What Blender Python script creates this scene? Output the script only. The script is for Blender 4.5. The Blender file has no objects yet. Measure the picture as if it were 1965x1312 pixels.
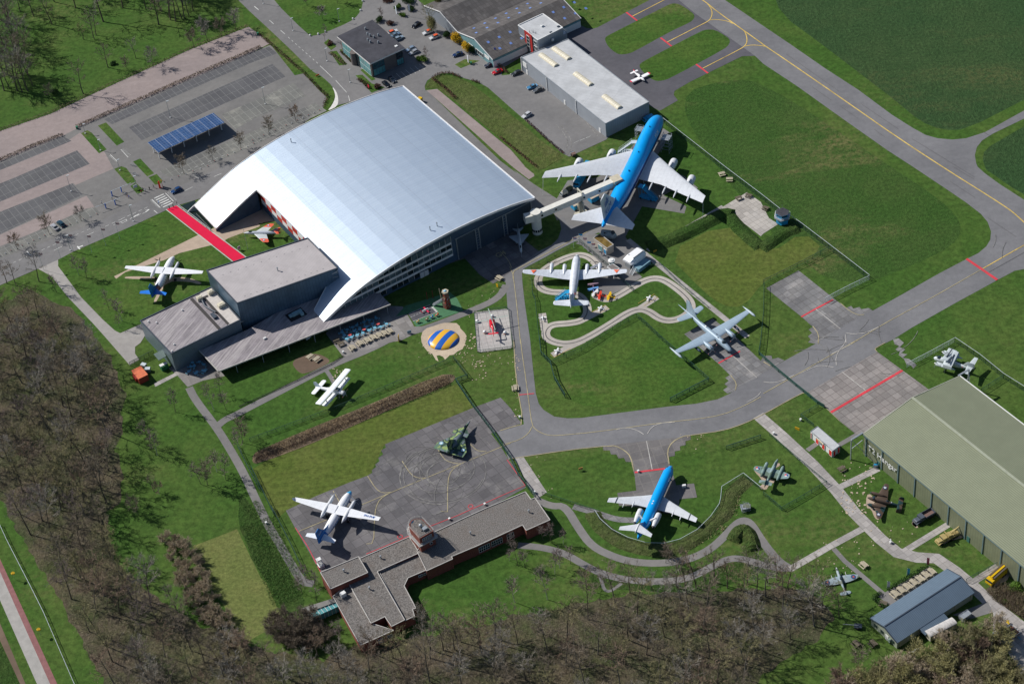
import bpy,math,random
from mathutils import Vector,Matrix
R_=math.radians
C=bpy.context.scene.collection
# ------------------------------------------------------------------ camera, world, sun
F0,TH,RO,HC,YC=3780.66877,0.82538455,-0.12382901,444.430754,481.474086
_c,_s,_cr,_sr=math.cos(TH),math.sin(TH),math.cos(RO),math.sin(RO)
FW=Vector((0,_s,-_c));_up=Vector((0,_c,_s));_rt=Vector((1,0,0))
RT=_cr*_rt+_sr*_up;UP=-_sr*_rt+_cr*_up
cam=bpy.data.cameras.new('camera');camo=bpy.data.objects.new('camera',cam);C.objects.link(camo)
cam.sensor_width=36;cam.lens=F0/1965*36;cam.clip_start=5;cam.clip_end=9000
m=Matrix((RT,UP,-FW)).transposed().to_4x4();m.translation=(0,-YC,HC);camo.matrix_world=m
bpy.context.scene.camera=camo
SAZ,SEL=R_(150),R_(40)
w=bpy.data.worlds.new('World');bpy.context.scene.world=w;w.use_nodes=True
wn=w.node_tree;bg=wn.nodes['Background'];sky=wn.nodes.new('ShaderNodeTexSky')
sky.sky_type='NISHITA';sky.sun_disc=False;sky.ozone_density=4.0;sky.sun_elevation=SEL;sky.sun_rotation=R_(90)-SAZ
wn.links.new(sky.outputs[0],bg.inputs[0]);bg.inputs[1].default_value=0.072
sl=bpy.data.lights.new('sun','SUN');sl.energy=5.0;sl.angle=R_(0.5);sl.color=(1,.965,.92)
so=bpy.data.objects.new('sun',sl);C.objects.link(so)
so.rotation_euler=Vector((-math.cos(SAZ)*math.cos(SEL),-math.sin(SAZ)*math.cos(SEL),-math.sin(SEL))).to_track_quat('-Z','Y').to_euler()
so.location=(-200,100,300)
vs=bpy.context.scene.view_settings;vs.view_transform='Standard';vs.look='None';vs.gamma=1;vs.exposure=0.1
bpy.context.scene.cycles.max_bounces=5
# ------------------------------------------------------------------ survey: photo pixel -> point on the horizontal plane z
def G(px,py,z=0.0):
    d=F0*FW+RT*(px-982.5)-UP*(py-656.0)
    t=(z-HC)/d.z
    return(d.x*t,d.y*t-YC)
def Z(x0,y0,s):
    return lambda*a:[(x0+a[i]/s,y0+a[i+1]/s)for i in range(0,len(a),2)]
A1,A2,A3,A4=(Z(x,0,3.858)for x in(0,480,960,1465))
B1,B2,B3,B4=(Z(x,320,3.858)for x in(0,480,960,1465))
C1,C2,C3,C4=(Z(x,650,3.858)for x in(0,480,960,1465))
D1,D2,D3,D4=(Z(x,972,3.858)for x in(0,480,960,1465))
c1=Z(260,440,4.685);c2=Z(480,480,5.468);c3=Z(600,960,4.373);c4=Z(820,920,6.56);c5=Z(840,0,6.56);c6=Z(1020,200,5.047)
d1=Z(1430,860,5.955);d2=Z(1740,640,8.733);d3=Z(1280,560,9.372);d4=Z(820,790,13.12);d5=Z(1560,1060,4.9125);d6=Z(1080,470,9.37)
d7=Z(780,530,7.718);d8=Z(230,620,9.357);e1=Z(120,300,6.56);e2=Z(600,0,6.55);e3=Z(1000,400,13.12);e4=Z(1150,870,6.905)
e5=Z(440,400,10.93);e6=Z(585,690,11.93);e7=Z(1840,1060,5.208)
def W_(pts,z=0.0):return[G(x,y,z)for x,y in pts]
GA=R_(29.3)
UX,UY=math.cos(GA),math.sin(GA)
def uv(x,y):return(x*UX+y*UY,x*UY-y*UX)
def xy(u,v):return(u*UX+v*UY,u*UY-v*UX)
def smooth(pts,n=2,closed=True):
    for _ in range(n):
        o=[];L=len(pts)
        if not closed:o.append(pts[0])
        for i in range(L if closed else L-1):
            a,b=pts[i],pts[(i+1)%L]
            o+=[(a[0]*.75+b[0]*.25,a[1]*.75+b[1]*.25),(a[0]*.25+b[0]*.75,a[1]*.25+b[1]*.75)]
        if not closed:o.append(pts[-1])
        pts=o
    return pts
# ------------------------------------------------------------------ materials
class NT:
    def __init__(s,name):
        s.m=bpy.data.materials.new(name);s.m.use_nodes=True;s.t=s.m.node_tree
        s.b=s.t.nodes['Principled BSDF']
    def node(s,ty,ins=None,**kw):
        n=s.t.nodes.new('ShaderNode'+ty)
        for k,v in kw.items():setattr(n,k,v)
        for k,v in(ins or{}).items():s.put(n.inputs[k],v)
        return n
    def put(s,sock,v):
        if isinstance(v,bpy.types.NodeSocket):s.t.links.new(v,sock)
        else:sock.default_value=(v[:3]if sock.type=='VECTOR' and hasattr(v,'__len__')else v)
    def ma(s,op,a,b=0.0,c=None):
        n=s.node('Math',operation=op);s.put(n.inputs[0],a);s.put(n.inputs[1],b)
        if c is not None:s.put(n.inputs[2],c)
        return n.outputs[0]
    def mix(s,f,a,b):
        n=s.node('MixRGB');s.put(n.inputs[0],f);s.put(n.inputs[1],a);s.put(n.inputs[2],b);return n.outputs[0]
    def noise(s,vec,sc,det=4,ro=.55):
        n=s.node('TexNoise',{'Scale':sc,'Detail':det,'Roughness':ro});s.t.links.new(vec,n.inputs['Vector']);return n.outputs['Fac']
    def ramp(s,f,a,b,sm=True):
        n=s.node('MapRange',interpolation_type='SMOOTHSTEP' if sm else 'LINEAR');s.put(n.inputs[0],f)
        n.inputs[1].default_value=a;n.inputs[2].default_value=b;return n.outputs[0]
    def pos(s,world=True):
        return s.node('NewGeometry').outputs['Position']if world else s.node('TexCoord').outputs['Object']
    def rot(s,vec,ang,sc=(1,1,1)):
        n=s.node('Mapping');s.t.links.new(vec,n.inputs[0]);n.inputs['Rotation'].default_value=(0,0,ang);n.inputs['Scale'].default_value=sc;return n.outputs[0]
    def sep(s,vec):
        n=s.node('SeparateXYZ');s.t.links.new(vec,n.inputs[0]);return n.outputs
    def bump(s,h,st=.5,dist=.1):
        n=s.node('Bump',{'Strength':st,'Distance':dist});s.put(n.inputs['Height'],h);s.t.links.new(n.outputs[0],s.b.inputs['Normal'])
    def fin(s,col,rough=.8,metal=0,spec=.3):
        s.put(s.b.inputs['Base Color'],col);s.put(s.b.inputs['Roughness'],rough);s.put(s.b.inputs['Metallic'],metal);s.b.inputs['Specular IOR Level'].default_value=spec
        return s.m
def c4_(c,k=1.0):return(c[0]*k,c[1]*k,c[2]*k,1)
MC={}
def paint(name,col,rough=.5,metal=0,var=.12,sc=.8,spec=.35,dirt=0.0):
    """painted or plain surface with a little tonal wear; mapped in the object's own space"""
    if name in MC:return MC[name]
    n=NT(name);v=n.pos(False)
    a=n.noise(v,sc,5);b=n.noise(v,sc*9,3)
    f=n.ma('ADD',n.ma('MULTIPLY',a,.65),n.ma('MULTIPLY',b,.35))
    f=n.ramp(f,.32,.68)
    col_=n.mix(f,c4_(col,1-var),c4_(col,1+var*.6))
    if dirt:
        st=n.ramp(n.noise(n.rot(v,0,(1,.25,1)),sc*2.5,6,.7),.5,.72)
        col_=n.mix(n.ma('MULTIPLY',st,dirt),col_,(.09,.085,.07,1))
    MC[name]=n.fin(col_,rough,metal,spec);return MC[name]
def grass(name,ca,cb,cc,big=.02,small=.5,bmp=.3,rows=None,dist=.15,dry=.35):
    n=NT(name);v=n.pos()
    big_=n.ramp(n.noise(v,big,6,.62),.36,.64);mid=n.ramp(n.noise(v,.14,6,.7),.3,.7);sm=n.ramp(n.noise(v,small,5,.75),.25,.75)
    c=n.mix(big_,c4_(ca),c4_(cb));c=n.mix(n.ma('MULTIPLY',mid,.55),c,c4_(cc))
    if dry:c=n.mix(n.ma('MULTIPLY',n.ma('MULTIPLY',n.ramp(n.noise(n.rot(v,R_(61),(.45,1,1)),.028,6,.65),.50,.66),n.ramp(n.noise(v,.5,4,.7),.35,.6)),dry),c,(.15,.14,.055,1))
    k=n.ma('ADD',n.ma('MULTIPLY',sm,.75),.62)
    fine=n.noise(v,2.6,3,.8);k=n.ma('MULTIPLY',k,n.ma('ADD',n.ma('MULTIPLY',fine,.9),.55))
    if rows is not None:
        q=n.rot(v,-rows[0]);x=n.sep(q)[1]
        wv=n.noise(n.rot(v,-rows[0],(.03,1,1)),rows[1],3,.6)
        k=n.ma('MULTIPLY',k,n.ma('ADD',n.ma('MULTIPLY',wv,rows[2]),1-rows[2]*.5))
    mu=n.node('VectorMath',operation='SCALE');n.put(mu.inputs[0],c);n.put(mu.inputs[3],k)
    n.bump(n.ma('ADD',sm,fine),bmp,dist)
    return n.fin(mu.outputs[0],.95,0,.12)
def asphalt(name,ca,cb,stain=.35,joints=0.0):
    n=NT(name);v=n.pos()
    a=n.ramp(n.noise(v,.035,6,.6),.35,.65);b=n.noise(v,.5,5,.7)
    st=n.ramp(n.noise(n.rot(v,R_(-20),(.25,1,1)),.3,6,.7),.45,.75)
    c=n.mix(a,c4_(ca),c4_(cb));c=n.mix(n.ma('MULTIPLY',st,stain),c,c4_(cb,1.35))
    fine=n.noise(v,5,2,.8)
    k=n.ma('ADD',n.ma('MULTIPLY',b,.5),n.ma('ADD',n.ma('MULTIPLY',fine,.3),.6))
    mu=n.node('VectorMath',operation='SCALE');n.put(mu.inputs[0],c);n.put(mu.inputs[3],k)
    return n.fin(mu.outputs[0],.9,0,.2)
def grid(n,v,ang,s,w,s2=None):
    q=n.sep(n.rot(v,-ang));s2=s2 or s
    x=n.ma('DIVIDE',q[0],s);y=n.ma('DIVIDE',q[1],s2)
    fx=n.ma('PINGPONG',x,.5);fy=n.ma('PINGPONG',y,.5)
    ln=n.ma('MAXIMUM',n.ma('LESS_THAN',fx,w/s),n.ma('LESS_THAN',fy,w/s2))
    cb=n.node('CombineXYZ');n.put(cb.inputs[0],n.ma('ROUND',x));n.put(cb.inputs[1],n.ma('ROUND',y))
    wn_=n.node('TexWhiteNoise');n.t.links.new(cb.outputs[0],wn_.inputs['Vector'])
    n.put(cb.inputs[0],n.ma('FLOOR',x));n.put(cb.inputs[1],n.ma('FLOOR',y))
    return ln,wn_.outputs['Value'],x,y
def slabs(name,ca,cb,cl,s=2.0,w=.05,ang=GA,var=.25,s2=None,stain=.3,light=(.4,.38,.36)):
    n=NT(name);v=n.pos();ln,rnd,x,y=grid(n,v,ang,s,w,s2)
    a=n.ramp(n.noise(v,.06,5,.6),.35,.65);b=n.noise(v,1.1,5,.7)
    c=n.mix(a,c4_(ca),c4_(cb))
    st=n.ramp(n.noise(v,.13,8,.72),.5,.68);c=n.mix(n.ma('MULTIPLY',st,stain),c,c4_(light))
    k=n.ma('ADD',n.ma('MULTIPLY',rnd,var),n.ma('ADD',n.ma('MULTIPLY',b,.5),.75-var*.5))
    mu=n.node('VectorMath',operation='SCALE');n.put(mu.inputs[0],c);n.put(mu.inputs[3],k)
    c=n.mix(n.ma('MULTIPLY',ln,.8),mu.outputs[0],c4_(cl))
    return n.fin(c,.88,0,.25)
def stripes(name,ca,cb,ang,s,w,rough=.5,metal=0,world=False,var=.1,axis=0,bmp=0.0,dirt=0.0,spec=.4,cross=0.0,sc=.25):
    """profiled sheet / boards: lines along one direction plus soft wear"""
    n=NT(name);v=n.pos(world);q=n.sep(n.rot(v,-ang)if ang else v)
    x=n.ma('DIVIDE',q[axis],s);f=n.ma('PINGPONG',x,.5);ln=n.ma('LESS_THAN',f,w/s)
    if cross:
        f2=n.ma('PINGPONG',n.ma('DIVIDE',q[1-axis],cross),.5);ln=n.ma('MAXIMUM',ln,n.ma('LESS_THAN',f2,w*1.2/cross))
    a=n.ramp(n.noise(v,sc,5,.6),.3,.7)
    c=n.mix(a,c4_(ca,1-var),c4_(ca,1+var));
    if dirt:
        sca=[.06,.06,.06];sca[axis]=1.3
        st=n.ramp(n.noise(n.rot(n.rot(v,-ang),0,tuple(sca)),1.2,7,.7),.42,.62);c=n.mix(n.ma('MULTIPLY',st,dirt),c,(.42,.39,.38,1))
    c=n.mix(ln,c,c4_(cb))
    if bmp:n.bump(f,bmp,.08)
    return n.fin(c,rough,metal,spec)
# ------------------------------------------------------------------ mesh builder
class MB:
    def __init__(s):s.v=[];s.f=[];s.mi=[];s.seg=[]
    def add(s,vs,fs,mi=0):
        o=len(s.v);s.seg.append((o,len(s.f)));s.v+=[tuple(p)for p in vs]
        for f in fs:s.f.append(tuple(i+o for i in f));s.mi.append(mi)
        return s
    def box(s,x,y,z,sx,sy,sz,rz=0,mi=0,M=None):
        """centre x,y ; bottom z"""
        c_,s_=math.cos(rz),math.sin(rz);vs=[]
        for dz in(0,sz):
            for dx,dy in((-1,-1),(1,-1),(1,1),(-1,1)):
                a,b=dx*sx/2,dy*sy/2;vs.append((x+a*c_-b*s_,y+a*s_+b*c_,z+dz))
        if M:vs=[tuple(M@Vector(p))for p in vs]
        return s.add(vs,[(3,2,1,0),(4,5,6,7),(0,1,5,4),(1,2,6,5),(2,3,7,6),(3,0,4,7)],mi)
    def prism(s,pts,z0,z1,mi=0,mtop=None,ztop=None):
        ar=sum(pts[i][0]*pts[(i+1)%len(pts)][1]-pts[(i+1)%len(pts)][0]*pts[i][1]for i in range(len(pts)))
        if ar<0:pts=pts[::-1]
        n=len(pts);zt=[z1]*n if ztop is None else ztop
        s.add([(x,y,z0)for x,y in pts]+[(p[0],p[1],zt[i])for i,p in enumerate(pts)],[(i,(i+1)%n,n+(i+1)%n,n+i)for i in range(n)],mi)
        s.add([(p[0],p[1],zt[i])for i,p in enumerate(pts)],[tuple(range(n))],mi if mtop is None else mtop)
        return s.add([(x,y,z0)for x,y in pts],[tuple(range(n))[::-1]],mi)
    def face(s,pts,mi=0):return s.add(pts,[tuple(range(len(pts)))],mi)
    def beam(s,a,b,w,h,mi=0):
        a,b=Vector(a),Vector(b);d=(b-a).normalized();sd=d.cross(Vector((0,0,1)))
        if sd.length<1e-3:sd=Vector((1,0,0))
        sd.normalize();u=sd.cross(d).normalized();vs=[]
        for p in(a,b):
            for i,j in((-1,-1),(1,-1),(1,1),(-1,1)):vs.append(p+sd*i*w/2+u*j*h/2)
        return s.add(vs,[(0,1,2,3),(7,6,5,4),(4,5,1,0),(5,6,2,1),(6,7,3,2),(7,4,0,3)],mi)
    def tube(s,a,b,r0,r1=None,n=8,mi=0,cap=True):
        r1=r0 if r1 is None else r1;a,b=Vector(a),Vector(b);d=(b-a).normalized()
        x=d.orthogonal().normalized();y=d.cross(x);vs=[]
        for p,r in((a,r0),(b,r1)):
            for i in range(n):t=2*math.pi*i/n;vs.append(p+(x*math.cos(t)+y*math.sin(t))*r)
        fs=[(i,(i+1)%n,n+(i+1)%n,n+i)for i in range(n)]
        if cap:fs+=[tuple(range(n))[::-1],tuple(range(n,2*n))]
        return s.add(vs,fs,mi)
    def path(s,pts,r,n=6,mi=0):
        for a,b in zip(pts,pts[1:]):s.tube(a,b,r,r,n,mi)
        return s
    def loft(s,rings,mi=0,cap=True,fn=None):
        n=len(rings[0]);o=len(s.v);s.seg.append((o,len(s.f)))
        for r in rings:s.v+=[tuple(p)for p in r]
        for k in range(len(rings)-1):
            for i in range(n):
                f=(o+k*n+i,o+k*n+(i+1)%n,o+(k+1)*n+(i+1)%n,o+(k+1)*n+i);s.f.append(f)
                if fn:
                    cx=[sum(s.v[j][q]for j in f)/4 for q in range(3)];s.mi.append(fn(*cx))
                else:s.mi.append(mi)
        if cap:
            s.f.append(tuple(range(o,o+n))[::-1]);s.mi.append(mi if not fn else fn(*rings[0][0]));e=o+(len(rings)-1)*n
            s.f.append(tuple(range(e,e+n)));s.mi.append(mi if not fn else fn(*rings[-1][0]))
        return s
    def dome(s,x,y,z,rx,ry,rz,n=16,k=5,mi=0,fn=None):
        rings=[[(x+rx*math.cos(a)*math.cos(2*math.pi*i/n),y+ry*math.cos(a)*math.sin(2*math.pi*i/n),z+rz*math.sin(a))for i in range(n)]for a in[math.pi/2*j/k*.999 for j in range(k+1)]]
        return s.loft(rings,mi,True,fn)
    def ball(s,x,y,z,r,n=10,k=6,mi=0,sz=1):
        rings=[[(x+r*math.cos(a)*math.cos(2*math.pi*i/n),y+r*math.cos(a)*math.sin(2*math.pi*i/n),z+r*sz*math.sin(a))for i in range(n)]for a in[-math.pi/2*.98+math.pi*.98*j/k for j in range(k+1)]]
        return s.loft(rings,mi)
    def mesh(s,name,mats,smooth=False):
        me=bpy.data.meshes.new(name);me.from_pydata(s.v,[],s.f)
        for mt in(mats if isinstance(mats,(list,tuple))else[mats]):me.materials.append(mt)
        me.polygons.foreach_set('material_index',s.mi)
        if smooth:me.polygons.foreach_set('use_smooth',[True]*len(s.f))
        me.update();return me
    def build(s,name,mats,parent=None,smooth=False,sharp=None):
        me=s.mesh(name,mats,smooth)
        if smooth and sharp:me.set_sharp_from_angle(angle=R_(sharp))
        o=bpy.data.objects.new(name,me);C.objects.link(o)
        if parent is not None:o.parent=parent
        return o
    def each(s,name,mats,parent=None,per=1,smooth=False):
        """every run of `per` shapes becomes one object of its own"""
        out=[]
        for i in range(0,len(s.seg),per):
            v0,f0=s.seg[i];v1,f1=s.seg[i+per]if i+per<len(s.seg)else(len(s.v),len(s.f))
            m=MB();m.v=s.v[v0:v1];m.f=[tuple(k-v0 for k in f)for f in s.f[f0:f1]];m.mi=s.mi[f0:f1]
            out.append(m.build(name,mats,parent,smooth))
        return out
def tag(o,label,cat,group=None,kind=None):
    if label:o['label']=label
    if cat:o['category']=cat
    if group:o['group']=group
    if kind:o['kind']=kind
    return o
def thing(name,label,cat,loc=(0,0,0),rz=0,group=None):
    o=bpy.data.objects.new(name,None);C.objects.link(o);o.empty_display_size=.5
    o.location=loc;o.rotation_euler=(0,0,rz);return tag(o,label,cat,group)
def dup(root,loc,rz,label=None,group=None,sc=1.0):
    def cp(o,par):
        c_=o.copy();C.objects.link(c_);c_.parent=par
        for ch in KIDS.get(o.name)or[k for k in o.children]:cp(ch,c_)
        return c_
    r=cp(root,None);r.location=loc;r.rotation_euler=(0,0,rz);r.scale=(sc,)*3
    if label:r['label']=label
    if group:r['group']=group
    return r
KIDS={}
ZK=.4
def jag(pts,amp,step,seed=1):
    rng=random.Random(seed);o=[];L=len(pts)
    for i in range(L):
        a,b=pts[i],pts[(i+1)%L];d=math.hypot(b[0]-a[0],b[1]-a[1]);n=max(1,int(d/step))
        for k in range(n):t=k/n;q=amp*(1 if k%3 else 1.9);o.append((a[0]+(b[0]-a[0])*t+rng.uniform(-q,q),a[1]+(b[1]-a[1])*t+rng.uniform(-q,q)))
    return o
def sheet(name,pts,z,mat,px=True,sm=0):
    if sm:pts=smooth(pts,sm)
    P=W_(pts)if px else pts;z*=ZK
    o=MB().face([(x,y,z)for x,y in P]).build(name,mat);tag(o,None,None,kind='structure')
    if o.data.polygons[0].normal.z<0:o.data.flip_normals()
    return o
def ribbon(pts,w,z,closed=False):
    L=len(pts);l,r=[],[]
    for i,p in enumerate(pts):
        a=pts[(i-1)%L]if(i or closed)else p;b=pts[(i+1)%L]if(i<L-1 or closed)else p
        dx,dy=b[0]-a[0],b[1]-a[1];q=math.hypot(dx,dy)or 1;nx,ny=-dy/q*w/2,dx/q*w/2
        l.append((p[0]+nx,p[1]+ny,z));r.append((p[0]-nx,p[1]-ny,z))
    return l,r
def band(mb,pts,w,z,px=True,sm=0,closed=False,mi=0):
    P=W_(pts)if px else pts
    if sm:P=smooth(P,sm,closed)
    l,r=ribbon(P,w,z*ZK,closed);n=len(P)
    mb.add(l+r,[(n+i,n+(i+1)%n,(i+1)%n,i)for i in range(n if closed else n-1)],mi);return mb
def bandsheet(name,lines,w,z,mat,sm=2):
    mb=MB()
    for k,L in enumerate(lines):
        ww=w
        if isinstance(L,tuple)and isinstance(L[0],(int,float)):ww,L=L
        band(mb,L,ww,z+k*.0015,sm=sm)
    return tag(mb.build(name,mat),None,None,kind='structure')
# ------------------------------------------------------------------ ground materials
M_gr=grass('grass',(.044,.100,.016),(.072,.115,.024),(.033,.079,.013),.018,.55)
M_rough=grass('rough_field',(.036,.084,.028),(.052,.094,.032),(.030,.072,.023),.012,.8,.9,rows=(R_(-64),1.2,.25),dist=.4)
M_mown=grass('mown_olive',(.085,.115,.022),(.105,.122,.030),(.060,.098,.016),.03,.6,rows=(GA,1.9,.6),dry=.3)
M_dry=grass('dry_meadow',(.17,.16,.055),(.13,.15,.045),(.09,.12,.03),.03,.9)
M_weed=grass('weeds',(.050,.115,.020),(.085,.14,.035),(.040,.085,.018),.08,.7,1.2,dist=.6)
M_lawn=grass('lawn',(.042,.100,.015),(.070,.118,.022),(.033,.080,.012),.04,.7,rows=(R_(29),.9,.3),dry=.6)
M_litter=grass('leaf_litter',(.115,.092,.062),(.055,.078,.026),(.165,.135,.095),.09,.9,1.0,dist=.4)
M_bank=grass('bank',(.085,.135,.032),(.075,.12,.028),(.17,.16,.08),.05,.9,1.2,dist=.5)
M_tarm=asphalt('taxiway_asphalt',(.182,.180,.184),(.142,.141,.146),.4)
M_dark=asphalt('stand_asphalt',(.112,.108,.120),(.082,.080,.090),.25)
M_road=asphalt('road_asphalt',(.188,.182,.178),(.148,.145,.143),.35)
M_path=asphalt('path_asphalt',(.20,.19,.18),(.155,.148,.145),.3)
M_park=asphalt('parking',(.182,.175,.165),(.144,.140,.135),.4)
M_stall=slabs('parking_stalls',(.105,.105,.108),(.085,.085,.09),(.22,.22,.21),2.5,.06,GA,.12,5.0,.25,(.17,.17,.16))
M_stall2=slabs('parking_stalls_worn',(.16,.16,.145),(.12,.12,.115),(.30,.30,.27),2.5,.06,GA,.15,5.0,.6,(.30,.29,.25))
M_apron=slabs('apron_concrete',(.138,.130,.132),(.100,.096,.100),(.068,.064,.065),3.2,.07,R_(27.5),.35,None,.5,(.24,.23,.215))
M_slab=slabs('slab_path',(.36,.335,.31),(.30,.28,.265),(.16,.15,.135),2.0,.045,R_(29.3),.3,None,.2,(.45,.43,.40))
M_pad=slabs('pad_concrete',(.25,.225,.21),(.205,.19,.18),(.075,.058,.055),2.45,.06,R_(29.6),.35,None,.35,(.36,.32,.29))
M_pad2=slabs('pad_grey',(.21,.205,.20),(.14,.138,.14),(.085,.078,.07),2.45,.06,R_(29.6),.3,None,.5,(.33,.31,.29))
M_heli=slabs('heli_slabs',(.42,.40,.375),(.37,.35,.33),(.16,.15,.14),2.0,.05,R_(6),.15)
M_terr=slabs('terrace_slabs',(.23,.215,.20),(.18,.17,.165),(.14,.13,.12),3.2,.05,R_(23),.3)
M_pink=asphalt('pink_gravel',(.275,.225,.21),(.24,.20,.19),.5)
M_sand=asphalt('sandy_gravel',(.42,.33,.25),(.36,.28,.215),.4)
M_sand2=asphalt('play_sand',(.50,.41,.30),(.42,.34,.25),.4)
M_track=asphalt('kart_concrete',(.42,.385,.34),(.34,.31,.275),.5)
M_mulch=asphalt('mulch',(.17,.12,.085),(.12,.085,.06),.6)
M_gran=paint('rubber_green',(.055,.16,.075),.8,var=.2)
M_yel=paint('yellow_line',(.60,.42,.10),.7,var=.35,sc=.15,dirt=.35)
M_wht=paint('white_line',(.62,.62,.58),.7,var=.2,sc=.2,dirt=.3)
M_redl=paint('red_line',(.58,.045,.06),.7,var=.2,sc=.2,dirt=.3)
M_fyel=paint('faded_yellow',(.36,.31,.18),.8,var=.3,sc=.3,dirt=.5)
M_fwht=paint('faded_white',(.42,.40,.37),.8,var=.3,sc=.3,dirt=.4)
M_seam=paint('crack_seal',(.09,.085,.085),.8)
M_scuff=paint('tyre_scuffs',(.205,.198,.185),.9,var=.55,sc=.6)
M_carpet=paint('red_carpet_cloth',(.62,.018,.06),.95,var=.06,sc=.4,spec=.05)
M_water=NT('pond_water').fin((.012,.022,.018,1),.06,0,.5)
# ------------------------------------------------------------------ ground sheets
g=MB().face([(-3000,-3000,0),(3000,-3000,0),(3000,3000,0),(-3000,3000,0)]).build('ground',M_gr);tag(g,None,None,kind='structure')
Zg=.012
sheet('rough_field',A4(60,-90,130,110,420,320,720,550,970,740,1160,900,1330,965,1500,960,1929,740,2400,500,2400,-500),Zg,M_rough,sm=1)
sheet('rough_field',A4(1660,1290,1610,1150,1700,1060,2400,690,2400,1700),Zg,M_rough,sm=1)
sheet('field',[(1290,185),(1400,150),(1470,160),(1680,300),(1830,400),(1850,450),(1800,490),(1620,560),(1500,470),(1380,330)],Zg+.004,grass('field_grass',(.038,.088,.016),(.054,.096,.022),(.032,.076,.014),.03,.8,.6,rows=(R_(-62),.8,.25),dist=.3,dry=.9),sm=2)
sheet('mown_field',B3(1230,640,1640,420,1929,540)+B4(60,640,290,480,460,620,100,800,0,850)+B3(1800,1040,1640,1030,1480,900),Zg+.008,M_mown,sm=1)
sheet('mown_field',C2(20,960,160,880,900,590,1530,330,1650,500,1640,520,990,790,890,1000,265,1275,200,1330),Zg+.012,M_mown)
sheet('meadow',D1(1430,290,1755,165,1929,520)+D2(120,560,240,830,100,930,-60,1020)+D1(1700,800,1530,540),Zg+.016,M_dry)
sheet('weeds',C1(1775,1150,1800,1150,1900,1290)+D2(200,330,330,560,430,740,270,820,130,560,0,380)+D1(1850,330,1760,130),Zg+.020,M_weed,sm=1)
sheet('mown_field',[(1100,700),(1235,615),(1320,650),(1360,740),(1290,775),(1080,785)],Zg+.024,M_lawn,sm=2)
sheet('forest_floor',jag([(-120,640),(60,560),(150,600),(215,690),(238,760),(225,860),(240,930),(205,1000),(225,1080),(270,1120),(330,1165),(420,1215),(520,1250),(620,1262),(700,1235),(850,1215),(1010,1180),(1150,1150),(1300,1130),(1500,1130),(1570,1145),(1600,1185),(1560,1235),(1490,1270),(1430,1340),(1450,1450),(1500,1600),(260,1700),(205,1312),(130,1180),(60,1060),(0,960),(-120,900)],5,11),Zg+.028,M_litter,sm=1)
sheet('bank_grass',D3(640,480,900,520,1200,520,1500,440,1760,340,1929,330,1929,500,1500,640,1000,620,700,600),Zg+.032,M_weed,sm=1)
sheet('mulch_bed',c2(420,1160,640,1080,760,1100,850,1160,780,1210,580,1300,500,1280),Zg+.036,M_mulch,sm=2)
sheet('thicket_floor',jag([(1660,1300),(1740,1268),(1800,1255),(1830,1235),(1870,1222),(1920,1212),(1935,1260),(1960,1330),(1960,1400),(1640,1400),(1600,1330)],4,9),Zg+.038,M_litter,sm=1)
sheet('rough_ground',D4(1600,640,1720,560,1929,620,2100,900,1929,830,1700,690),Zg+.04,M_litter,sm=1)
Za=.07
sheet('stand_apron',A3(1160,-30,1110,0,720,205,690,214,640,212,600,190,525,137,460,165,480,300,1100,780,1180,822,1315,745,1284,705,1290,675,1400,610,1790,418,1890,415,1610,220,1440,100,1325,0,1290,-30),Za,M_dark)
sheet('taxiway',A3(1290,-30,1325,5,1440,100,1610,220,1710,290,1885,415)+A4(0,475,250,640,600,890,920,1115)+B4(1105,0,1330,150,1500,265,1610,350,1660,410,1685,480,1680,540,1650,590,1590,640,1500,685,1300,790,1000,960,810,1065,740,1095,560,1200,385,1310)+C4(160,160,0,250)+C3(1900,290,1760,355,1740,380,1690,410,1610,447,1450,480,1250,500,900,545,600,585,500,588,400,575,320,525,285,480,262,400,240,200,220,0)
      +B3(180,1000,165,870,160,790,180,755,420,620,545,558,600,548,700,500,960,380,930,300,700,300,560,240,440,250,395,345,440,400,452,460,430,530,380,580,285,625,100,740,0,830,40,855,55,1060)+C3(90,0,110,200,155,500,175,632,0,680)+C2(1820,690,1870,765)+C3(60,890,170,870,500,825,800,795,900,775,1320,730,1408,716,1650,680,1800,630,1929,565)+C4(5,555,270,408,330,395,840,95,825,75,850,58,960,5)+B4(1100,1190,1400,1020,1730,840,1860,770,1929,758,2400,560,2400,300,1929,245,1750,130,1640,50,1585,0)+A4(1575,1210,1565,1150,1580,1090,1620,1040,1700,990,1929,880,2400,600,2400,540,1929,820,1640,980,1500,1025,1400,1035,1290,1025,1200,1000,1100,945,950,850,700,665,460,510,200,330,0,195)+A3(1660,0,1600,-60),Za+.004,M_tarm)
isl1=A3(775,300,778,278,810,258,1230,45,1262,30,1300,27,1345,42,1425,98,1440,120,1432,145,1405,168,1250,240,990,385,940,402,890,406,855,395,800,350)
isl2=A3(1027,490,1042,468,1080,445,1480,235,1530,220,1590,222,1680,275,1702,300,1695,330,1660,365,1260,580,1200,600,1150,602,1110,580,1050,530)
for I in(isl1,isl2):sheet('stand_lawn',I,Za+.010,M_lawn,sm=1)
sheet('hangar_apron',B2(1480,715,1590,680,1700,800,1800,865,1850,835)+B3(285,625,200,560,130,500,100,430,0,470),Za+.014,M_apron)
sheet('service_lane',A2(1130,640,1310,672,1850,1190)+A3(130,1290)+B3(95,20,250,130,440,250,500,340,420,400,380,300,200,330),Za+.018,M_road)
sheet('gravel_strip',A2(1305,670,1385,660,1929,1110)+A3(180,1230)+B3(180,0,250,55,252,70,212,95,95,5)+A3(90,1235,0,1160)+A2(1700,1020),Za+.022,M_pink)
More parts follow.
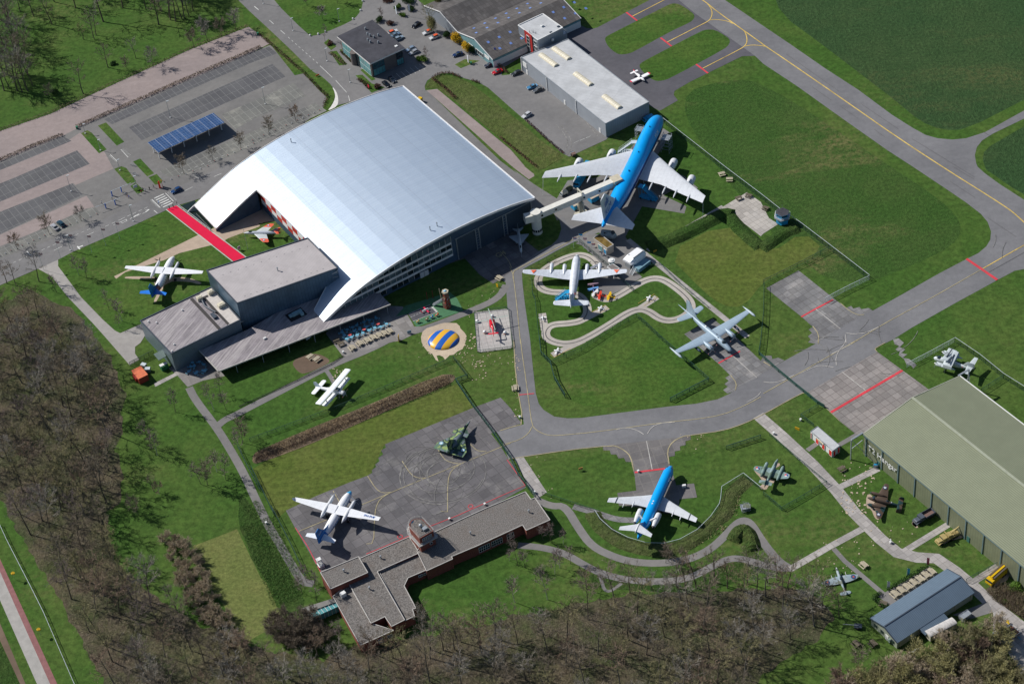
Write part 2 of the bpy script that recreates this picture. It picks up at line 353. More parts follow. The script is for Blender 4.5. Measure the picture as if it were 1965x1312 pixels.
sheet('jumbo_apron',c6(230,940,350,740,640,710,860,560,980,400,1130,290,1250,220,1330,270,1290,380,1180,560,1390,655,1480,700,1610,810,1570,865,1350,840,1280,885,1500,990,1480,1060,1070,990,905,1290,620,1240,350,1165),Za+.026,M_road)
sheet('apron_patch',B3(560,570,640,500,915,505,945,545,1080,690,1050,740,985,800,900,830,830,780,690,660,600,580),Za+.030,M_road)
sheet('stand_slabs',C2(265,1270,490,1162,740,1060,870,1012,905,990,900,972,935,945,925,930,958,905,948,880,985,855,970,825,1005,805,998,780,1640,515,1690,495,1855,435,1929,515)+C3(130,590,160,625,0,680,-70,700,0,790,60,890,120,960,190,1100)+D3(0,-40,-400,180)+D2(1200,300,900,420,560,560,440,340,340,170),Za+.034,M_apron)
sheet('slab_strip',C3(100,880,170,870,345,1135,262,1190),Za+.038,M_slab)
sheet('pad',d3(310,760,820,480,1230,800,1310,880,1687,1240)+C4(0,125,60,125,65,150,110,140,155,160,0,250)+C3(1900,290,1760,355,1740,385,1680,405,1650,378,1685,355,1660,335,1692,310,1665,290,1700,268,1615,185),Za+.042,M_pad2)
sheet('pad',B4(20,900,260,768,520,975,612,1045,650,1030,665,1050,710,1038,725,1055,780,1045,810,1065,740,1095,560,1200,385,1310,330,1300,350,1280,330,1255,360,1230,335,1205,365,1185,280,1110),Za+.046,M_pad2)
sheet('pad',C4(330,395,840,95,1220,372,1300,460,900,760,740,700,690,710,560,605,450,500),Za+.050,M_pad)
sheet('pad',C4(960,5,1000,-5,1040,30,1010,60,1050,80,1020,105,1065,115,1030,140,1080,150,1135,195,1110,220,1090,195,1060,190,1040,150,1000,120,1010,95,975,80,1005,55,970,40),Za+.052,M_pad2)
sheet('pad',C3(760,800,900,775,1320,730,1408,718,1410,745,1370,758,1372,785,1330,795,1332,825,1292,832,1292,866,1252,872,1250,925)+e4(935,140,1020,420,1140,405,1255,395,1295,580,1060,605,1055,740,900,800,640,720,330,690,260,690,240,520,490,490,470,300)+C3(975,940,970,910,930,910,915,880,875,885,860,855,820,855,810,825,765,825),Za+.054,slabs('stand_concrete',(.155,.145,.14),(.115,.108,.108),(.24,.22,.19),3.4,.04,R_(8),.25,None,.4,(.24,.22,.20)))
sheet('pad',B3(1635,305,1825,190,1929,262)+B4(40,380,110,425,0,495)+B3(1929,515,1700,340),Za+.056,slabs('pale_slabs',(.40,.37,.33),(.34,.315,.285),(.16,.145,.12),2.0,.05,R_(29.6),.3))
sheet('gravel_track',A1(-300,1120,0,972,380,842,720,682,1400,372,1840,200)+A2(60,250,150,322)+A1(1852,398,570,955,470,1010,0,1198,-300,1330),Za+.060,M_pink)
sheet('parking',A1(-300,1330,0,1198,470,1005,575,950)+A2(0,398,148,335,190,370,400,550,520,680,568,720,540,800,460,870)+B1(1500,190,1290,290,540,630,300,700,-200,950,-200,400),Za+.064,M_park)
sheet('parking_lane',A1(-300,1400,0,1258,500,1045,590,985,760,1100,840,1250,700,1310,560,1372)+B1(540,122,0,340,-300,470),Za+.068,M_pink)
sheet('parking_lane',B1(-200,585,0,505,640,215,700,300,0,590,-200,680),Za+.070,M_pink)
for P in(A1(-300,1340,0,1215,470,1012,530,1045,0,1262,-300,1395),A1(-300,1480,120,1312,570,1115,665,1215,0,1495,-300,1620),B1(-300,470,0,335,535,125,615,210,0,500,-300,630),
          A1(770,885,1852,395)+A2(140,348,200,398,0,470)+A1(830,922),A1(955,945,1852,550)+A2(165,475,262,570,0,685)+A1(1050,1040)):
    sheet('parking_bay',P,Za+.074,M_stall)
for P in(A1(1640,850,1852,760)+A2(320,615,415,712,0,895)+A1(1740,960),A1(1180,1270,1500,1130,1852,985)+A2(480,762,568,822,77,1055)+A1(1400,1290,1250,1310),B1(0,600,180,520,640,310,700,300,745,345,480,470,0,680)):
    sheet('parking_bay',P,Za+.076,M_stall2)
sheet('road',A1(1700,-60)+A2(0,90,120,200,300,370,450,520,590,620,635,680,650,780,900,720,1130,640,1300,680,1292,640,1310,600,1345,575,1420,545,1500,545,1580,580,1690,610,1760,650,1929,800)+A3(170,880,330,1020,450,1130,510,1162,785,1035,900,900,200,380,130,410)+A2(1900,440,1740,390,1690,390,1240,0,1200,-60),Za+.080,M_road)
sheet('road',B1(-300,815,0,690,190,615,480,500,640,440,760,395,1050,245,1110,255,1230,190,1560,40,1720,-40,1880,120,1600,200,1340,280,1235,320,1000,430,540,630,430,690,110,830,-300,1010),Za+.084,M_road)
sheet('service_road',B1(280,755,430,690,432,735,500,830,600,965,760,1130,850,1212,890,1232,1050,1162,1080,1240)+C1(1040,30,1000,60,1000,110,1032,155,960,195,790,0)+B1(700,1172,500,962,380,810),Za+.088,asphalt('pale_tarmac',(.33,.31,.285),(.27,.255,.24),.5))
sheet('kerb_ramp',A2(606,640,640,680,655,740,645,790,570,825,604,785,630,730,628,690),Za+.092,paint('ramp_concrete',(.62,.60,.56),.8),sm=1)
for I in(A2(160,-60,165,0,430,262,470,270,560,242,740,165,800,115,832,50,840,-60),A2(1515,480,1590,440,1700,452,1560,508),A2(1740,380,1929,240)+A3(125,408,60,440),A3(20,505,148,428,155,525,62,556,10,560),
          A1(600,988,648,966,680,985,790,1108,733,1137),A1(725,932,785,908,920,1052,865,1080),A1(845,1252,900,1232,935,1245,985,1312,1010,1345,948,1368),A1(985,1198,1038,1175,1142,1285,1090,1308),
          B1(965,145,1005,118,1070,180,1018,205),B1(1100,80,1160,55,1205,105,1190,125,1150,135),A2(1295,640,1345,580,1420,548,1560,585,1640,620,1929,850)+A3(180,930,320,1060,480,1160,440,1180,290,1270,250,1240)+A2(1900,1065,1400,650,1300,660),
          A2(545,320,580,290,640,345,600,375),A2(590,385,640,378,718,480,660,488),A2(660,370,700,365,770,460,740,460),A2(780,560,830,555,900,620,1000,650,900,690),A2(815,520,850,508,930,590,900,600)):
    sheet('verge',I,Za+.096,sm=0 if len(I)<9 else 1,mat=M_lawn if len(I)<14 else grass('verge_grass_%d'%len(I),(.075,.105,.025),(.10,.115,.04),(.05,.085,.015),.05,.6,.8,dist=.3))
MB_=[A2(0,90,220,310,450,515,590,610)]
sheet('verge',A2(-60,60,0,92,220,312,450,520,480,515,400,545,330,560,150,330,60,250,-40,170),Za+.098,M_lawn)
sheet('verge',A2(420,560,480,535,560,590,620,660,630,730,570,822,535,800,575,712,500,650),Za+.100,M_lawn,sm=1)
sheet('lawn',B1(432,688,540,632,1000,430,1235,322,1730,705,1929,690,1929,900,1700,1100,1050,1160,890,1232,850,1212,760,1130,600,965,500,830,430,735),Za+.104,M_lawn)
sheet('gravel_court',B1(845,812,860,830,930,780,1220,690,1330,640,1570,580,1680,545,1820,490,1900,460)+B2(100,412,195,402,300,520,400,530,340,440,60,160)+B1(1880,210,1640,430,1470,505),Za+.108,M_sand)
sheet('lawn',B1(1665,545,1690,530,1929,440)+B2(60,420,160,418,195,405,290,520,330,600,60,690)+B1(1860,700,1815,670),Za+.112,M_lawn)
sheet('gravel_bed',B1(920,818,960,812,1150,814,1140,834,930,830),Za+.116,M_sand,sm=1)
sheet('gravel_bed',B1(1130,830,1330,815,1420,828,1500,862,1470,872,1400,850,1230,850,1180,960,1150,1010,1135,1000,1170,930),Za+.118,M_sand,sm=1)
sheet('gravel_bed',B1(1420,985,1560,890,1565,910,1430,1000),Za+.118,M_sand)
sheet('red_carpet',B1(1235,315,1305,288,1860,705,1775,735),Za+.125,M_carpet)
bandsheet('carpet_edge',[(.35,B1(1229,317,1768,737)),(.35,B1(1311,286,1866,703))],.3,Za+.121,paint('pale_kerb',(.45,.43,.40),.8),sm=0)
sheet('pond_water',B1(1342,288,1440,250,1578,445,1560,462),Za+.05,M_water)
sheet('pond_water',B1(1342,288,1440,250,1578,445,1560,462),Za+.128,M_water)
bandsheet('path',[(2.6,C1(1400,360,1445,450,1600,650,1700,810,1800,985,1890,1180)+D2(130,130,210,260,290,400,360,520,400,560,470,570)),
    (2.7,C1(1600,655,1660,600,1750,560,1840,512)+C2(350,325,600,195,900,75,1080,-20)+B2(1310,1195,1640,1065,1840,975)+B3(45,875)),(1.4,C2(545,210,590,270,625,335)),
    (2.6,C3(250,1185,380,1240)+D3(480,-10,580,160,680,295,850,375,1000,412,1200,420,1400,390,1550,318,1650,230,1740,130,1800,95,1855,120,1929,240)+D4(60,345,120,410,200,458)),
    (2.4,D3(130,285,300,298,470,340,620,430,750,495,950,545,1200,555,1400,530,1550,450,1680,385,1780,380,1929,425)+D4(100,455,220,455)),(1.0,D3(738,510,780,650,900,565))],2.5,Za+.01,M_path)
bandsheet('path',[(2.2,C3(540,1240,720,1290)+D3(860,95,990,100))],2.2,Za+.02,M_pad2)
bandsheet('slab_walk',[(4.0,[(1455,797),(1500,836),(1560,892),(1605,940),(1640,984),(1690,1034),(1722,1060),(1760,1069),(1797,1071),(1833,1096),(1869,1126),(1905,1160),(1950,1195),(2040,1260)]),
    (2.2,C4(560,1100,850,960)),(2.2,D4(730,165,480,300,200,460)),(2.1,D4(1050,325,1370,130)),(2.1,D4(1500,590,1740,435))],2,Za+.022,M_slab,sm=0)
bandsheet('path',[(1.5,D4(520,310,600,400,930,680)),(1.6,C4(325,825,410,765)),(1.6,C4(560,785,690,710))],1.5,Za+.03,M_path,sm=0)
bandsheet('slab_walk',[(1.9,B3(1650,295,1090,620)),(2.0,B3(945,540,1090,660,1830,1260))],2,Za+.034,M_slab,sm=0)
sheet('terrace',D4(845,660,880,645,1230,440,1300,500,960,750),Za+.036,M_path)
sheet('terrace',D4(1400,800,1660,700,1700,780,1530,830),Za+.036,M_road)
sheet('yard',D4(1700,690,1929,860,2200,1100,2100,1500,1990,1420,1850,1130,1700,950),Za+.012,M_slab)
TRK=B3(740,770,690,690,620,652,545,655,440,692,330,755,282,815,278,865,305,905,370,928,470,930,570,942,620,985,650,1050,635,1110,590,1145,500,1160,400,1165,350,1190,332,1235,350,1275,420,1305,500,1312,600,1290,800,1175,950,1075,1040,1050,1110,1075,1170,1120,1240,1142,1330,1125,1400,1080,1420,1030,1390,970,1310,900,1220,840,1150,822,1070,840,980,890,890,945,830,975,770,985,700,950)
bandsheet('kart_track',[(2.9,TRK)],3,Za+.016,M_track,sm=2)
bandsheet('kart_track',[(2.4,B3(1030,1050,1160,965)),(2.4,B3(620,1130,795,1040)),(2.6,B3(310,1085,330,1210)),(2.4,C3(385,120,620,10))],2.4,Za+.008,M_track,sm=0)
bandsheet('kart_rail',[(.35,TRK)],.3,Za+.021,M_seam,sm=2)
sheet('kart_yard',d6(480,205,570,185,640,240,800,400,1100,520,1230,470,1290,455,1430,580,1250,690,1100,790,900,880,760,910,640,880,560,860,520,700,600,540,640,420,560,300),Za+.006,M_path)
sheet('terrace',B2(590,1195,1045,1030,1130,1035,1215,1183,1330,1180,1110,1290)+C2(1060,22,690,135,560,-40),Za+.04,M_terr)
sheet('terrace',C1(1250,220,1440,60,1640,240,1665,275,1500,310,1390,357,1310,268),Za+.044,M_terr)
sheet('deck',C1(1140,330,1310,245,1330,262,1150,355),Za+.046,M_slab)
sheet('play_surface',d7(-160,600,-20,440,640,235,750,330,845,512,150,752,95,670,25,555),Za+.048,M_gran)
sheet('play_road',d7(25,560,345,425,455,530,95,670),Za+.052,M_dark)
sheet('play_sand',d7(215,900,240,820,300,770,410,735,480,710,560,690,620,690,740,695,790,740,800,775,860,835,890,885,870,990,830,1080,760,1110,700,1160,640,1170,570,1235,545,1195,490,1170,445,1175,475,1260,435,1240,380,1145,310,1110,255,1040,225,980),Za+.03,M_sand2)
sheet('helipad',d7(1005,545,1040,530,1480,480,1510,500,1570,1045,1550,1068,1095,1128,1052,1110),Za+.028,M_heli)
for P in(d1(100,230,190,270,300,350,350,380,270,420,240,480,150,450,210,400,170,330,110,270),d1(300,200,390,160,400,200,330,230),d1(1385,530,1440,520,1480,620,1540,760,1530,820,1480,800,1440,690,1380,680),d1(1730,660,1800,650,1780,730,1740,720),d1(1890,860,1960,800,1965,915),
          D4(1090,120,1120,110,1150,150,1130,160),D4(1275,240,1400,250,1500,220,1460,200,1300,300),D4(1625,545,1760,470,1840,520,1700,605),e5(0,0,1,0,1,1)[:0]or e5(500,610,560,560,820,800,700,780,590,700),e5(850,560,1000,545,1100,580,1080,605,900,590),e5(780,480,880,370,920,400,850,460)):
    sheet('gravel_bed',P,Za+.060,M_sand,sm=1)
def lane(a,b,z,mat,nm):sheet(nm,D1(*a)+D1(*b)[::-1],z,mat)
lane((-300,0,0,690,275,1312,420,1640),(-300,-260,0,480,372,1312,520,1640),Za,paint('cycle_concrete',(.33,.315,.29),.85,var=.15,sc=.5),'cycle_road')
lane((-300,-260,0,480,372,1312,520,1640),(-300,-380,0,385,425,1312,580,1640),Za+.004,paint('cycle_red',(.23,.10,.095),.85,var=.2,sc=.7),'cycle_road')
lane((-300,300,-60,860,150,1312,260,1600),(-300,260,0,860,190,1312,300,1600),Za,M_mulch,'ditch_edge')
sheet('ditch',D1(-300,500,-60,870,150,1312,240,1560,-100,1560,-300,1000),Za-.02,M_weed)
# ------------------------------------------------------------------ painted markings
def marks(name,lines,w,z,mat,sm=0):bandsheet(name,lines,w,z,mat,sm)
Zm=.20
marks('taxi_line',[(.45,A3(1470,-15,1530,25,1600,85,1929,318)+A4(0,335,150,435,600,745,1000,1025,1400,1285)+B4(1600,175,1780,290,1850,340,1900,385,1970,450)),(.35,B4(2050,520,1929,580,1615,760))],.4,Zm,M_yel,1)
marks('taxi_line',[(.35,A3(975,125,1225,-3)),(.35,A3(1235,315,1500,180,1548,155,1570,115,1565,70,1530,25)),(.35,A3(1545,152,1600,146,1690,160,1720,178)),(.35,A3(1500,508,1760,375,1815,342,1830,300,1815,240,1790,220)),(.35,A3(1812,345,1860,335,1929,340)+A4(30,350))],.35,Zm+.01,M_yel,2)
marks('stop_bar',[(.7,A3(933,94,1013,156)),(.7,A3(1188,283,1268,345)),(.7,A3(1450,478,1538,545)),(1.0,B4(1503,682,1730,838)),(.6,B4(280,1112,395,1048,515,985)),(.9,C4(495,547,1028,234)),(.7,e4(470,250,870,200)),(.5,C3(1615,182,1680,145,1775,92)),(.35,C3(140,415,250,405))],.5,Zm+.02,M_redl)
marks('guide_line',[(.28,B4(1610,762,1300,940,1090,1055,870,1175,650,1312)),(.28,C4(700,5,380,190,0,405)),(.25,C3(1929,430,1800,500,1640,565,1450,595,1300,610,1100,635,700,690,470,712,380,717,320,705,265,675,235,640,215,500,190,300,160,100,150,0)),(.3,B3(95,830,95,780,120,760,250,690,540,540,700,450)),(.25,B3(95,800,120,1000,150,1310)),(.2,B3(70,740,95,800)),(.25,C3(30,780,150,745,210,700,235,650)),(.22,C3(900,0,900,1))[0:0]or(.22,B3(0,630,60,690,85,750))],.25,Zm+.03,M_fyel,1)
marks('edge_line',[(.35,C3(790,795,850,790,920,825,965,870,990,980)),(.35,C3(1408,716,1350,720,1270,765,1235,830,1250,925)),(.25,C3(1410,714,1650,680,1800,630,1929,570)+C4(270,408,330,393)),(.25,C3(60,890,500,823,790,793)),(.25,B4(570,1010,640,1070,700,1098,745,1095)),(.3,B4(365,1180,410,1240,405,1310)),(.3,C3(1705,270,1750,330,1740,380)),(.3,C4(0,170,50,200)),(.25,C4(840,95,822,75,850,58,900,30)),(.3,C3(100,10,115,300,175,632,90,650,0,680)),(.18,C4(450,500,560,605))],.3,Zm+.04,M_fyel,1)
marks('lead_line',[(.3,C4(580,245,757,385)),(.3,C3(1083,757,1125,968)),(.3,B4(388,1055,570,1200)),(.3,C3(1725,130,1900,288)),(.25,C4(0,318,60,327,130,315,228,268)),(.25,C4(272,258,380,205,440,198,520,212)),(.25,C4(540,198,535,140,560,85,600,40,612,0)),(.25,C4(510,110,645,45)),(.25,B4(610,1230,660,1240,760,1230,850,1187)),(.25,B4(608,1243,612,1310)),(.25,C3(855,675,900,662,960,660,1020,680,1062,708)),(.25,C3(1088,704,1120,655,1180,625,1292,617)),(.2,C3(1825,470,1900,430,1929,395))],.25,Zm+.05,M_fwht,1)
marks('apron_line',[(.25,C2(1930,770,1560,925,1300,1030,820,1230)),(.25,C2(1380,800,1430,885,1480,915,1560,925)),(.25,C2(1630,780,1680,830,1750,835)),(.25,C2(1560,925,1490,970,1462,1050,1462,1280)),(.25,C2(1125,905,1190,1005,1240,1030,1300,1030)),(.25,C2(870,1015,930,1110,980,1142,1040,1135)),(.25,C2(1040,1135,960,1185,930,1250)+D2(920,100,915,270,860,275)),(.25,C2(615,1125,660,1205)),(.25,D2(360,182,570,95)),(.2,C2(1410,1275,1462,1280))],.25,Zm+.055,M_fyel,1)
marks('apron_red_line',[(.2,C3(50,895,185,1085,0,1165)+C2(1530,1310)+D2(1320,150)),(.2,D2(1180,215,860,350)),(.2,D2(335,155,430,300,520,480))],.3,Zm+.065,M_redl)
cx_,cy_=G(*D2(1110,222)[0]);marks('stand_mark',[(.18,[])][:0],.1,.2,M_redl)if 0 else None
mb=MB();band(mb,[(cx_+.75*math.cos(t*.5236),cy_+.75*math.sin(t*.5236))for t in range(12)],.2,Zm+.075,px=False,closed=True)
cx2,cy2=G(*C2(1632,1240)[0]);band(mb,[(cx2+.75*math.cos(t*.5236),cy2+.75*math.sin(t*.5236))for t in range(12)],.2,Zm+.075,px=False,closed=True)
tag(mb.build('stand_mark',M_redl),None,None,kind='structure')
random.seed(4);mb=MB()
ox,oy=G(*C2(1440,985)[0])
for k,(r,a0,a1)in enumerate([(13.5,0,6.2),(12.7,.3,5.9),(9.2,1,5.4),(8.6,2,6.8),(6,0,5),(14.2,2.2,4.6),(5.2,2,6)]):
    ax=ox+random.uniform(-1,1);ay=oy+random.uniform(-1,1);n_=50
    band(mb,[(ax+r*1.0*math.cos(a0+(a1-a0)*t/n_),ay+r*.93*math.sin(a0+(a1-a0)*t/n_))for t in range(n_+1)],.22,Zm+.08+k*.002,px=False)
for k in range(34):
    a=random.uniform(0,6.28);r=random.uniform(2,11);ax=ox+random.uniform(-9,9);ay=oy+random.uniform(-7,7);l=random.uniform(.5,1.6)
    band(mb,[(ax+r*math.cos(a+l*t/12),ay+r*math.sin(a+l*t/12))for t in range(13)],.12,Zm+.096+k*.001,px=False)
tag(mb.build('tyre_scuffs',M_scuff),None,None,kind='structure')
mb=MB()
for k in range(26):
    px,py=random.choice([C4(420,180),C4(560,60),B4(700,1200),B4(1650,560),C4(800,200),C2(1500,1100),C2(1700,700)])[0]
    x,y=G(px,py);x+=random.uniform(-8,8);y+=random.uniform(-6,6);a=random.uniform(0,6.28);r=random.uniform(6,22);l=random.uniform(.3,.8)
    x-=r*math.cos(a);y-=r*math.sin(a)
    band(mb,[(x+r*math.cos(a+l*t/12),y+r*math.sin(a+l*t/12))for t in range(13)],.14,Zm+.14+k*.001,px=False)
tag(mb.build('tyre_scuffs',M_scuff),None,None,kind='structure')
marks('crack_seal',[(.12,A4(170,405,560,680)),(.12,A4(720,770,1000,960)),(.12,A4(360,645,500,745)),(.12,A4(570,790,700,880)),(.12,A4(820,960,900,1020)),(.12,A4(1100,1030,1560,1312)),(.12,B4(1660,380,1870,520)),(.12,B4(1929,635,1670,780)),(.12,B4(1380,110,1565,230)),(.12,B4(1400,0,1560,95)),(.12,A4(1630,980,1670,1005))],.15,Zm+.17,M_seam)
L=[]
for a,b in(((30,50),(62,76)),((142,152),(174,180)),((226,228),(258,255))):L.append((.2,A2(*a,*b)))
for k in range(9):L.append((.15,A2(282+k*26,278+k*23,293+k*26,288+k*23)))
L+=[(.18,A2(518,490,608,575)),(.18,A2(634,598,714,686)),(.18,A2(728,710,738,752)),(.2,A1(1885,50,1915,77))]
for k in range(14):L.append((.15,B1(98+k*42,712-k*18.6,120+k*42,702-k*18.6)))
for k in range(3):L.append((.15,B1(780+k*48,444-k*22,805+k*48,433-k*22)))
for k in range(5):L.append((.14,B1(900+k*42,388-k*19,925+k*42,376-k*19)))
for k in range(7):L.append((.14,A1(1540+k*50-200,1190-k*21+95,1562+k*50-200,1180-k*21+95)))
L+=[(.2,B1(400,622,460,592)),(.2,B1(640,512,695,486)),(.2,B1(1585,75,1640,52)),(.2,B1(1370,180,1425,152)),(.35,B1(198,626,226,655)),(.5,B1(573,590,592,612)),(.5,B1(575,600,615,585))]
marks('road_marking',L,.2,Zm,M_wht)
L=[]
for k in range(6):L.append((.5,B1(1142+k*13,232+k*13+4,1212+k*13,206+k*13-2)))
L+=[(.25,B1(1125,243,1187,305)),(.25,B1(1225,196,1285,258))]
for k in range(9):L.append((.13,B1(1112+k*7,252+k*6.6,1128+k*7,246+k*6.6)));L.append((.13,B1(1240+k*7,196+k*6.6,1254+k*7,190+k*6.6)))
L+=[(.2,A1(895,1108,950,1168)),(.2,A1(818,1148,870,1200))]
for k in range(7):L.append((.12,A1(905+k*8,1112+k*7,920+k*8,1106+k*7)));L.append((.12,A1(808+k*8,1158+k*7,822+k*8,1152+k*7)))
marks('crossing_marking',L,.5,Zm+.05,M_wht)
L=[(.22,B1(840,434,935,392)),(.2,B1(935,392,942,402,905,420,895,408)),(.2,B1(962,388,1010,366)),(.45,B1(992,372,1030,352)),(.2,B1(1015,366,1045,350)),(.2,B1(1055,350,1085,335)),(.5,B1(1078,338,1105,318)),(.2,B1(1075,325,1100,318)),(.25,B1(1140,325,1165,345))]
for q in(B1(415,530,460,550),B1(1430,65,1480,85)):
    (x0,y0),(x1,y1)=q
    for k in range(4):L.append((.1,[(x0+k*3,y0+k*1.6),(x0+k*3+5,y0+k*1.6-3)]));L.append((.1,[(x0+k*3,y0+k*1.6),(x0+k*3+2,y0+k*1.6+2)]))
marks('road_lettering',L,.2,Zm+.10,M_wht)
marks('bay_line',[(.1,c4_ and A2(1090+k*34,600-k*14,1048+k*34,560-k*14))for k in range(7)]+[(.1,A3(545+k*44,1000-k*18+60,580+k*44,985-k*18+60))for k in range(3)],.1,Zm,M_wht)
marks('tyre_scuffs',[(.35,A3(415,925,470,985,500,1040,498,1090,470,1135)),(.35,A3(450,935,500,990,528,1045,525,1100,495,1150)),(.25,c4_ and A3(430,700,600,860,720,1010))],.3,Zm+.02,M_scuff,2)
marks('play_road_marking',[(.12,d7(62+k*42,606-k*18,88+k*42,596-k*18))for k in range(8)]+[(.3,d7(372+k*9,465+k*9.5,400+k*9,455+k*9.5))for k in range(8)]+[(.12,d7(25,560,345,425)),(.12,d7(95,670,455,532))],.12,Zm,M_wht)
marks('kart_edge',[(.12,B3(1062,1030,1166,965,1140,943,1020,1012)),(.12,B3(660,1085,777,1023,803,1045,700,1105)),(.12,C3(372,118,395,140,520,70))],.12,Zm,M_yel)
def letters(txt,size,mat,depth=.012):
    cu=bpy.data.curves.new('txt','FONT');cu.body=txt;cu.size=size;cu.extrude=depth;cu.align_x='CENTER';cu.align_y='CENTER';cu.resolution_u=3
    o=bpy.data.objects.new('txt',cu);me=bpy.data.meshes.new_from_object(o);bpy.data.objects.remove(o);bpy.data.curves.remove(cu)
    me.materials.clear();me.materials.append(mat);return me
def put_text(name,txt,size,mat,M,parent=None,depth=.012):
    o=bpy.data.objects.new(name,letters(txt,size,mat,depth));C.objects.link(o);o.parent=parent;o.matrix_local=M;return o
x,y=G(*B2(1855,650)[0]);o=put_text('apron_letters','G4',3.2,M_fyel,Matrix.Translation((x,y,.17))@Matrix.Rotation(R_(25),4,'Z'));tag(o,None,None,kind='structure')
random.seed(9);mb=MB()
def stones(px0,py0,px1,py1,n,s=.18):
    for _ in range(n):
        x,y=G(random.uniform(px0,px1),random.uniform(py0,py1));r=random.uniform(s*.5,s*1.6);k=random.randint(5,7);a=random.random()*6
        mb.face([(x+r*math.cos(a+6.283*i/k)*random.uniform(.7,1.2),y+r*math.sin(a+6.283*i/k)*random.uniform(.7,1.2),.118+random.random()*.01)for i in range(k)])
stones(1612,920,1662,985,60,.24);stones(1615,885,1680,925,22,.2);stones(638,707,668,732,22);stones(890,640,912,672,26,.25);stones(880,672,985,700,40,.16);stones(984,675,1000,800,26,.2);stones(905,690,935,730,26,.2)
stones(1560,1030,1650,1100,26,.16);stones(800,640,880,690,26,.14);stones(812,655,860,690,8,.2);stones(880,555,960,610,20,.13);stones(1015,870,1060,960,12,.15);stones(1300,830,1360,870,10,.15);stones(1670,1000,1780,1050,18,.16)
tag(mb.build('bare_patches',M_sand2),None,None,kind='structure')
# ------------------------------------------------------------------ building materials
def roofmetal():
    n=NT('arched_roof_metal');v=n.pos(False);q=n.sep(v)
    seam=n.ma('LESS_THAN',n.ma('PINGPONG',n.ma('DIVIDE',q[0],1.25),.5),.09)
    joint=n.ma('LESS_THAN',n.ma('PINGPONG',n.ma('DIVIDE',n.ma('ADD',q[1],3.0),15.2),.5),.006)
    a=n.ramp(n.noise(n.rot(v,0,(1,.1,.1)),.9,4,.6),.3,.7);b=n.noise(v,.12,4,.6)
    c=n.mix(a,(.44,.525,.62,1),(.475,.56,.65,1));c=n.mix(n.ma('MULTIPLY',seam,.18),c,(.36,.38,.42,1));c=n.mix(n.ma('MULTIPLY',joint,.3),c,(.28,.30,.34,1))
    n.bump(seam,.25,.03)
    return n.fin(c,n.ma('ADD',n.ma('MULTIPLY',b,.04),.48),.55,.5)
M_roof=roofmetal()
M_fascia=paint('white_fascia',(.72,.70,.68),.5,var=.08)
M_navy=stripes('blue_cladding',(.060,.100,.155),(.035,.06,.10),0,.6,.05,.45,.2,var=.12)
M_bclad=stripes('steel_cladding',(.165,.215,.25),(.09,.12,.145),0,.5,.06,.42,.3,var=.12,axis=2)
M_bclad2=stripes('steel_cladding_dark',(.085,.14,.195),(.05,.085,.12),0,1.1,.05,.45,.25,var=.15)
M_glass=paint('dark_glass',(.015,.028,.035),.08,0,.3,.5,.8)
M_gteal=paint('teal_glass',(.10,.30,.31),.12,0,.35,.3,.8)
M_wframe=paint('window_frame',(.62,.62,.60),.5,var=.08)
M_dframe=paint('dark_trim',(.05,.065,.085),.5,var=.1)
M_steel=paint('galvanised',(.38,.41,.43),.45,.5,.15,1.5)
M_felt=stripes('roof_membrane',(.40,.37,.365),(.33,.305,.30),GA,1.0,.03,.9,0,False,.07,1,0,0,.2,12)
M_streak=stripes('weathered_roof',(.235,.212,.222),(.17,.152,.16),GA,1.05,.04,.9,0,False,.2,1,0,.75,.15)
M_gravel=NT('gravel_roof');
def _gr():
    n=M_gravel;v=n.pos(False);a=n.noise(v,3.2,3,.8);b=n.noise(v,.25,5,.6)
    c=n.mix(n.ramp(a,.35,.65),(.080,.074,.070,1),(.235,.218,.20,1));c=n.mix(n.ma('MULTIPLY',n.ramp(b,.45,.7),.3),c,(.13,.10,.08,1));return n.fin(c,.95,0,.1)
M_gravel=_gr()
M_brick=NT('red_brick')
def _br():
    n=M_brick;v=n.pos(False);a=n.noise(v,2.4,5,.75);b=n.noise(n.rot(v,0,(.4,.4,6)),2.5,3,.7)
    c=n.mix(n.ramp(a,.3,.7),(.15,.045,.035,1),(.235,.085,.062,1));c=n.mix(n.ma('MULTIPLY',n.ramp(b,.55,.7),.4),c,(.30,.2,.17,1));return n.fin(c,.9,0,.15)
M_brick=_br()
M_coping=paint('stone_coping',(.42,.40,.37),.7,var=.12)
M_darkroof=paint('bitumen_roof',(.058,.058,.068),.75,0,.3,.35,.2)
M_wroof=stripes('pale_flat_roof',(.44,.45,.455),(.36,.365,.37),GA,1.6,.04,.8,0,False,.1,0,0,0,.2,9)
M_wclad=stripes('pale_cladding',(.30,.325,.355),(.22,.245,.275),0,1.0,.04,.5,.1,var=.06)
M_eternit=slabs('cement_sheet_roof',(.115,.105,.10),(.085,.08,.078),(.06,.055,.05),1.5,.06,GA,.35,2.2,.25,(.2,.19,.18))
M_white=paint('white_paint',(.70,.70,.68),.45,var=.06)
M_red=paint('red_paint',(.42,.035,.03),.45,var=.1)
M_sred=paint('bright_red',(.66,.03,.025),.45)
M_cream=paint('cream_plastic',(.62,.57,.44),.45,var=.12)
M_greenroof=stripes('olive_corrugated',(.235,.255,.168),(.17,.185,.120),GA,.62,.13,.55,.1,True,.06,0,.6,0,.3)
M_greenwall=stripes('olive_wall',(.185,.200,.125),(.13,.145,.09),0,1.0,.05,.55,.1,var=.1)
M_slate=stripes('slate_blue_sheet',(.135,.185,.235),(.10,.14,.18),GA,.55,.07,.42,.2,True,.06,0,.3,0,.4)
M_black=paint('black_rubber',(.018,.018,.02),.7,var=.2)
M_lb=paint('light_blue_equipment',(.02,.28,.52),.4,var=.1,dirt=.15)
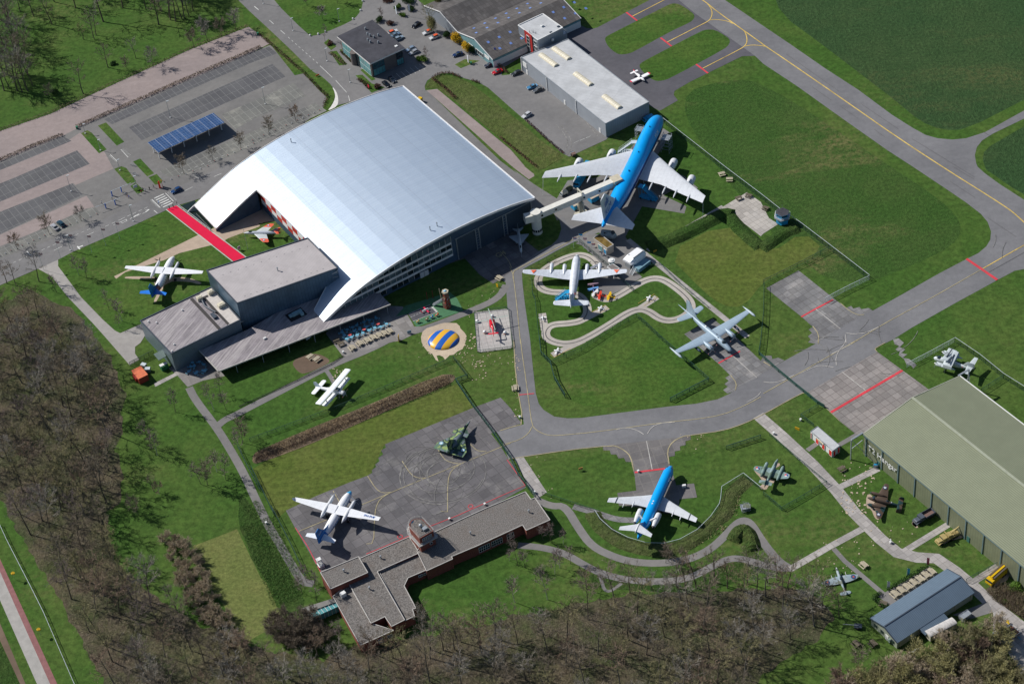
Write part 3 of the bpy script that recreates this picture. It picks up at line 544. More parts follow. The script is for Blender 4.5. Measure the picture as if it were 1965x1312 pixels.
M_wood=paint('bare_wood',(.42,.37,.27),.85,var=.25,sc=2)
def rect(px,z):return W_(px,z)
def fromW(P,ang=GA):
    """world polygon -> local polygon about its first point in grid axes"""
    o=P[0];c_,s_=math.cos(-ang),math.sin(-ang)
    return[((x-o[0])*c_-(y-o[1])*s_,(x-o[0])*s_+(y-o[1])*c_)for x,y in P],o
def placed(o_,xy_,ang=GA):o_.location=(xy_[0],xy_[1],0);o_.rotation_euler=(0,0,ang)
def block(root,L,z0,z1,wallm,roofm,cope=None,ch=.25,cw=.3,wname='wall',rname='roof'):
    MB().prism(L,z0,z1-.02).build(wname,wallm,root)
    ar=sum(L[i][0]*L[(i+1)%len(L)][1]-L[(i+1)%len(L)][0]*L[i][1]for i in range(len(L)))
    r=MB().face([(x,y,z1)for x,y in(L if ar>0 else L[::-1])]).build(rname,roofm,root)
    if cope:
        m=MB()
        for i in range(len(L)):
            a,b=L[i],L[(i+1)%len(L)];m.beam((a[0],a[1],z1+ch/2+.003*i),(b[0],b[1],z1+ch/2+.003*i),cw,ch)
        m.build('coping',cope,r)
    return r
def vent(x,y,z,root,h=.9,r=.28,m=None):
    MB().tube((x,y,z),(x,y,z+h),r*.8,r*.7,8).tube((x,y,z+h),(x,y,z+h+.25),r*1.3,r*.9,8).build('roof_vent',m or M_steel,root)
# ---- main arched hangar
HN=math.radians(29.3);eav=G(772.9,165.9,11.4)
hr=thing('arched_hangar','huge silver hangar with a curved metal roof falling to two pointed feet','hangar')
hr.location=(eav[0],eav[1],0);hr.rotation_euler=(0,0,GA-math.pi/2)
PROF=[(0,11.4),(5,12.5),(10,13.35),(15,13.95),(20,14.4),(25,14.75),(30,14.9),(35,14.95),(40,14.8),(45,14.55),(50,14.15),(55,13.6),(60,12.85),(65,11.9),(70,10.7),(74,9.5),(78,8.0),(82,6.3),(86,4.5),(90,2.7),(95,.4)]
LEN=88.2
def hz(r_):
    for(a,za),(b,zb)in zip(PROF,PROF[1:]):
        if a<=r_<=b:return za+(zb-za)*(r_-a)/(b-a)
    return PROF[-1][1]
def hxy(px,py,z):
    x,y=G(px,py,z);x-=eav[0];y-=eav[1];u,v=uv(x,y);return v,-u
def hroofpt(px,py):
    z=8
    for _ in range(40):
        v,r_=hxy(px,py,z);z+=(hz(max(0,min(95,r_)))-z)*.5
    return v,r_,z
K1=hroofpt(*B1(1598,455)[0]);K0=hroofpt(*B1(1447,262)[0]);KN=hroofpt(*B1(1900,168)[0]);KM=hroofpt(*B2(655,730)[0]);KF=hroofpt(*B2(475,1060)[0]);KT=hroofpt(*B2(545,1165)[0])
print('roof keys',K0,K1,KN,KM,KF,KT)
TH_=.55
def strip(mb,r0,r1,x0a,x0b,x1a,x1b):
    """roof strip between r0 and r1; x range x0a..x0b at r0 and x1a..x1b at r1"""
    z0,z1=hz(r0),hz(r1)
    mb.add([(x0a,-r0,z0),(x0b,-r0,z0),(x1b,-r1,z1),(x1a,-r1,z1)],[(3,2,1,0)][::1]if False else[(0,3,2,1)])
    mb.add([(x0a,-r0,z0-TH_),(x0b,-r0,z0-TH_),(x1b,-r1,z1-TH_),(x1a,-r1,z1-TH_)],[(0,1,2,3)],1)
mb=MB();rn=KN[1];rs=sorted(set([p[0]for p in PROF if p[0]<rn]+[i*2.5 for i in range(40)if i*2.5<rn]+[rn]))
for a,b in zip(rs,rs[1:]):strip(mb,a,b,0,LEN,0,LEN)
def lerp(a,b,t):return a+(b-a)*t
rE0=max(K0[1],K1[1])
rs=sorted(set([rn]+[rn+i*(rE0-rn)/14 for i in range(15)]))
for a,b in zip(rs,rs[1:]):
    ta,tb=(a-rn)/(rE0-rn),(b-rn)/(rE0-rn);strip(mb,a,b,0,lerp(KN[0],K1[0],ta),0,lerp(KN[0],K1[0],tb))
rF=95;x_in=lambda r_:KM[0]+(KF[0]-KM[0])*max(0,(r_-KM[1]))/(KF[1]-KM[1])if r_<KF[1]else lerp(KF[0],KT[0]+.6,(r_-KF[1])/(rF-KF[1]))
rs=sorted(set([rn]+[rn+i*(rF-rn)/16 for i in range(17)]))
for a,b in zip(rs,rs[1:]):strip(mb,a,b,min(x_in(a),LEN),LEN,min(x_in(b),LEN),LEN)
ro=mb.build('roof',[M_roof,M_dframe],hr,True,30)
me=ro.data
mb=MB()
rs=[p[0]for p in PROF]
for a,b in zip(rs,rs[1:]):
    mb.beam((-.12,-a,hz(a)-.22),(-.12,-b,hz(b)-.22),.2,.75)
    mb.beam((LEN+.12,-a,hz(a)-.3),(LEN+.12,-b,hz(b)-.3),.24,.9)
mb.beam((-.1,.15,11.3),(LEN+.1,.15,11.3),.35,.7)
mb.beam((KN[0]+.1,-KN[1]-.1,KN[2]-.2),(KM[0],-KM[1]-.1,KM[2]-.2),.3,.6)
for i in range(10):
    f=lambda t:(lerp(KN[0],K1[0],t)+.1,-lerp(rn,rE0,t),hz(lerp(rn,rE0,t))-.2);mb.beam(f(i/10),f((i+1)/10),.25,.6)
    f=lambda t:(lerp(KM[0],KF[0],t)-.1,-lerp(KM[1],KF[1],t),hz(lerp(KM[1],KF[1],t))-.2);mb.beam(f(i/10),f((i+1)/10),.25,.6)
mb.beam((0,-rE0,hz(rE0)),(K1[0],-rE0,hz(rE0)),.3,.5)
mb.build('fascia',M_fascia,ro)
for px in(B2(1333,470)[0],B2(1385,440)[0],B2(305,-180)[0]):
    v_,r_,z_=hroofpt(*px);vent(v_,-r_,z_,ro,1.5,.22)
FWX=LEN-1.6
mb=MB();P=[(FWX,-r_,hz(r_)-TH_+.05)for r_ in rs if r_<=93]
mb.face([(FWX,0-.4,0)]+[(FWX,-r_ if r_ else-.4,hz(r_)-TH_+.05)for r_ in rs if r_<=90]+[(FWX,-91,0)])
mb.face([(1.2,-.4,0)]+[(1.2,-r_ if r_ else-.4,hz(r_)-TH_+.05)for r_ in rs if r_<=90]+[(1.2,-91,0)])
mb.face([(1.2,-.4,0),(FWX,-.4,0),(FWX,-.4,11.2),(1.2,-.4,11.2)])
mb.face([(KN[0]+.1,-rn+.8,0),(KM[0],-rn+.8,0),(KM[0],-rn+.8,hz(rn)-.6),(KN[0]+.1,-rn+.8,hz(rn)-.6)])
mb.build('wall',M_navy,hr)
mb=MB()
mb.face([(KN[0]-.2,-rn,0),(K1[0]-.3,-rE0,0),(K1[0]-.3,-rE0,hz(rE0)-.5),(lerp(KN[0],K1[0],.5)-.2,-lerp(rn,rE0,.5),hz(lerp(rn,rE0,.5))-.5),(KN[0]-.2,-rn,hz(rn)-.5)])
mb.face([(KM[0]+.3,-KM[1],0),(KF[0]+.3,-KF[1],0),(KF[0]+.3,-KF[1],hz(KF[1])-.5),(lerp(KM[0],KF[0],.5)+.3,-lerp(KM[1],KF[1],.5),hz(lerp(KM[1],KF[1],.5))-.5),(KM[0]+.3,-KM[1],hz(KM[1])-.5)])
mb.each('foot_wall',M_navy,hr)
mb=MB();L_=KM[0]-KN[0];nn=14
for i in range(nn):
    for j in range(2):
        mb.box(KN[0]+.5+(i+.5)*(L_-1.5)/nn,-rn+.7,3.4+j*2.1,(L_-1.5)/nn,.12,2.1,mi=(i+j)%2)
mb.build('chequered_band',[M_white,paint('signal_red',(.45,.04,.03),.5)],hr)
def fwx(px,py):
    best=None
    for i in range(0,340):
        z=i*.05;v,r_=hxy(px,py,z)
        if best is None or abs(v-FWX)<best[0]:best=(abs(v-FWX),r_,z)
    return best[1],best[2]
wl,wr=fwx(*B2(840,910)[0])[0],fwx(*B2(1487,560)[0])[0]
print('office',wl,wr,fwx(*B2(1475,545)[0]),fwx(*B2(1490,690)[0]),fwx(*B2(845,940)[0]))
mb=MB();mw=MB();mfr=MB();r0,r1=wr,88
for(za,zb,kind)in((2.9,3.7,'w'),(5.5,6.3,'w'),(8.1,8.9,'w')):
    re=max([r_ for r_ in[i*.5 for i in range(190)]if hz(r_)-.7>zb]);mb.box(FWX+.12,-(r0+min(re,r1))/2,za,.25,min(re,r1)-r0,zb-za)
for zi,(za,zb)in enumerate(((3.7,5.5),(6.3,8.1),(8.9,11.4),(.9,2.7))):
    n_=int((r1-r0)/2.3)
    for i in range(n_):
        a=r0+i*2.3;top=min(zb,hz(a+2.3)-.75,hz(a)-.75)
        if top-za<.5:continue
        if zi==3 and(a<r0+9 or(i%6)>4):continue
        mw.box(FWX+.06,-(a+1.15),za+.05,.1,2.1,top-za-.1,mi=(0 if random.Random(i*7+zi).random()<.3 else 1))
        mfr.box(FWX+.1,-a,za,.16,.09,top-za)
mb.each('spandrel',M_fascia,hr)
for wo in mw.each('window',[M_glass,paint('office_glass',(.10,.14,.155),.2,var=.5,sc=.5)],hr):pass
mfr.each('mullion',M_wframe,hr)
mb=MB()
for r_ in(r0+3.2,r0+5.0):mb.box(FWX+.1,-r_-8,0,.15,1.6,2.3)
mb.each('door',M_wframe,hr)
mb=MB()
for r_ in(.8,11.5,12.9,23.0,24.4,wr-2):mb.box(FWX+.2,-r_,0,.35,.3,9.4)
for r_ in(11.5,23.0):
    for k in range(8):mb.beam((FWX+.2,-r_,.6+k*1.15),(FWX+.2,-r_-1.4,.6+k*1.15),.1,.12)
mb.beam((FWX+.25,-.5,9.4),(FWX+.25,-wr+1.5,9.4),.35,.25)
mb.build('door_rail',M_steel,hr)
mb=MB()
for a,b in((1,11),(13.3,22.7),(24.8,wr-2.4)):mb.box(FWX+.12,-(a+b)/2,.1,.14,b-a,9.1)
mb.each('hangar_door',stripes('door_leaf',(.05,.075,.105),(.035,.05,.075),0,1.2,.04,.5,.2,axis=1),hr)
# ---- entrance buildings
def localised(root_ang,*polys):
    pass
def bld(name,label,cat,px,z):
    P=W_(px,z);L,o=fromW(P);r=thing(name,label,cat,(o[0],o[1],0),GA);return r,L,o
def loc(o,px,z):
    x,y=G(px[0],px[1],z);L,_=fromW([(o[0],o[1]),(x,y)]);return L[1]
zU,zL,zR=13.6,8.05,4.0
ru,LU,oU=bld('exhibition_block','tall grey block with a pale membrane roof against the foot of the silver hangar','building',[B1(1530,770)[0],B2(425,530)[0],B2(648,752)[0],B1(1755,1012)[0]],zU)
block(ru,LU,0,zU,M_bclad2,M_felt,M_dframe,.3,.35)
mb=MB()
for k in range(12):mb.box(*loc(oU,(lerp(428,590,k/11),lerp(527,473,k/11)),zU),zU,.4,.12,.04)
for k in range(14):mb.box(*loc(oU,(lerp(470,620,k/13),lerp(568,516,k/13)),zU),zU,.4,.12,.04)
mb.build('roof_fixings',M_dframe,ru)
vent(*loc(oU,B2(205,770)[0],zU),zU,ru,1.3,.25)
mb=MB()
a,b=loc(oU,(560,560.5),zU),loc(oU,(590,545),zU)
lx,ly=LU[3];rx,ry=LU[2]
for k in range(3):mb.beam((lerp(lx,rx,.55),ly-.25,11.4-k*2.0),(rx-.5,ry-.25,12.2-k*1.7),.15,.2)
mb.beam((lerp(lx,rx,.62),ly-.3,5),(rx-.3,ry-.3,13),.35,.35)
mb.build('brace',M_steel,ru)
MB().box(lerp(lx,rx,.47),ly-.12,4,1.6,.2,8.8).box(lerp(lx,rx,.09),ly-.12,4,2.2,.2,7.6).build('light_panel',M_bclad,ru)
rl,LL,oL=bld('entrance_block','lower grey steel block with streaky weathered roof and ventilation plant','building',[B1(1040,1142)[0],B1(1562,893)[0],B1(1778,1135)[0],C1(1268,112)[0]],zL)
block(rl,LL,0,zL,M_bclad,M_streak,M_dframe,.3,.35)
plt=[loc(oL,p,zL)for p in[B1(1475,935)[0],B1(1560,897)[0],B1(1772,1132)[0],B1(1690,1170)[0]]]
pr=MB().face([(x,y,zL+.03)for x,y in plt[::-1]]).build('pale_roof_field',paint('pale_membrane',(.52,.48,.44),.8,var=.15,sc=.5,dirt=.2),rl)
if pr.data.polygons[0].normal.z<0:pr.data.flip_normals()
mb=MB()
def bandL(pts,w_,z,o=oL):
    Q=[loc(o,p,zL)for p in pts]
    for p_,q_ in zip(Q,Q[1:]):mb.beam((p_[0],p_[1],z),(q_[0],q_[1],z),w_,.08)
bandL(B1(1415,975,1625,1200),1.1,zL+.06);bandL(B1(1505,965,1590,1060,1690,1165),.9,zL+.10);bandL(B1(1475,985,1540,955),.9,zL+.15)
mb.build('walkway',paint('walkway_mat',(.055,.05,.048),.9),rl)
mb=MB()
for p_,sx,sy in((B1(1480,985)[0],1.9,1.5),(B1(1562,940)[0],1.9,1.5),(B1(1640,1035)[0],2.4,1.7)):
    x,y=loc(oL,p_,zL);mb.box(x,y,zL+.1,sx,sy,1.3);mb.tube((x-.4,y,zL+1.4),(x-.4,y,zL+1.55),.42,.42,12).tube((x+.45,y,zL+1.4),(x+.45,y,zL+1.55),.42,.42,12)
mb.each('ventilation_unit',M_cream,rl,3)
mb=MB();Q=[loc(oL,p_,zL)for p_ in B1(1500,1000,1520,1040,1560,1065,1600,1085)]
mb.path([(x,y,zL+.6)for x,y in Q],.3,8);x,y=loc(oL,B1(1585,1110)[0],zL);mb.box(x,y,zL+.1,1.2,2.8,.7,R_(0));mb.build('duct',M_dframe,rl)
for p_ in(B1(1100,1150)[0],B1(1160,1158)[0],B1(1350,1065)[0],C1(1290,45)[0],C1(1275,95)[0]):vent(*loc(oL,p_,zL),zL,rl,.3,.25,M_white)
Pc=[loc(oL,p_,4.2)for p_ in d8(605,555,770,470,830,590,700,665)]
MB().prism(Pc,4.0,4.2).build('side_canopy',paint('canopy_green',(.10,.14,.13),.6),rl)
zr=3.9
rr,LR,oR=bld('restaurant_wing','long low restaurant wing with streaked flat roof and thin canopy edge','building',[C1(1475,87)[0],B2(-20,1205)[0],B2(395,965)[0],B2(610,920)[0],B2(958,935)[0],B2(1040,1020)[0],C1(1618,242)[0]],zr)
mb=MB().prism(LR,zr-.35,zr-.02);mb.build('canopy',M_dframe,rr)
ar_=LR if sum(LR[i][0]*LR[(i+1)%7][1]-LR[(i+1)%7][0]*LR[i][1]for i in range(7))>0 else LR[::-1]
rfr=MB().face([(x,y,zr)for x,y in ar_]).build('roof',M_streak,rr)
mb=MB()
for i in(5,6):a,b=LR[i],LR[(i+1)%7];mb.beam((a[0],a[1],zr+.02),(b[0],b[1],zr+.02),.28,.4+.01*i)
mb.build('roof_edge',M_coping,rfr)
kA,kB=LR[5],LR[6]
mb=MB()
for t in(.02,.16,.30,.45,.60,.75,.90):x,y=lerp(kA[0],kB[0],t),lerp(kA[1],kB[1],t);mb.beam((x,y+.4,0),(x,y+.4,zr-.3),.22,.22)
mb.each('column',M_steel,rr)
inn=[(LR[0][0]+.5,LR[0][1]-1),(LR[4][0]-3,LR[4][1]-1.5),(LR[5][0]-2.5,LR[5][1]+4.2),(LR[6][0]+2,LR[6][1]+4.2)]
MB().prism(inn,0,zr-.4).build('glass_wall',M_glass,rr)
mb=MB()
for k in range(24):
    t=k/24;x,y=lerp(inn[2][0],inn[3][0],t),lerp(inn[2][1],inn[3][1],t);mb.box(x,y-.1,0,.12,.15,zr-.45)
mb.build('window_frame',M_wframe,rr)
p1,p2=loc(oR,(398,634.5),6.6),loc(oR,(579,565),6.6)
mb=MB().tube((p1[0],p1[1],5.2),(p2[0],p2[1],5.2),.55,.55,14);mb.tube((p1[0]-.5,p1[1]+1.2,5.2),(p1[0]+.2,p1[1],5.2),.55,.55,12);mb.build('exhaust_duct',paint('duct_metal',(.30,.34,.37),.35,.6),rr)
mb=MB();x,y=loc(oR,B2(340,1095)[0],zr)
mb.box(x,y,zr+.02,6.2,4.6,.05,mi=1).box(x+.5,y,zr+.08,3.6,1.2,1.1).box(x+1.6,y-1.2,zr+.08,1.1,1.6,1.0).box(x-1.8,y+.3,zr+.08,1.2,1.2,.7);mb.build('roof_plant',[paint('plant_teal',(.22,.36,.40),.5),M_black],rr)
x,y=loc(oR,c2(520,540)[0],zr);MB().box(x,y,zr+.05,1.4,1.0,.8).build('roof_plant',M_white,rr)
x,y=loc(oR,c2(155,930)[0],zr);MB().box(x,y,zr+.05,1.0,.6,.5).build('roof_plant',M_white,rr)
# ---- office building, north
zo=7.3
rb,LO,oO=bld('office_building','dark flat roofed brown office with blue green glass beside the car park','building',[A2(648,272)[0],A2(905,150)[0],A2(1140,355)[0],A2(888,470)[0]],zo)
L2=[(x,y)for x,y in LO]
cx0=sum(p[0]for p in LO)/4;cy0=sum(p[1]for p in LO)/4
WL=[((x-cx0)*.93+cx0,(y-cy0)*.95+cy0)for x,y in LO]
M_obr=stripes('brown_panels',(.135,.115,.108),(.10,.085,.08),0,.5,.03,.7,axis=2)
block(rb,WL,0,zo-.4,M_obr,M_darkroof)
MB().prism([((x-cx0)*1.02+cx0,(y-cy0)*1.02+cy0)for x,y in LO],zo-.55,zo+.02,0,1).build('roof_slab',[M_fascia,M_darkroof],rb)
def wallpatch(root,a,b,t0,t1,z0,z1,mat,off=.12,name='window',nx=1,nz=1,fm=None):
    """glazed panel on the wall a->b between fractions; split into nx by nz panes with frames"""
    dx,dy=b[0]-a[0],b[1]-a[1];L_=math.hypot(dx,dy);ang=math.atan2(dy,dx);n_x,n_y=dy/L_,-dx/L_
    cx_=a[0]+dx*(t0+t1)/2+n_x*off;cy_=a[1]+dy*(t0+t1)/2+n_y*off;w_=L_*(t1-t0)
    fr=MB().box(cx_,cy_,z0,w_,.1,z1-z0,ang).build(name,mat,root)
    m_=MB()
    for i in range(nx+1):
        t=t0+(t1-t0)*i/nx;m_.box(a[0]+dx*t+n_x*off,a[1]+dy*t+n_y*off,z0,.11,.18,z1-z0,ang)
    for j in range(nz+1):m_.box(cx_,cy_,z0+(z1-z0)*j/nz-.05,w_,.17,.1,ang)
    m_.build('frame',fm or M_wframe,fr);return fr
a,b,c_,d_=WL[3],WL[0],WL[2],WL[1]
fw=(WL[3],WL[2])
wallpatch(rb,WL[3],WL[2],.04,.40,.3,3.4,M_gteal,nx=4,name='glazing',fm=M_dframe);wallpatch(rb,WL[3],WL[2],.04,.40,3.6,6.6,paint('office_glass_dark',(.04,.10,.12),.1,var=.5,spec=.8),nx=4,name='glazing',fm=M_dframe)
wallpatch(rb,WL[3],WL[2],.78,.98,.3,3.0,M_gteal,nx=3,name='glazing',fm=M_dframe);wallpatch(rb,WL[3],WL[2],.78,.98,3.4,6.6,M_glass,nx=3,name='glazing',fm=M_dframe)
wallpatch(rb,WL[0],WL[3],.06,.36,.3,5.8,M_gteal,nx=5,nz=2,name='glazing');wallpatch(rb,WL[0],WL[3],.62,.97,.3,5.8,M_gteal,nx=6,nz=2,name='glazing')
x,y=lerp(WL[0][0],WL[3][0],.45),lerp(WL[0][1],WL[3][1],.45)
MB().tube((x-.2,y,0),(x-.2,y,5.6),1.6,1.6,20).build('entrance_drum',M_obr,rb)
MB().box(lerp(WL[0][0],WL[3][0],.55)-.2,lerp(WL[0][1],WL[3][1],.55),0,.4,2.6,5.4).build('entrance',M_glass,rb)
for p_ in e2(665,375,690,440,720,458,770,478,825,455,695,515,725,540,825,545):
    pass
for k in range(0,16,2):
    q_=[(665,375),(690,440),(720,458),(770,478),(825,455),(695,515),(725,540),(825,545)][k//2];x,y=loc(oO,e2(*q_)[0],zo)
    MB().box(x,y,zo+.02,.65,.5,.9).tube((x,y,zo+.9),(x+.1,y,zo+1.15),.32,.3,8).build('ventilation_cowl',M_steel,rb)
x,y=loc(oO,e2(1050,585)[0],zo);MB().box(x,y,zo+.02,1.1,1.0,.25).build('rooflight',M_white,rb)
# ---- big pale flat hangar
zw=6.3
rw,LW,oW=bld('flat_roofed_hangar','long pale metal hangar with white roof and four barrel rooflights','hangar',[A3(155,425)[0],A3(500,292)[0],A3(1100,757)[0],A3(778,918)[0]],zw)
block(rw,LW,0,zw,M_wclad,M_wroof,M_steel,.2,.25)
for q_ in((300,405,415,490),(395,358,510,440),(555,545,672,632),(768,712,885,802)):
    a=loc(oW,A3(q_[0],q_[1])[0],zw);b=loc(oW,A3(q_[2],q_[3])[0],zw);ang=math.atan2(b[1]-a[1],b[0]-a[0]);L_=math.hypot(b[0]-a[0],b[1]-a[1])
    m_=MB();rings=[]
    for k in range(19):
        t=k/18;cxx,cyy=lerp(a[0],b[0],t),lerp(a[1],b[1],t);rr_=1.0 if k%2 else .93
        rings.append([(cxx-math.sin(ang)*math.cos(s_)*1.15*rr_,cyy+math.cos(ang)*math.cos(s_)*1.15*rr_,zw+.12+math.sin(s_)*.75*rr_)for s_ in[math.pi*j/8 for j in range(9)]])
    m_.loft(rings);m_.box((a[0]+b[0])/2,(a[1]+b[1])/2,zw,L_+.3,2.5,.2,ang);m_.build('barrel_rooflight',M_cream,rw)
mb=MB()
for t in(.0,.31,.66):mb.box(lerp(LW[0][0],LW[3][0],t)-.12,lerp(LW[0][1],LW[3][1],t),0,.25,.25,zw)
mb.each('downpipe',M_white,rw)
for t in(.06,.52,.93):mb=MB().box(lerp(LW[0][0],LW[3][0],t)-.08,lerp(LW[0][1],LW[3][1],t),0,.12,1.0,2.1);mb.build('door',M_white,rw)
MB().box(lerp(LW[0][0],LW[3][0],.04)-.1,lerp(LW[0][1],LW[3][1],.04),2.9,.14,2.6,2.2).build('sign_panel',M_white,rw)
# ---- three storey office with a red stair bay
zt=9.4
rt,LT,oT=bld('airport_office_tower','three storey pale grey office with a tall red bay and flat white roof','building',[A3(132,190)[0],A3(315,105)[0],A3(462,208)[0],A3(278,300)[0]],zt)
block(rt,LT,0,zt,M_wclad,M_wroof,M_white,.25,.3)
wallpatch(rt,LT[0],LT[3],.36,.72,0,zt+.5,M_red,.35,'red_bay',1,1,M_red);wallpatch(rt,LT[0],LT[3],.46,.60,.3,zt-1.0,M_glass,.5,'bay_glazing',1,5)
for z_ in(1.0,4.1):wallpatch(rt,LT[0],LT[3],.08,.27,z_,z_+1.5,M_glass,nx=2)
for z_ in(1.0,4.1,6.6):wallpatch(rt,LT[0],LT[3],.78,.93,z_,z_+1.5,M_glass,nx=2)
mb=MB()
for k in range(14):t=k/13;mb.box(lerp(LT[1][0],LT[2][0],t)+1.6,lerp(LT[1][1],LT[2][1],t),6.2,.08,.08,1.1)
mb.beam((LT[1][0]+1.6,LT[1][1],7.3),(LT[2][0]+1.6,LT[2][1],7.3),.09,.09);mb.beam((LT[1][0]+.9,LT[1][1],6.15),(LT[2][0]+.9,LT[2][1],6.15),1.8,.15)
mb.build('terrace_railing',M_steel,rt)
MB().box(LT[2][0]+.9,(LT[1][1]+LT[2][1])/2,0,1.8,abs(LT[1][1]-LT[2][1]),6.1).build('terrace_base',M_wclad,rt)
x,y=loc(oT,A3(310,197)[0],zt);MB().tube((x,y,zt),(x,y,zt+1.2),.08).beam((x-.9,y,zt+1),(x+.9,y+.3,zt+1.1),.1,.1).box(x,y,zt,1.1,.8,.5).build('antenna',M_white,rt)
mb=MB();random.seed(2)
for k in range(8):x,y=loc(oT,A3(215+random.random()*50,235+random.random()*18)[0],zt);mb.tube((x,y,zt),(x,y,zt+.7+random.random()*.8),.05)
mb.each('antenna',M_dframe,rt)
for q_ in((430,200),(375,243)):x,y=loc(oT,A3(*q_)[0],zt);MB().box(x,y,zt+.02,1.0,.7,.35).build('roof_unit',M_dframe,rt)
x,y=loc(oT,A3(383,290)[0],7.0);MB().box(x,y-.5,6.4,.8,.6,1.0).build('air_conditioner',M_white,rt)
# ---- workshop hall with grey cement sheet roof and blue-ish gable
ze,zk=4.0,7.2
def gable_hall(name,label,cat,px_l0,px_l1,px_r0,px_r1,ze,zk,roofm,wallm,ang=GA):
    """eave corners: front-left, back-left(far), front-right, far-right given as pixels at eave height"""
    pass
P=W_([c5(490,588)[0],c5(1290,180)[0]],ze);Pr=W_([c5(270,312)[0],c5(920,-10)[0]],zk)
u0,v0=uv(*P[0]);u1,v1=uv(*P[1]);ur,vr=uv(*Pr[0])
hl=v0-vr;print('workshop',u0,u1,v0,vr,v1)
u1=u0+42
vv=(v0+v1)/2;org=xy(u0,vv);rk=thing('workshop_hall','large workshop hall with dark cement roof, blue skylights and pale green gable','building',(org[0],org[1],0),GA)
hw_=abs(vv-vr);LN=u1-u0
def gab(root,LN,hw,ze,zk,roofm,wallm,trim,over=.25,zoff=0,y0=0):
    mb=MB();mb.face([(0,y0-hw,0),(0,y0+hw,0),(0,y0+hw,ze),(0,y0,zk),(0,y0-hw,ze)]).face([(LN,y0-hw,0),(LN,y0-hw,ze),(LN,y0,zk),(LN,y0+hw,ze),(LN,y0+hw,0)]).face([(0,y0-hw,0),(0,y0-hw,ze),(LN,y0-hw,ze),(LN,y0-hw,0)]).face([(0,y0+hw,0),(LN,y0+hw,0),(LN,y0+hw,ze),(0,y0+hw,ze)]);mb.build('wall',wallm,root)
    ob=[]
    for s_ in(-1,1):
        sl_=(zk-ze)/hw;m_=MB();e=y0+s_*(hw+over);zz=ze-over*sl_+.12
        m_.add([(-over,e,zz),(LN+over,e,zz),(LN+over,y0,zk+.12),(-over,y0,zk+.12),(-over,e,zz-.12),(LN+over,e,zz-.12),(LN+over,y0,zk),(-over,y0,zk)],[(0,1,2,3)if s_<0 else(3,2,1,0),(7,6,5,4)if s_<0 else(4,5,6,7),(4,5,1,0)if s_<0 else(0,1,5,4),(0,3,7,4),(1,5,6,2)]);ob.append(m_.build('roof',roofm,root))
    m_=MB()
    for x in(-over,LN+over):
        for s_ in(-1,1):m_.beam((x,y0+s_*(hw+over),ze-.05),(x,y0,zk+.12),.22,.3+.01*s_)
    m_.each('verge_trim',trim,root,2);return ob
rf=gab(rk,LN,hw_,ze,zk,M_eternit,paint('teal_gable',(.16,.30,.32),.5,var=.15),M_white)
gab(rk,LN,hw_,ze,zk,M_eternit,M_wclad,M_white,y0=hw_*2+.3)
mb=MB()
for i in range(9):
    for j in range(2):
        s_=-(.35+j*.4);yy=s_*hw_;zz=zk+(ze-zk)*abs(s_);mb.add([(3+i*5.2+j*2,yy-.55,zz+.17-.55*(zk-ze)/hw_),(4+i*5.2+j*2,yy-.55,zz+.17-.55*(zk-ze)/hw_),(4+i*5.2+j*2,yy+.55,zz+.17+.55*(zk-ze)/hw_),(3+i*5.2+j*2,yy+.55,zz+.17+.55*(zk-ze)/hw_)],[(0,1,2,3)])
        yy=-yy;mb.add([(3+i*5.2+j*2,yy-.55,zz+.17+.55*(zk-ze)/hw_),(4+i*5.2+j*2,yy-.55,zz+.17+.55*(zk-ze)/hw_),(4+i*5.2+j*2,yy+.55,zz+.17-.55*(zk-ze)/hw_),(3+i*5.2+j*2,yy+.55,zz+.17-.55*(zk-ze)/hw_)],[(0,1,2,3)])
mb.each('skylight',paint('skylight_blue',(.16,.25,.55),.2,var=.2,spec=.8),rk)
MB().box(LN/2,-hw_-.06,0,LN,.1,2.8).build('white_plinth',M_white,rk)
wallpatch(rk,(0,hw_),(0,-hw_),.3,.42,1.0,2.8,M_glass,nx=3);wallpatch(rk,(0,hw_),(0,-hw_),.5,.72,1.0,2.8,M_glass,nx=4);wallpatch(rk,(0,hw_),(0,-hw_),.76,.9,2.3,3.5,M_white,name='sign_board')
# ---- olive hangar, right edge
ze,zk=8.6,11.55
a=uv(*G(1657,832,ze));b=uv(*G(*C4(1457,285)[0],ze));print('olive',a,b)
vtop=(a[1]+b[1])/2;ul,ur_=a[0],b[0];hw_=(ur_-ul)/2;um=(ul+ur_)/2;LN=150
org=xy(um,vtop);rg=thing('olive_hangar','long olive green corrugated hangar at the right with a pitched roof','hangar',(org[0],org[1],0),GA-math.pi/2)
rf=gab(rg,LN,hw_,ze,zk,M_greenroof,M_greenwall,paint('olive_trim',(.40,.41,.33),.5),.3)
MB().beam((-.3,0,zk+.2),(LN,0,zk+.2),.9,.14).build('ridge_cap',paint('ridge_pale',(.33,.35,.26),.5),rf[0])
MB().beam((-.3,hw_+.35,ze+.02),(LN,hw_+.35,ze+.02),.3,.35).build('gutter',M_white,rf[1])
mb=MB()
for k in range(16):mb.box(1.2+k*7.15,-hw_-.1,0,.35,.3,ze-.4)
mb.beam((-.3,-hw_-.32,ze-.1),(LN,-hw_-.32,ze-.1),.18,.25);mb.each('steel_post',paint('post_blue',(.12,.18,.19),.5),rg)
for k,(u_,t_)in enumerate(((9.5,'T2'),(19.3,'Hangar'))):pass
put_text('sign_lettering','T2 Hangar',3.0,M_white,Matrix(((1,0,0,8.6),(0,0,-1,-hw_-.26),(0,1,0,4.9),(0,0,0,1))),rg,.05)
for x_ in(6.9,46.2,71.5):MB().box(x_ if x_ !=46.2 else 45.5,-hw_-.1,0,1.1,.14,2.2).build('door',M_white if x_>50 else paint('door_green',(.05,.14,.12),.5),rg)
mb=MB()
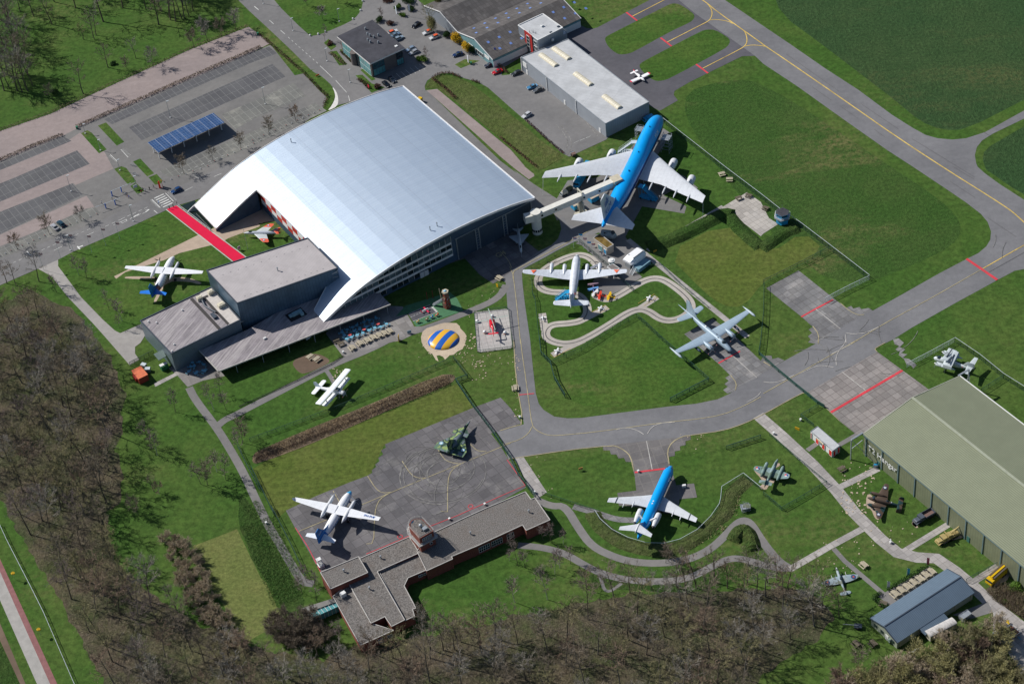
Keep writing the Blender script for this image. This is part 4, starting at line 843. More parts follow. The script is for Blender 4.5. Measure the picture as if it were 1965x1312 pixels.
for s_ in(-1,1):
    e=s_*(hw_+4.5);mb.beam((-.6,s_*hw_,ze+.1),(-.6,e,ze+.1),.55,.3);mb.beam((-.6,e,0),(-.6,e,ze),.3,.3);mb.beam((-.6,e,4.5),(-.6,s_*hw_,5.5),.18,.18);mb.beam((-.6,e,ze),(5,s_*(hw_+.3),1),.14,.14)
mb.each('door_rail_frame',M_steel,rg,5)
# ---- slate-blue shed, lower right
ze,zk=3.0,4.6
a=uv(*G(*D4(800,820)[0],ze));b=uv(*G(*D4(1360,468)[0],ze));c_=uv(*G(*D4(1555,635)[0],ze));d_=uv(*G(*D4(985,1000)[0],ze));print('shed',a,b,c_,d_)
u0,u1=(a[0]+d_[0])/2,(b[0]+c_[0])/2;v0,v1=(a[1]+b[1])/2,(c_[1]+d_[1])/2
org=xy(u0,(v0+v1)/2);rs_=thing('visitor_shed','long low shed with slate blue metal roof beside the picnic terrace','building',(org[0],org[1],0),GA)
gab(rs_,u1-u0,abs(v1-v0)/2,ze,zk,M_slate,paint('pale_green_boards',(.28,.31,.24),.7),M_dframe,.3)
hw_=abs(v1-v0)/2
mb=MB()
for t in(.04,.28,.52,.76,.97):mb.box((u1-u0)*t,-hw_-.1,0,.2,.2,2.8)
mb.each('post',M_wood,rs_)
for y_ in(-3.6,.8,3.4):MB().box(-.08,y_,1,.12,1.1,1.1).build('window',M_glass,rs_)
MB().box(-.1,-1.3,0,.12,1.2,2.1).build('door',M_white,rs_)
MB().beam((0,0,zk+.17),(u1-u0,0,zk+.17),.35,.1).build('ridge_cap',M_dframe,rs_)
MB().prism([(8,-hw_-2.6),(17,-hw_-2.6),(17,-hw_),(8,-hw_)],2.15,2.7,ztop=[2.35,2.35,3.0,3.0]).build('lean_to_roof',M_slate,rs_)
# ---- brick terminal with its control tower
z1,z2,z3=3.9,5.6,3.3
rm,LM_,oM=bld('brick_terminal','old red brick terminal with stepped gravel roofs and pale coping','building',[c3(300,695)[0],c3(405,485)[0]],z1)
def T(fn,*a,z):return[loc(oM,p_,z)for p_ in fn(*a)]
main=T(c3,385,478,800,305,870,440,545,598,770,1000,665,1055,605,975,490,1030,305,695,505,640,430,505,z=z1)
block(rm,T(c3,395,488,812,306,895,440,542,597,772,1002,663,1057,607,975,490,1030,305,698,455,607,z=z1),0,z1,M_brick,M_gravel,M_coping,.2,.22)
block(rm,T(c3,66,604,385,472,463,605,150,742,z=z2),0,z2,M_brick,M_gravel,M_coping,.2,.22)
block(rm,T(c3,170,805,300,700,490,1030,680,1090,400,1215,z=z3),0,z3,M_brick,M_gravel,M_coping,.2,.22)
block(rm,T(c3,610,655,1040,545,1050,545,800,655,768,715,868,905,835,915,855,970,770,1010,z=z3-.4)[:0]or T(c3,560,600,900,445,1130,400,1137,506,800,650,768,718,868,905,838,912,855,972,775,1008,z=z3),0,z3,M_brick,M_gravel,M_coping,.2,.22)
wing=T(c4,30,690,410,510,750,355,1235,155,1305,250,1355,232,1545,508,1245,640,1200,572,640,830,305,970,320,1000,-10,1150,-130,900,z=z1+.15)
block(rm,wing,0,z1+.15,M_brick,M_gravel,M_coping,.2,.22)
e_=T(c4,640,830,1200,572,z=z1)
for(t0,t1,n_)in((-.0,.24,5),(.28,.52,5),(.63,.78,3)):wallpatch(rm,e_[0],e_[1],t0,t1,.9,3.0,M_glass,.12,'window',n_,2)
e_=T(c3,800,655,1137,506,z=z3)
for t0 in(.25,.38,.56,.72,.86):wallpatch(rm,e_[0],e_[1],t0,t0+.1,1.9,2.7,M_glass,.12,'window',2,1)
e_=T(c3,400,1215,680,1090,z=z3)
for t0 in(.52,.80,):wallpatch(rm,e_[0],e_[1],t0,t0+.14,.8,2.4,M_glass,.12,'window',3,1)
for q_,zz in(((263,598),z2),((572,485),z1),((478,745),z1)):vent(*T(c3,*q_,z=zz)[0],zz,rm,1.0,.3)
for q_ in((545,690),(1280,415),):vent(*T(c4,*q_,z=z1)[0],z1+.1,rm,1.0,.28)
x,y=T(c3,258,800,z=z3)[0];MB().box(x,y,z3,1.6,1.2,1.5).build('air_conditioner',M_white,rm)
tc=T(c3,900,225,z=10)[0];print('tower',tc)
zt=9.4;hwT=2.55
def stad(hw,hl,z,n=14,front=-1):
    pts=[(tc[0]-hw,tc[1]-hl),(tc[0]+hw,tc[1]-hl)]
    for k in range(n+1):t=math.pi*k/n;pts.append((tc[0]+hw*math.cos(t),tc[1]+hl*.45+hw*math.sin(t)))
    return pts
ct=thing('control_tower','red brick control tower with a rounded balcony on the old terminal roof','tower',(0,0,0),0)
ct.location=rm.location;ct.rotation_euler=rm.rotation_euler
MB().prism(stad(2.6,3.7,0),.0,7.0).build('tower_shaft',M_brick,ct)
MB().prism(stad(3.25,4.3,0),7.0,7.3).build('balcony',M_coping,ct)
MB().prism(stad(2.45,3.6,0),7.32,9.9).build('upper_room',M_brick,ct)
MB().prism(stad(2.1,3.1,0),9.9,10.2,0,1).build('tower_roof',[M_coping,M_gravel],ct)
def rail(pts,z,h,root,m=M_steel,nm='railing'):
    m_=MB();n=len(pts)
    for i in range(n):
        a,b=pts[i],pts[(i+1)%n]
        for k in(.5,1):m_.beam((a[0],a[1],z+h*k),(b[0],b[1],z+h*k),.06,.06)
        m_.beam((a[0],a[1],z),(a[0],a[1],z+h),.06,.06)
    m_.build(nm,m,root)
rail(stad(3.2,4.25,0),7.3,1.0,ct,M_steel);rail(stad(2.55,3.7,0),9.9,.9,ct,M_coping)
wallpatch(ct,(tc[0]-2.45,tc[1]-3.6),(tc[0]+2.45,tc[1]-3.6),.18,.82,8.0,9.2,M_glass,.12,'window',5,2)
for q_ in((1.0,5.6),(1.0,3.4)):
    MB().tube((tc[0]+q_[0],tc[1]-3.72,q_[1]),(tc[0]+q_[0],tc[1]-3.86,q_[1]),.55,.55,16).tube((tc[0]+q_[0],tc[1]-3.86,q_[1]),(tc[0]+q_[0],tc[1]-3.9,q_[1]),.4,.4,16,1).build('round_window',[M_wframe,M_glass],ct)
MB().box(tc[0]+.6,tc[1]-1.8,10.2,1.4,1.2,.8).ball(tc[0]+.2,tc[1]-.2,10.9,.6).tube((tc[0]-1.2,tc[1]+1,10.2),(tc[0]-1.2,tc[1]+1,13.4),.05).tube((tc[0]+1.6,tc[1]+1.5,10.2),(tc[0]+1.6,tc[1]+1.5,13.4),.05).tube((tc[0]+.4,tc[1]+2.6,10.2),(tc[0]+.4,tc[1]+2.6,12.6),.04).build('antenna',M_steel,ct)
fl=MB().add([(tc[0]-1.2,tc[1]+1,13.3),(tc[0]-2.1,tc[1]+.7,13.2),(tc[0]-2.1,tc[1]+.7,12.5),(tc[0]-1.2,tc[1]+1,12.5)],[(0,1,2,3),(3,2,1,0)][:1]).build('pennant',M_lb,ct)
pw=[G(*p_,2.9)for p_ in c3(-100,905,170,820,218,880,-30,990)]
gw=thing('covered_walkway','low glazed walkway leading to the left side of the brick terminal','walkway',(pw[0][0],pw[0][1],0),0)
LL2=[(x-pw[0][0],y-pw[0][1])for x,y in pw]
MB().prism([LL2[0],LL2[1],(lerp(LL2[1][0],LL2[2][0],.5),lerp(LL2[1][1],LL2[2][1],.5)),(lerp(LL2[0][0],LL2[3][0],.5),lerp(LL2[0][1],LL2[3][1],.5))],2.7,2.95).build('roof',paint('walkway_roof',(.19,.185,.17),.8),gw)
m_=MB();m_.prism(LL2,.3,2.6);m_.build('glazing',M_gteal,gw);m_=MB()
for k in range(9):m_.beam((lerp(LL2[3][0],LL2[2][0],k/8),lerp(LL2[3][1],LL2[2][1],k/8),.2),(lerp(LL2[3][0],LL2[2][0],k/8),lerp(LL2[3][1],LL2[2][1],k/8),2.65),.12,.12);m_.beam((lerp(LL2[3][0],LL2[2][0],k/8),lerp(LL2[3][1],LL2[2][1],k/8),2.65),(lerp(LL2[0][0],LL2[1][0],k/8),lerp(LL2[0][1],LL2[1][1],k/8),2.75),.12,.1)
m_.build('frame',M_wframe,gw)
# ---- solar car port
zc0,zc1=3.0,4.9
q_=[uv(*G(*A1(1088,1055)[0],4.9)),uv(*G(*A1(1578,838)[0],4.9)),uv(*G(*A1(1662,905)[0],4.3)),uv(*G(*A1(1175,1130)[0],4.3))];print('carport',q_)
q_=[uv(*G(*A1(1088,1055)[0],3.0)),uv(*G(*A1(1578,838)[0],3.0)),uv(*G(*A1(1662,905)[0],4.8)),uv(*G(*A1(1175,1130)[0],4.8))];print('carport',q_)
q_=[uv(*G(*A1(1088,1055)[0],3.9)),uv(*G(*A1(1578,838)[0],3.9)),uv(*G(*A1(1662,905)[0],4.7)),uv(*G(*A1(1175,1130)[0],4.7))]
u0,u1=(q_[0][0]+q_[3][0])/2,(q_[1][0]+q_[2][0])/2;v0,v1=(q_[0][1]+q_[1][1])/2,(q_[2][1]+q_[3][1])/2
org=xy(u0,v0);rc=thing('solar_carport','car port roofed with blue solar panels in the empty car park','carport',(org[0],org[1],0),GA)
Wc,Lc=v1-v0,u1-u0;zc0,zc1=3.9,4.7
n=NT('solar_panel');v=n.pos(False);ln,rnd,gx,gy=grid(n,v,0,1.0,.05,1.65);ln2,r2,g2x,g2y=grid(n,v,0,3.1,.10,50)
c=n.mix(rnd,(.016,.05,.135,1),(.024,.07,.18,1));c=n.mix(n.ma('MULTIPLY',ln,.35),c,(.30,.36,.45,1));c=n.mix(n.ma('MULTIPLY',ln2,.35),c,(.5,.53,.58,1));M_sol=n.fin(c,.4,0,.3)
MB().add([(0,0,zc0),(0,-Wc,zc1),(Lc,-Wc,zc1),(Lc,0,zc0),(0,0,zc0-.12),(0,-Wc,zc1-.12),(Lc,-Wc,zc1-.12),(Lc,0,zc0-.12)],[(0,1,2,3),(7,6,5,4),(4,5,1,0),(5,6,2,1),(6,7,3,2),(7,4,0,3)]).build('panel_roof',M_sol,rc)
mb=MB()
for k in range(6):
    x=.8+k*(Lc-1.6)/5
    for y in(-2.5,-Wc+2.5):mb.beam((x,y,0),(x,y,zc0+(zc1-zc0)*(-y/Wc)-.3),.3,.3)
    mb.beam((x,0-.2,zc0-.3),(x,-Wc+.2,zc1-.3),.2,.3)
mb.build('steel_frame',M_white,rc)
# ---- jet bridge with round tower
jt=G(*e3(375,470)[0],0.0);jr=thing('jet_bridge','cream boarding bridge from a round tower to the blue jumbo','jet bridge',(0,0,0),0)
jb=G(*e3(405,545)[0],.8)
za=7.4;tw=G(*e3(365,130)[0],za+1.4);print('jetway base',jb,tw)
tw=((jb[0]+tw[0])/2,(jb[1]+tw[1])/2)
M_jet=paint('bridge_cream',(.66,.645,.58),.5,var=.08,dirt=.15)
MB().tube((tw[0],tw[1],0),(tw[0],tw[1],9.2),1.75,1.75,28).tube((tw[0],tw[1],9.2),(tw[0],tw[1],9.5),1.9,1.9,28).build('round_tower',M_jet,jr)
mb=MB()
for k in range(6):a=R_(-160+k*28);mb.box(tw[0]+1.76*math.cos(a),tw[1]+1.76*math.sin(a),1.3,.12,.65,1.0,a)
mb.each('window',M_glass,jr)
je=G(*c6(790,735)[0],9.4);js=tw
d_=Vector((je[0]-js[0],je[1]-js[1],0));Lj=d_.length;d_.normalize()
p0=Vector((js[0],js[1],7.6));p1=Vector((je[0],je[1],8.2))
bb=MB().beam(p0+d_*1.2,p1,2.3,2.4).build('bridge_tunnel',M_jet,jr)
mb=MB()
sd=Vector((d_.y,-d_.x,0))
for t in(.06,.24,.60,.80):c_=p0.lerp(p1,t)+sd*1.22;mb.tube(c_,c_+sd*.12,.42,.42,14)
mb.each('porthole',M_glass,jr)
MB().beam(p0-d_*3.8+Vector((-.6,.3,.2)),p0-d_*1.0,2.6,2.8).build('link_to_hangar',M_jet,jr)
MB().box(p1.x+d_.x*1.2,p1.y+d_.y*1.2,p1.z-1.6,3.4,3.6,3.2,math.atan2(d_.y,d_.x)).build('boarding_cab',paint('cab_cream',(.52,.47,.36),.6,var=.15,dirt=.2),jr)
mc=p0.lerp(p1,.57);mb=MB()
mb.beam((mc.x,mc.y,0),(mc.x,mc.y,6.4),1.5,1.5)
for s_ in(-1,1):mb.beam((mc.x+sd.x*1.6*s_,mc.y+sd.y*1.6*s_,6),(mc.x+sd.x*1.6*s_,mc.y+sd.y*1.6*s_,10.6),.35,.35);mb.beam((mc.x+sd.x*1.6*s_,mc.y+sd.y*1.6*s_,6.0),(mc.x+sd.x*2.6*s_,mc.y+sd.y*2.6*s_,0),.5,.5)
mb.beam((mc.x-sd.x*1.8,mc.y-sd.y*1.8,10.6),(mc.x+sd.x*1.8,mc.y+sd.y*1.8,10.6),.4,.4);mb.beam((mc.x-sd.x*2,mc.y-sd.y*2,6.1),(mc.x+sd.x*2,mc.y+sd.y*2,6.1),.7,.5);mb.box(mc.x,mc.y,0,4.6,3.0,.5,math.atan2(d_.y,d_.x));mb.build('support_leg',paint('support_cream',(.47,.45,.36),.6,dirt=.2),jr)
# ---- octagonal control cabin on stilts
oc=G(*B4(140,335)[0],4.6);rq=thing('control_cabin','blue six sided control cabin with dark roof standing on the pale slabs','cabin',(oc[0],oc[1],0),R_(12))
def ngon(r,n=6,a0=0):return[(r*math.cos(a0+2*math.pi*k/n),r*math.sin(a0+2*math.pi*k/n))for k in range(n)]
MB().prism(ngon(2.3),.3,2.6).build('base',M_lb,rq);MB().prism(ngon(3.0),2.6,2.8).build('balcony',M_steel,rq);rail(ngon(2.95),2.8,.9,rq,M_white)
MB().prism(ngon(2.2),2.8,3.5).build('lower_wall',M_lb,rq);MB().prism(ngon(2.1),3.5,4.35).build('glazing',M_glass,rq);MB().prism(ngon(2.45),4.35,4.6,1,0).build('roof',[M_darkroof,M_lb],rq)
mb=MB()
for x,y in ngon(2.14):mb.beam((x,y,3.5),(x,y,4.4),.18,.18)
mb.each('window_post',M_lb,rq);MB().tube((.6,1.6,4.6),(.6,1.6,6.6),.05).tube((-1.6,.6,4.6),(-1.6,.6,6.0),.05).build('antenna',M_steel,rq)
# ---- small flat building with mossy roof
rp,LP,oP=bld('equipment_building','small beige building with a rusty mossy roof behind the blue jumbo tail','building',[B3(690,530)[0],B3(738,498)[0],B3(838,578)[0],B3(790,605)[0]],3.2)
block(rp,LP,0,3.2,paint('beige_wall',(.42,.37,.31),.8),paint('mossy_roof',(.17,.115,.035),.9,0,.5,.6,.1),M_coping,.2,.2)
wallpatch(rp,LP[0],LP[3],.76,.94,.1,2.2,M_lb,name='door');wallpatch(rp,LP[0],LP[3],.35,.65,.1,2.4,M_gteal,name='window',nx=2)
# ---- red and white kiosk
rk2,LK,oK=bld('kiosk_cabin','white cabin with red doors and a yellow fascia beside the slab path','cabin',[C4(350,685)[0],C4(400,648)[0],C4(565,790)[0],C4(512,830)[0]],2.7)
block(rk2,LK,0,2.7,M_white,M_wroof,M_steel,.12,.15)
for t0,t1 in((.02,.06),(.26,.38),(.54,.66),(.86,.985)):wallpatch(rk2,LK[0],LK[3],t0,t1,.1,2.5,M_sred,name='red_panel')
wallpatch(rk2,LK[0],LK[3],.30,.62,2.35,2.8,paint('signal_yellow',(.62,.38,.02),.5),.3,'fascia_sign');wallpatch(rk2,LK[0],LK[3],.46,.55,1.0,2.1,M_glass)
wallpatch(rk2,LK[3],LK[2],.05,.36,.1,2.5,M_sred,name='red_panel');wallpatch(rk2,LK[3],LK[2],.66,.95,.1,2.5,M_sred,name='red_panel');wallpatch(rk2,LK[0],LK[1],.1,.9,.1,2.5,M_sred,name='red_panel')
MB().box(lerp(LK[0][0],LK[3][0],.35),lerp(LK[0][1],LK[3][1],.35)+.9,2.82,.12,2.4,.08).box(lerp(LK[0][0],LK[3][0],.72),lerp(LK[0][1],LK[3][1],.72)+.9,2.82,.12,2.4,.08).build('roof_joint',M_black,rk2)
# ---- kart station hut
rh,LH,oH=bld('kart_station','small white open hut with grey roof beside the kart track','hut',[d6(800,390)[0],d6(900,340)[0],d6(1020,420)[0],d6(915,485)[0]],2.8)
block(rh,LH,2.3,2.8,M_white,paint('hut_roof',(.17,.15,.14),.85),M_white,.1,.15,'fascia')
mb=MB()
for x,y in LH:mb.box(x,y,0,.25,.25,2.3)
mb.each('post',M_white,rh);MB().box((LH[0][0]+LH[2][0])/2-.5,(LH[0][1]+LH[2][1])/2+.4,0,2.4,1.6,1.9).build('counter',M_wclad,rh)
# ------------------------------------------------------------------ aircraft
def livery(name,bands,rough=.3,win=None,xb=None,metal=0,var=.04):
    """bands [(z, colour)...] from the bottom up in the body's own space; win (z, half height, spacing); xb [(x, colour)] paints everything ahead of / behind x"""
    n=NT(name);q=n.sep(n.pos(False));c=c4_(bands[0][1])
    for z_,col in bands[1:]:c=n.mix(n.ma('GREATER_THAN',q[2],z_),c,c4_(col))
    if xb:
        for side,x_,col in xb:c=n.mix(n.ma('GREATER_THAN' if side>0 else 'LESS_THAN',q[0],x_),c,c4_(col))
    if win:
        z_,h_,sp_,x0_,x1_=win
        f=n.ma('LESS_THAN',n.ma('ABSOLUTE',n.ma('SUBTRACT',q[2],z_)),h_);g_=n.ma('LESS_THAN',n.ma('PINGPONG',n.ma('DIVIDE',q[0],sp_),.5),.24)
        r_=n.ma('MULTIPLY',n.ma('LESS_THAN',q[0],x0_),n.ma('GREATER_THAN',q[0],x1_));c=n.mix(n.ma('MULTIPLY',n.ma('MULTIPLY',f,g_),r_),c,(.02,.025,.04,1))
    a=n.noise(n.rot(n.pos(False),0,(.5,1,1)),.8,5,.65);k=n.ma('ADD',n.ma('MULTIPLY',n.ramp(a,.35,.65),var*2),1-var)
    mu=n.node('VectorMath',operation='SCALE');n.put(mu.inputs[0],c);n.put(mu.inputs[3],k)
    return n.fin(mu.outputs[0],rough,metal,.5)
def camo(name,cols,sc=.35,rough=.75):
    n=NT(name);v=n.pos(False);a=n.noise(v,sc,2,.4);b=n.noise(n.rot(v,1.0),sc*1.3,2,.4);c=c4_(cols[0])
    c=n.mix(n.ma('GREATER_THAN',a,.52),c,c4_(cols[1]))
    if len(cols)>2:c=n.mix(n.ma('GREATER_THAN',b,.56),c,c4_(cols[2]))
    if len(cols)>3:c=n.mix(n.ma('LESS_THAN',b,.42),c,c4_(cols[3]))
    return n.fin(c,rough,0,.25)
def panel(name,col,rough=.4,metal=0,var=.06,sx=2.2,sy=1.6,dirt=.25):
    n=NT(name);v=n.pos(False);ln,rnd,x,y=grid(n,v,0,sx,.035,sy);a=n.noise(v,.7,6,.7)
    c=n.mix(n.ramp(a,.4,.7),c4_(col,1+var),c4_(col,1-var));c=n.mix(n.ma('MULTIPLY',rnd,.12),c,c4_(col,.8));c=n.mix(n.ma('MULTIPLY',ln,.3),c,c4_(col,.5))
    st=n.ramp(n.noise(n.rot(v,0,(.3,1,1)),1.5,6,.7),.55,.75);c=n.mix(n.ma('MULTIPLY',st,dirt),c,c4_(col,.62))
    return n.fin(c,rough,metal,.45)
def fus(st,n=24):
    R=[]
    for x,z,w_,h_ in st:R.append([(x,w_*math.cos(2*math.pi*i/n),z+h_*math.sin(2*math.pi*i/n))for i in range(n)])
    return MB().loft(R)
def dense(st,k=3):
    """smooth a short station list"""
    o=[];L=len(st)
    for i in range(L-1):
        p0,p1,p2,p3=st[max(0,i-1)],st[i],st[i+1],st[min(L-1,i+2)]
        for j in range(k):
            t=j/k;o.append(tuple(.5*((2*b)+(-a+c)*t+(2*a-5*b+4*c-d)*t*t+(-a+3*b-3*c+d)*t**3)for a,b,c,d in zip(p0,p1,p2,p3)))
    o.append(st[-1]);return[(x,z,max(.02,w_),max(.02,h_))for x,z,w_,h_ in o]
AF=[(0,0),(.04,.42),(.15,.8),(.35,1),(.65,.7),(1,.06),(1,-.06),(.6,-.5),(.25,-.75),(.06,-.45)]
def wing(secs,s=1):
    """secs (y, xLE, z, chord, t/c)"""
    return MB().loft([[(x-c*f,s*y,z+g_*t*c/2)for f,g_ in AF]for y,x,z,c,t in secs])
def fin(secs,y=0):
    """secs (z, xLE, chord, t/c)"""
    return MB().loft([[(x-c*f,y+g_*t*c/2,z)for f,g_ in AF]for z,x,c,t in secs])
def tips(secs,rnd=.35):
    """adds rounded tip sections"""
    y,x,z,c,t=secs[-1];out=list(secs[:-1]);n=4
    y0,x0,z0,c0,t0=secs[-2];d=c*rnd
    for k in range(n+1):
        a=k/n*math.pi/2;yy=y-d+d*math.sin(a);q=(yy-y0)/(y-y0);cc=c0+(c-c0)*q;f=max(.12,math.cos(a)**.6 if k<n else .12)
        out.append((yy,x0+(x-x0)*q-cc*(1-f)*.45,z0+(z-z0)*q,cc*f,t))
    return out
def prop(root,x,y,z,r,nb,mat,tip=None,spin=None,w_=.16,a0=.35):
    m_=MB()
    for k in range(nb):
        a=a0+2*math.pi*k/nb;d=Vector((0,math.cos(a),math.sin(a)));e=Vector((.35,-math.sin(a),math.cos(a))).normalized()
        p=Vector((x,y,z));b0,b1=p+d*.15,p+d*r
        m_.add([b0-e*w_*.6,b0+e*w_*.6,p+d*r*.6+e*w_,b1+e*w_*.5,b1-e*w_*.5,p+d*r*.6-e*w_],[(0,1,2,3,4,5)]);m_.add([v_+Vector((.04,0,0))for v_ in[b0-e*w_*.6,b0+e*w_*.6,p+d*r*.6+e*w_,b1+e*w_*.5,b1-e*w_*.5,p+d*r*.6-e*w_]],[(5,4,3,2,1,0)])
        if tip:m_.beam(p+d*r*.85+Vector((.02,0,0)),p+d*r*1.01+Vector((.02,0,0)),.1,w_*1.7,mi=1)
    m_.build('propeller',[mat,tip or mat],root)
    MB().loft([[(x+dx,y+rr*math.cos(t),z+rr*math.sin(t))for t in[2*math.pi*i/10 for i in range(10)]]for dx,rr in((-.25,.26),(0,.25),(.25,.16),(.45,.02))]).build('spinner',spin or mat,root,True)
def wheel(root,x,y,z,r,w_=.3,n=2,strut=None,top=None,mat=None,sep_=.5):
    m_=MB()
    if top:m_.tube((x,y,r),(x+(strut or 0),y,top),.12,.14,8)
    for k in range(n):
        yy=y+(k-(n-1)/2)*sep_;m_.tube((x,yy-w_/2,r),(x,yy+w_/2,r),r,r,14,1);m_.tube((x,yy-w_/2-.01,r),(x,yy+w_/2+.01,r),r*.5,r*.5,8)
    m_.build('landing_gear',[mat or M_steel,M_black],root)
def disc(root,name,x,y,z,r,mat,n=20,tilt=None):
    return MB().face([(x+r*math.cos(2*math.pi*k/n),y+r*math.sin(2*math.pi*k/n),z)for k in range(n)]).build(name,mat,root)
def roundel(root,x,y,z,rs,mats,slope=0.0,nm='roundel'):
    m_=MB()
    for k,(r,mi)in enumerate(rs):m_.face([(x+r*math.cos(2*math.pi*j/20),y+r*math.sin(2*math.pi*j/20),z+k*.02+slope*(y+r*math.sin(2*math.pi*j/20)-y))for j in range(20)],mi)
    return m_.build(nm,mats,root)
def star(root,x,y,z,r,mats):
    m_=MB().face([(x+r*math.cos(2*math.pi*j/20),y+r*math.sin(2*math.pi*j/20),z)for j in range(20)],0)
    m_.face([(x+(r*.98 if j%2==0 else r*.38)*math.cos(math.pi*j/5),y+(r*.98 if j%2==0 else r*.38)*math.sin(math.pi*j/5),z+.025)for j in range(10)],1);return m_.build('star_insignia',mats,root)
def plane_root(name,label,nose,tail,zn,zt,pitch=0,group=None):
    a,b=Vector(G(nose[0],nose[1],zn)),Vector(G(tail[0],tail[1],zt));yaw=math.atan2(a.y-b.y,a.x-b.x)
    r=thing(name,label,'aircraft',(a.x,a.y,0),yaw,group);r.rotation_euler=(0,pitch,yaw);print(name,'length',round((a-b).length,1));return r
KLMB=(.0,.30,.72);NAVY=(.012,.035,.20);WH=(.78,.79,.80)
M_wing=panel('airliner_wing',(.56,.58,.60));M_wing2=panel('aluminium_skin',(.50,.52,.55),.35,.35,.1,1.6,1.2,.35)
M_engw=paint('nacelle_white',(.62,.63,.64),.35,var=.08,dirt=.15);M_hole=paint('intake_dark',(.02,.02,.022),.6)
M_chrome=paint('bare_metal',(.55,.56,.58),.3,.8,.1)
def jet_engine(root,x,y,z,L,r,mat=M_engw,pyl=None,hide=False):
    R=[]
    for t,k in((0,.86),(.02,.98),(.12,1.05),(.35,1.06),(.6,.98),(.8,.8),(1,.58)):R.append([(x-L*t,y+r*k*math.cos(a),z+r*k*math.sin(a))for a in[2*math.pi*i/20 for i in range(20)]])
    e=MB().loft(R,cap=False).build('engine',mat,root,True)
    MB().tube((x-.35*r,y,z),(x-.4*r,y,z),r*.84,r*.84,20).build('fan',M_hole,e);MB().tube((x-L*.99,y,z),(x-L*1.1,y,z),r*.5,r*.3,14).build('exhaust',M_hole,e)
    if pyl:MB().beam((x-L*.45,y,z+r*.7),(pyl[0],y if len(pyl)<3 else pyl[2],pyl[1]),.4,1.2).build('pylon',mat,e)
# ---- the blue jumbo
J=plane_root('jumbo_jet','huge blue and white four engined jumbo jet with boarding bridge and stairs',c6(1250,97)[0],c6(680,1205)[0],6.3,7.6)
Mj=livery('jumbo_livery',[(0,(.42,.44,.47)),(4.6,(.66,.67,.69)),(5.35,NAVY),(6.75,KLMB)],.28,(6.3,.2,1.0,-9,-55),var=.05)
fus(dense([(0,5.3,.05,.05),(-.5,5.35,.7,.75),(-2,5.5,1.7,1.9),(-4.5,5.85,2.5,3.1),(-8,6.1,3.05,3.95),(-13,6.15,3.22,4.1),(-20,6.1,3.25,4.0),(-24,5.95,3.25,3.65),(-28,5.85,3.25,3.35),(-46,5.8,3.25,3.25),(-52,6.1,3.0,2.9),(-58,6.7,2.3,2.15),(-64,7.3,1.35,1.35),(-67.8,7.7,.55,.6),(-68.6,7.75,.3,.3)]),32).build('fuselage',Mj,J,True)
for s in(1,-1):
    wsec=[(1.5,-17.5,3.9,18.5,.12),(3.3,-19.6,4.2,16.6,.12),(11.7,-27.6,5.2,10.9,.11),(21.2,-36.2,6.4,7.2,.10),(29.8,-43.6,7.5,4.0,.09)]
    w_=wing(wsec,s).build('wing',M_wing,J,True,40)
    for y in(8.5,14,18.6,24):
        k=(y-3.3)/26.5;MB().loft([[(-38.2-k*9.6+dx,s*y+rr*math.cos(t),4.4+k*3.2+rr*math.sin(t))for t in[2*math.pi*i/8 for i in range(8)]]for dx,rr in((2.6,.1),(1.2,.3),(-.8,.28),(-2.2,.05))]).build('flap_fairing',M_engw,w_)
    for y,xx,zz in((11.7,-22.2,3.1),(21.2,-31.4,4.3)):jet_engine(J,xx+.6,s*y,zz,6.0,1.35,M_engw,(xx-6.5,zz+1.9))
    MB().beam((-46.5,s*29.7,7.5),(-48.2,s*29.9,0),.1,.1).build('tie_pole',M_white,J)
    wing([(.8,-56.2,7.9,11.2,.1),(2,-57.6,8.05,9.9,.1),(11.1,-66.4,9.2,2.9,.09)],s).build('tailplane',M_wing,J,True,40)
ft=fin([(8.0,-50.5,16,.07),(9.4,-54.5,12.5,.09),(19.2,-64.3,4.6,.09)]).build('fin',livery('jumbo_fin',[(0,KLMB),(9.3,(.66,.69,.72))],.35),J,True,40)
for s in(1,-1):
    Mt=Matrix(((-s,0,0,-63.0),(0,0,s,s*.60),(0,1,0,11.6),(0,0,0,1)));put_text('fin_lettering','KLM',3.3,paint('klm_blue_paint',(.02,.12,.42),.4),Mt,ft,.02)
    m_=MB()
    for k in range(4):m_.tube((-64.1+(k-1.5)*-.95,s*.52,15.6),(-64.1+(k-1.5)*-.95,s*.58,15.6),.42,.42,12)
    m_.beam((-65.9,s*.55,14.6),(-62.4,s*.55,14.6),.1,.5);m_.tube((-64.1,s*.5,16.9),(-64.1,s*.56,16.9),.3,.3,10);m_.beam((-64.1,s*.53,16.3),(-64.1,s*.53,17.5),.14,.1);m_.build('crown_emblem',paint('klm_blue_paint',(0,0,0)),ft)
    Mt=Matrix(((-s,0,0,-14.0),(0,0,s,s*2.86),(0,.88,0,8.1),(0,0,0,1)))
    put_text('fuselage_lettering','KLM',1.9,M_white,Matrix(((-s,0,0,-14.0),(0,-s*.42,s*.9,s*2.93),(0,.9,.42,7.95),(0,0,0,1))),J,.02)
MB().add([(-1.9,-1.15,7.35),(-1.9,1.15,7.35),(-3.3,1.35,8.35),(-3.3,-1.35,8.35)],[(0,1,2,3)]).build('cockpit_window',M_glass,J)
for x,y in((-8,0),(-31,1.9),(-31,-1.9),(-34.5,4.0),(-34.5,-4.0)):wheel(J,x,y,0,.62,.45,2,0,4,sep_=1.1)
mb=MB();mb.beam((-27,-.1,9.3),(-27.5,-.1,9.5),.1,.4).beam((-38,0,9.05),(-38.6,0,9.5),.1,.5).beam((-13,0,10.25),(-13.5,0,10.6),.1,.4);mb.each('blade_antenna',M_hole,J)
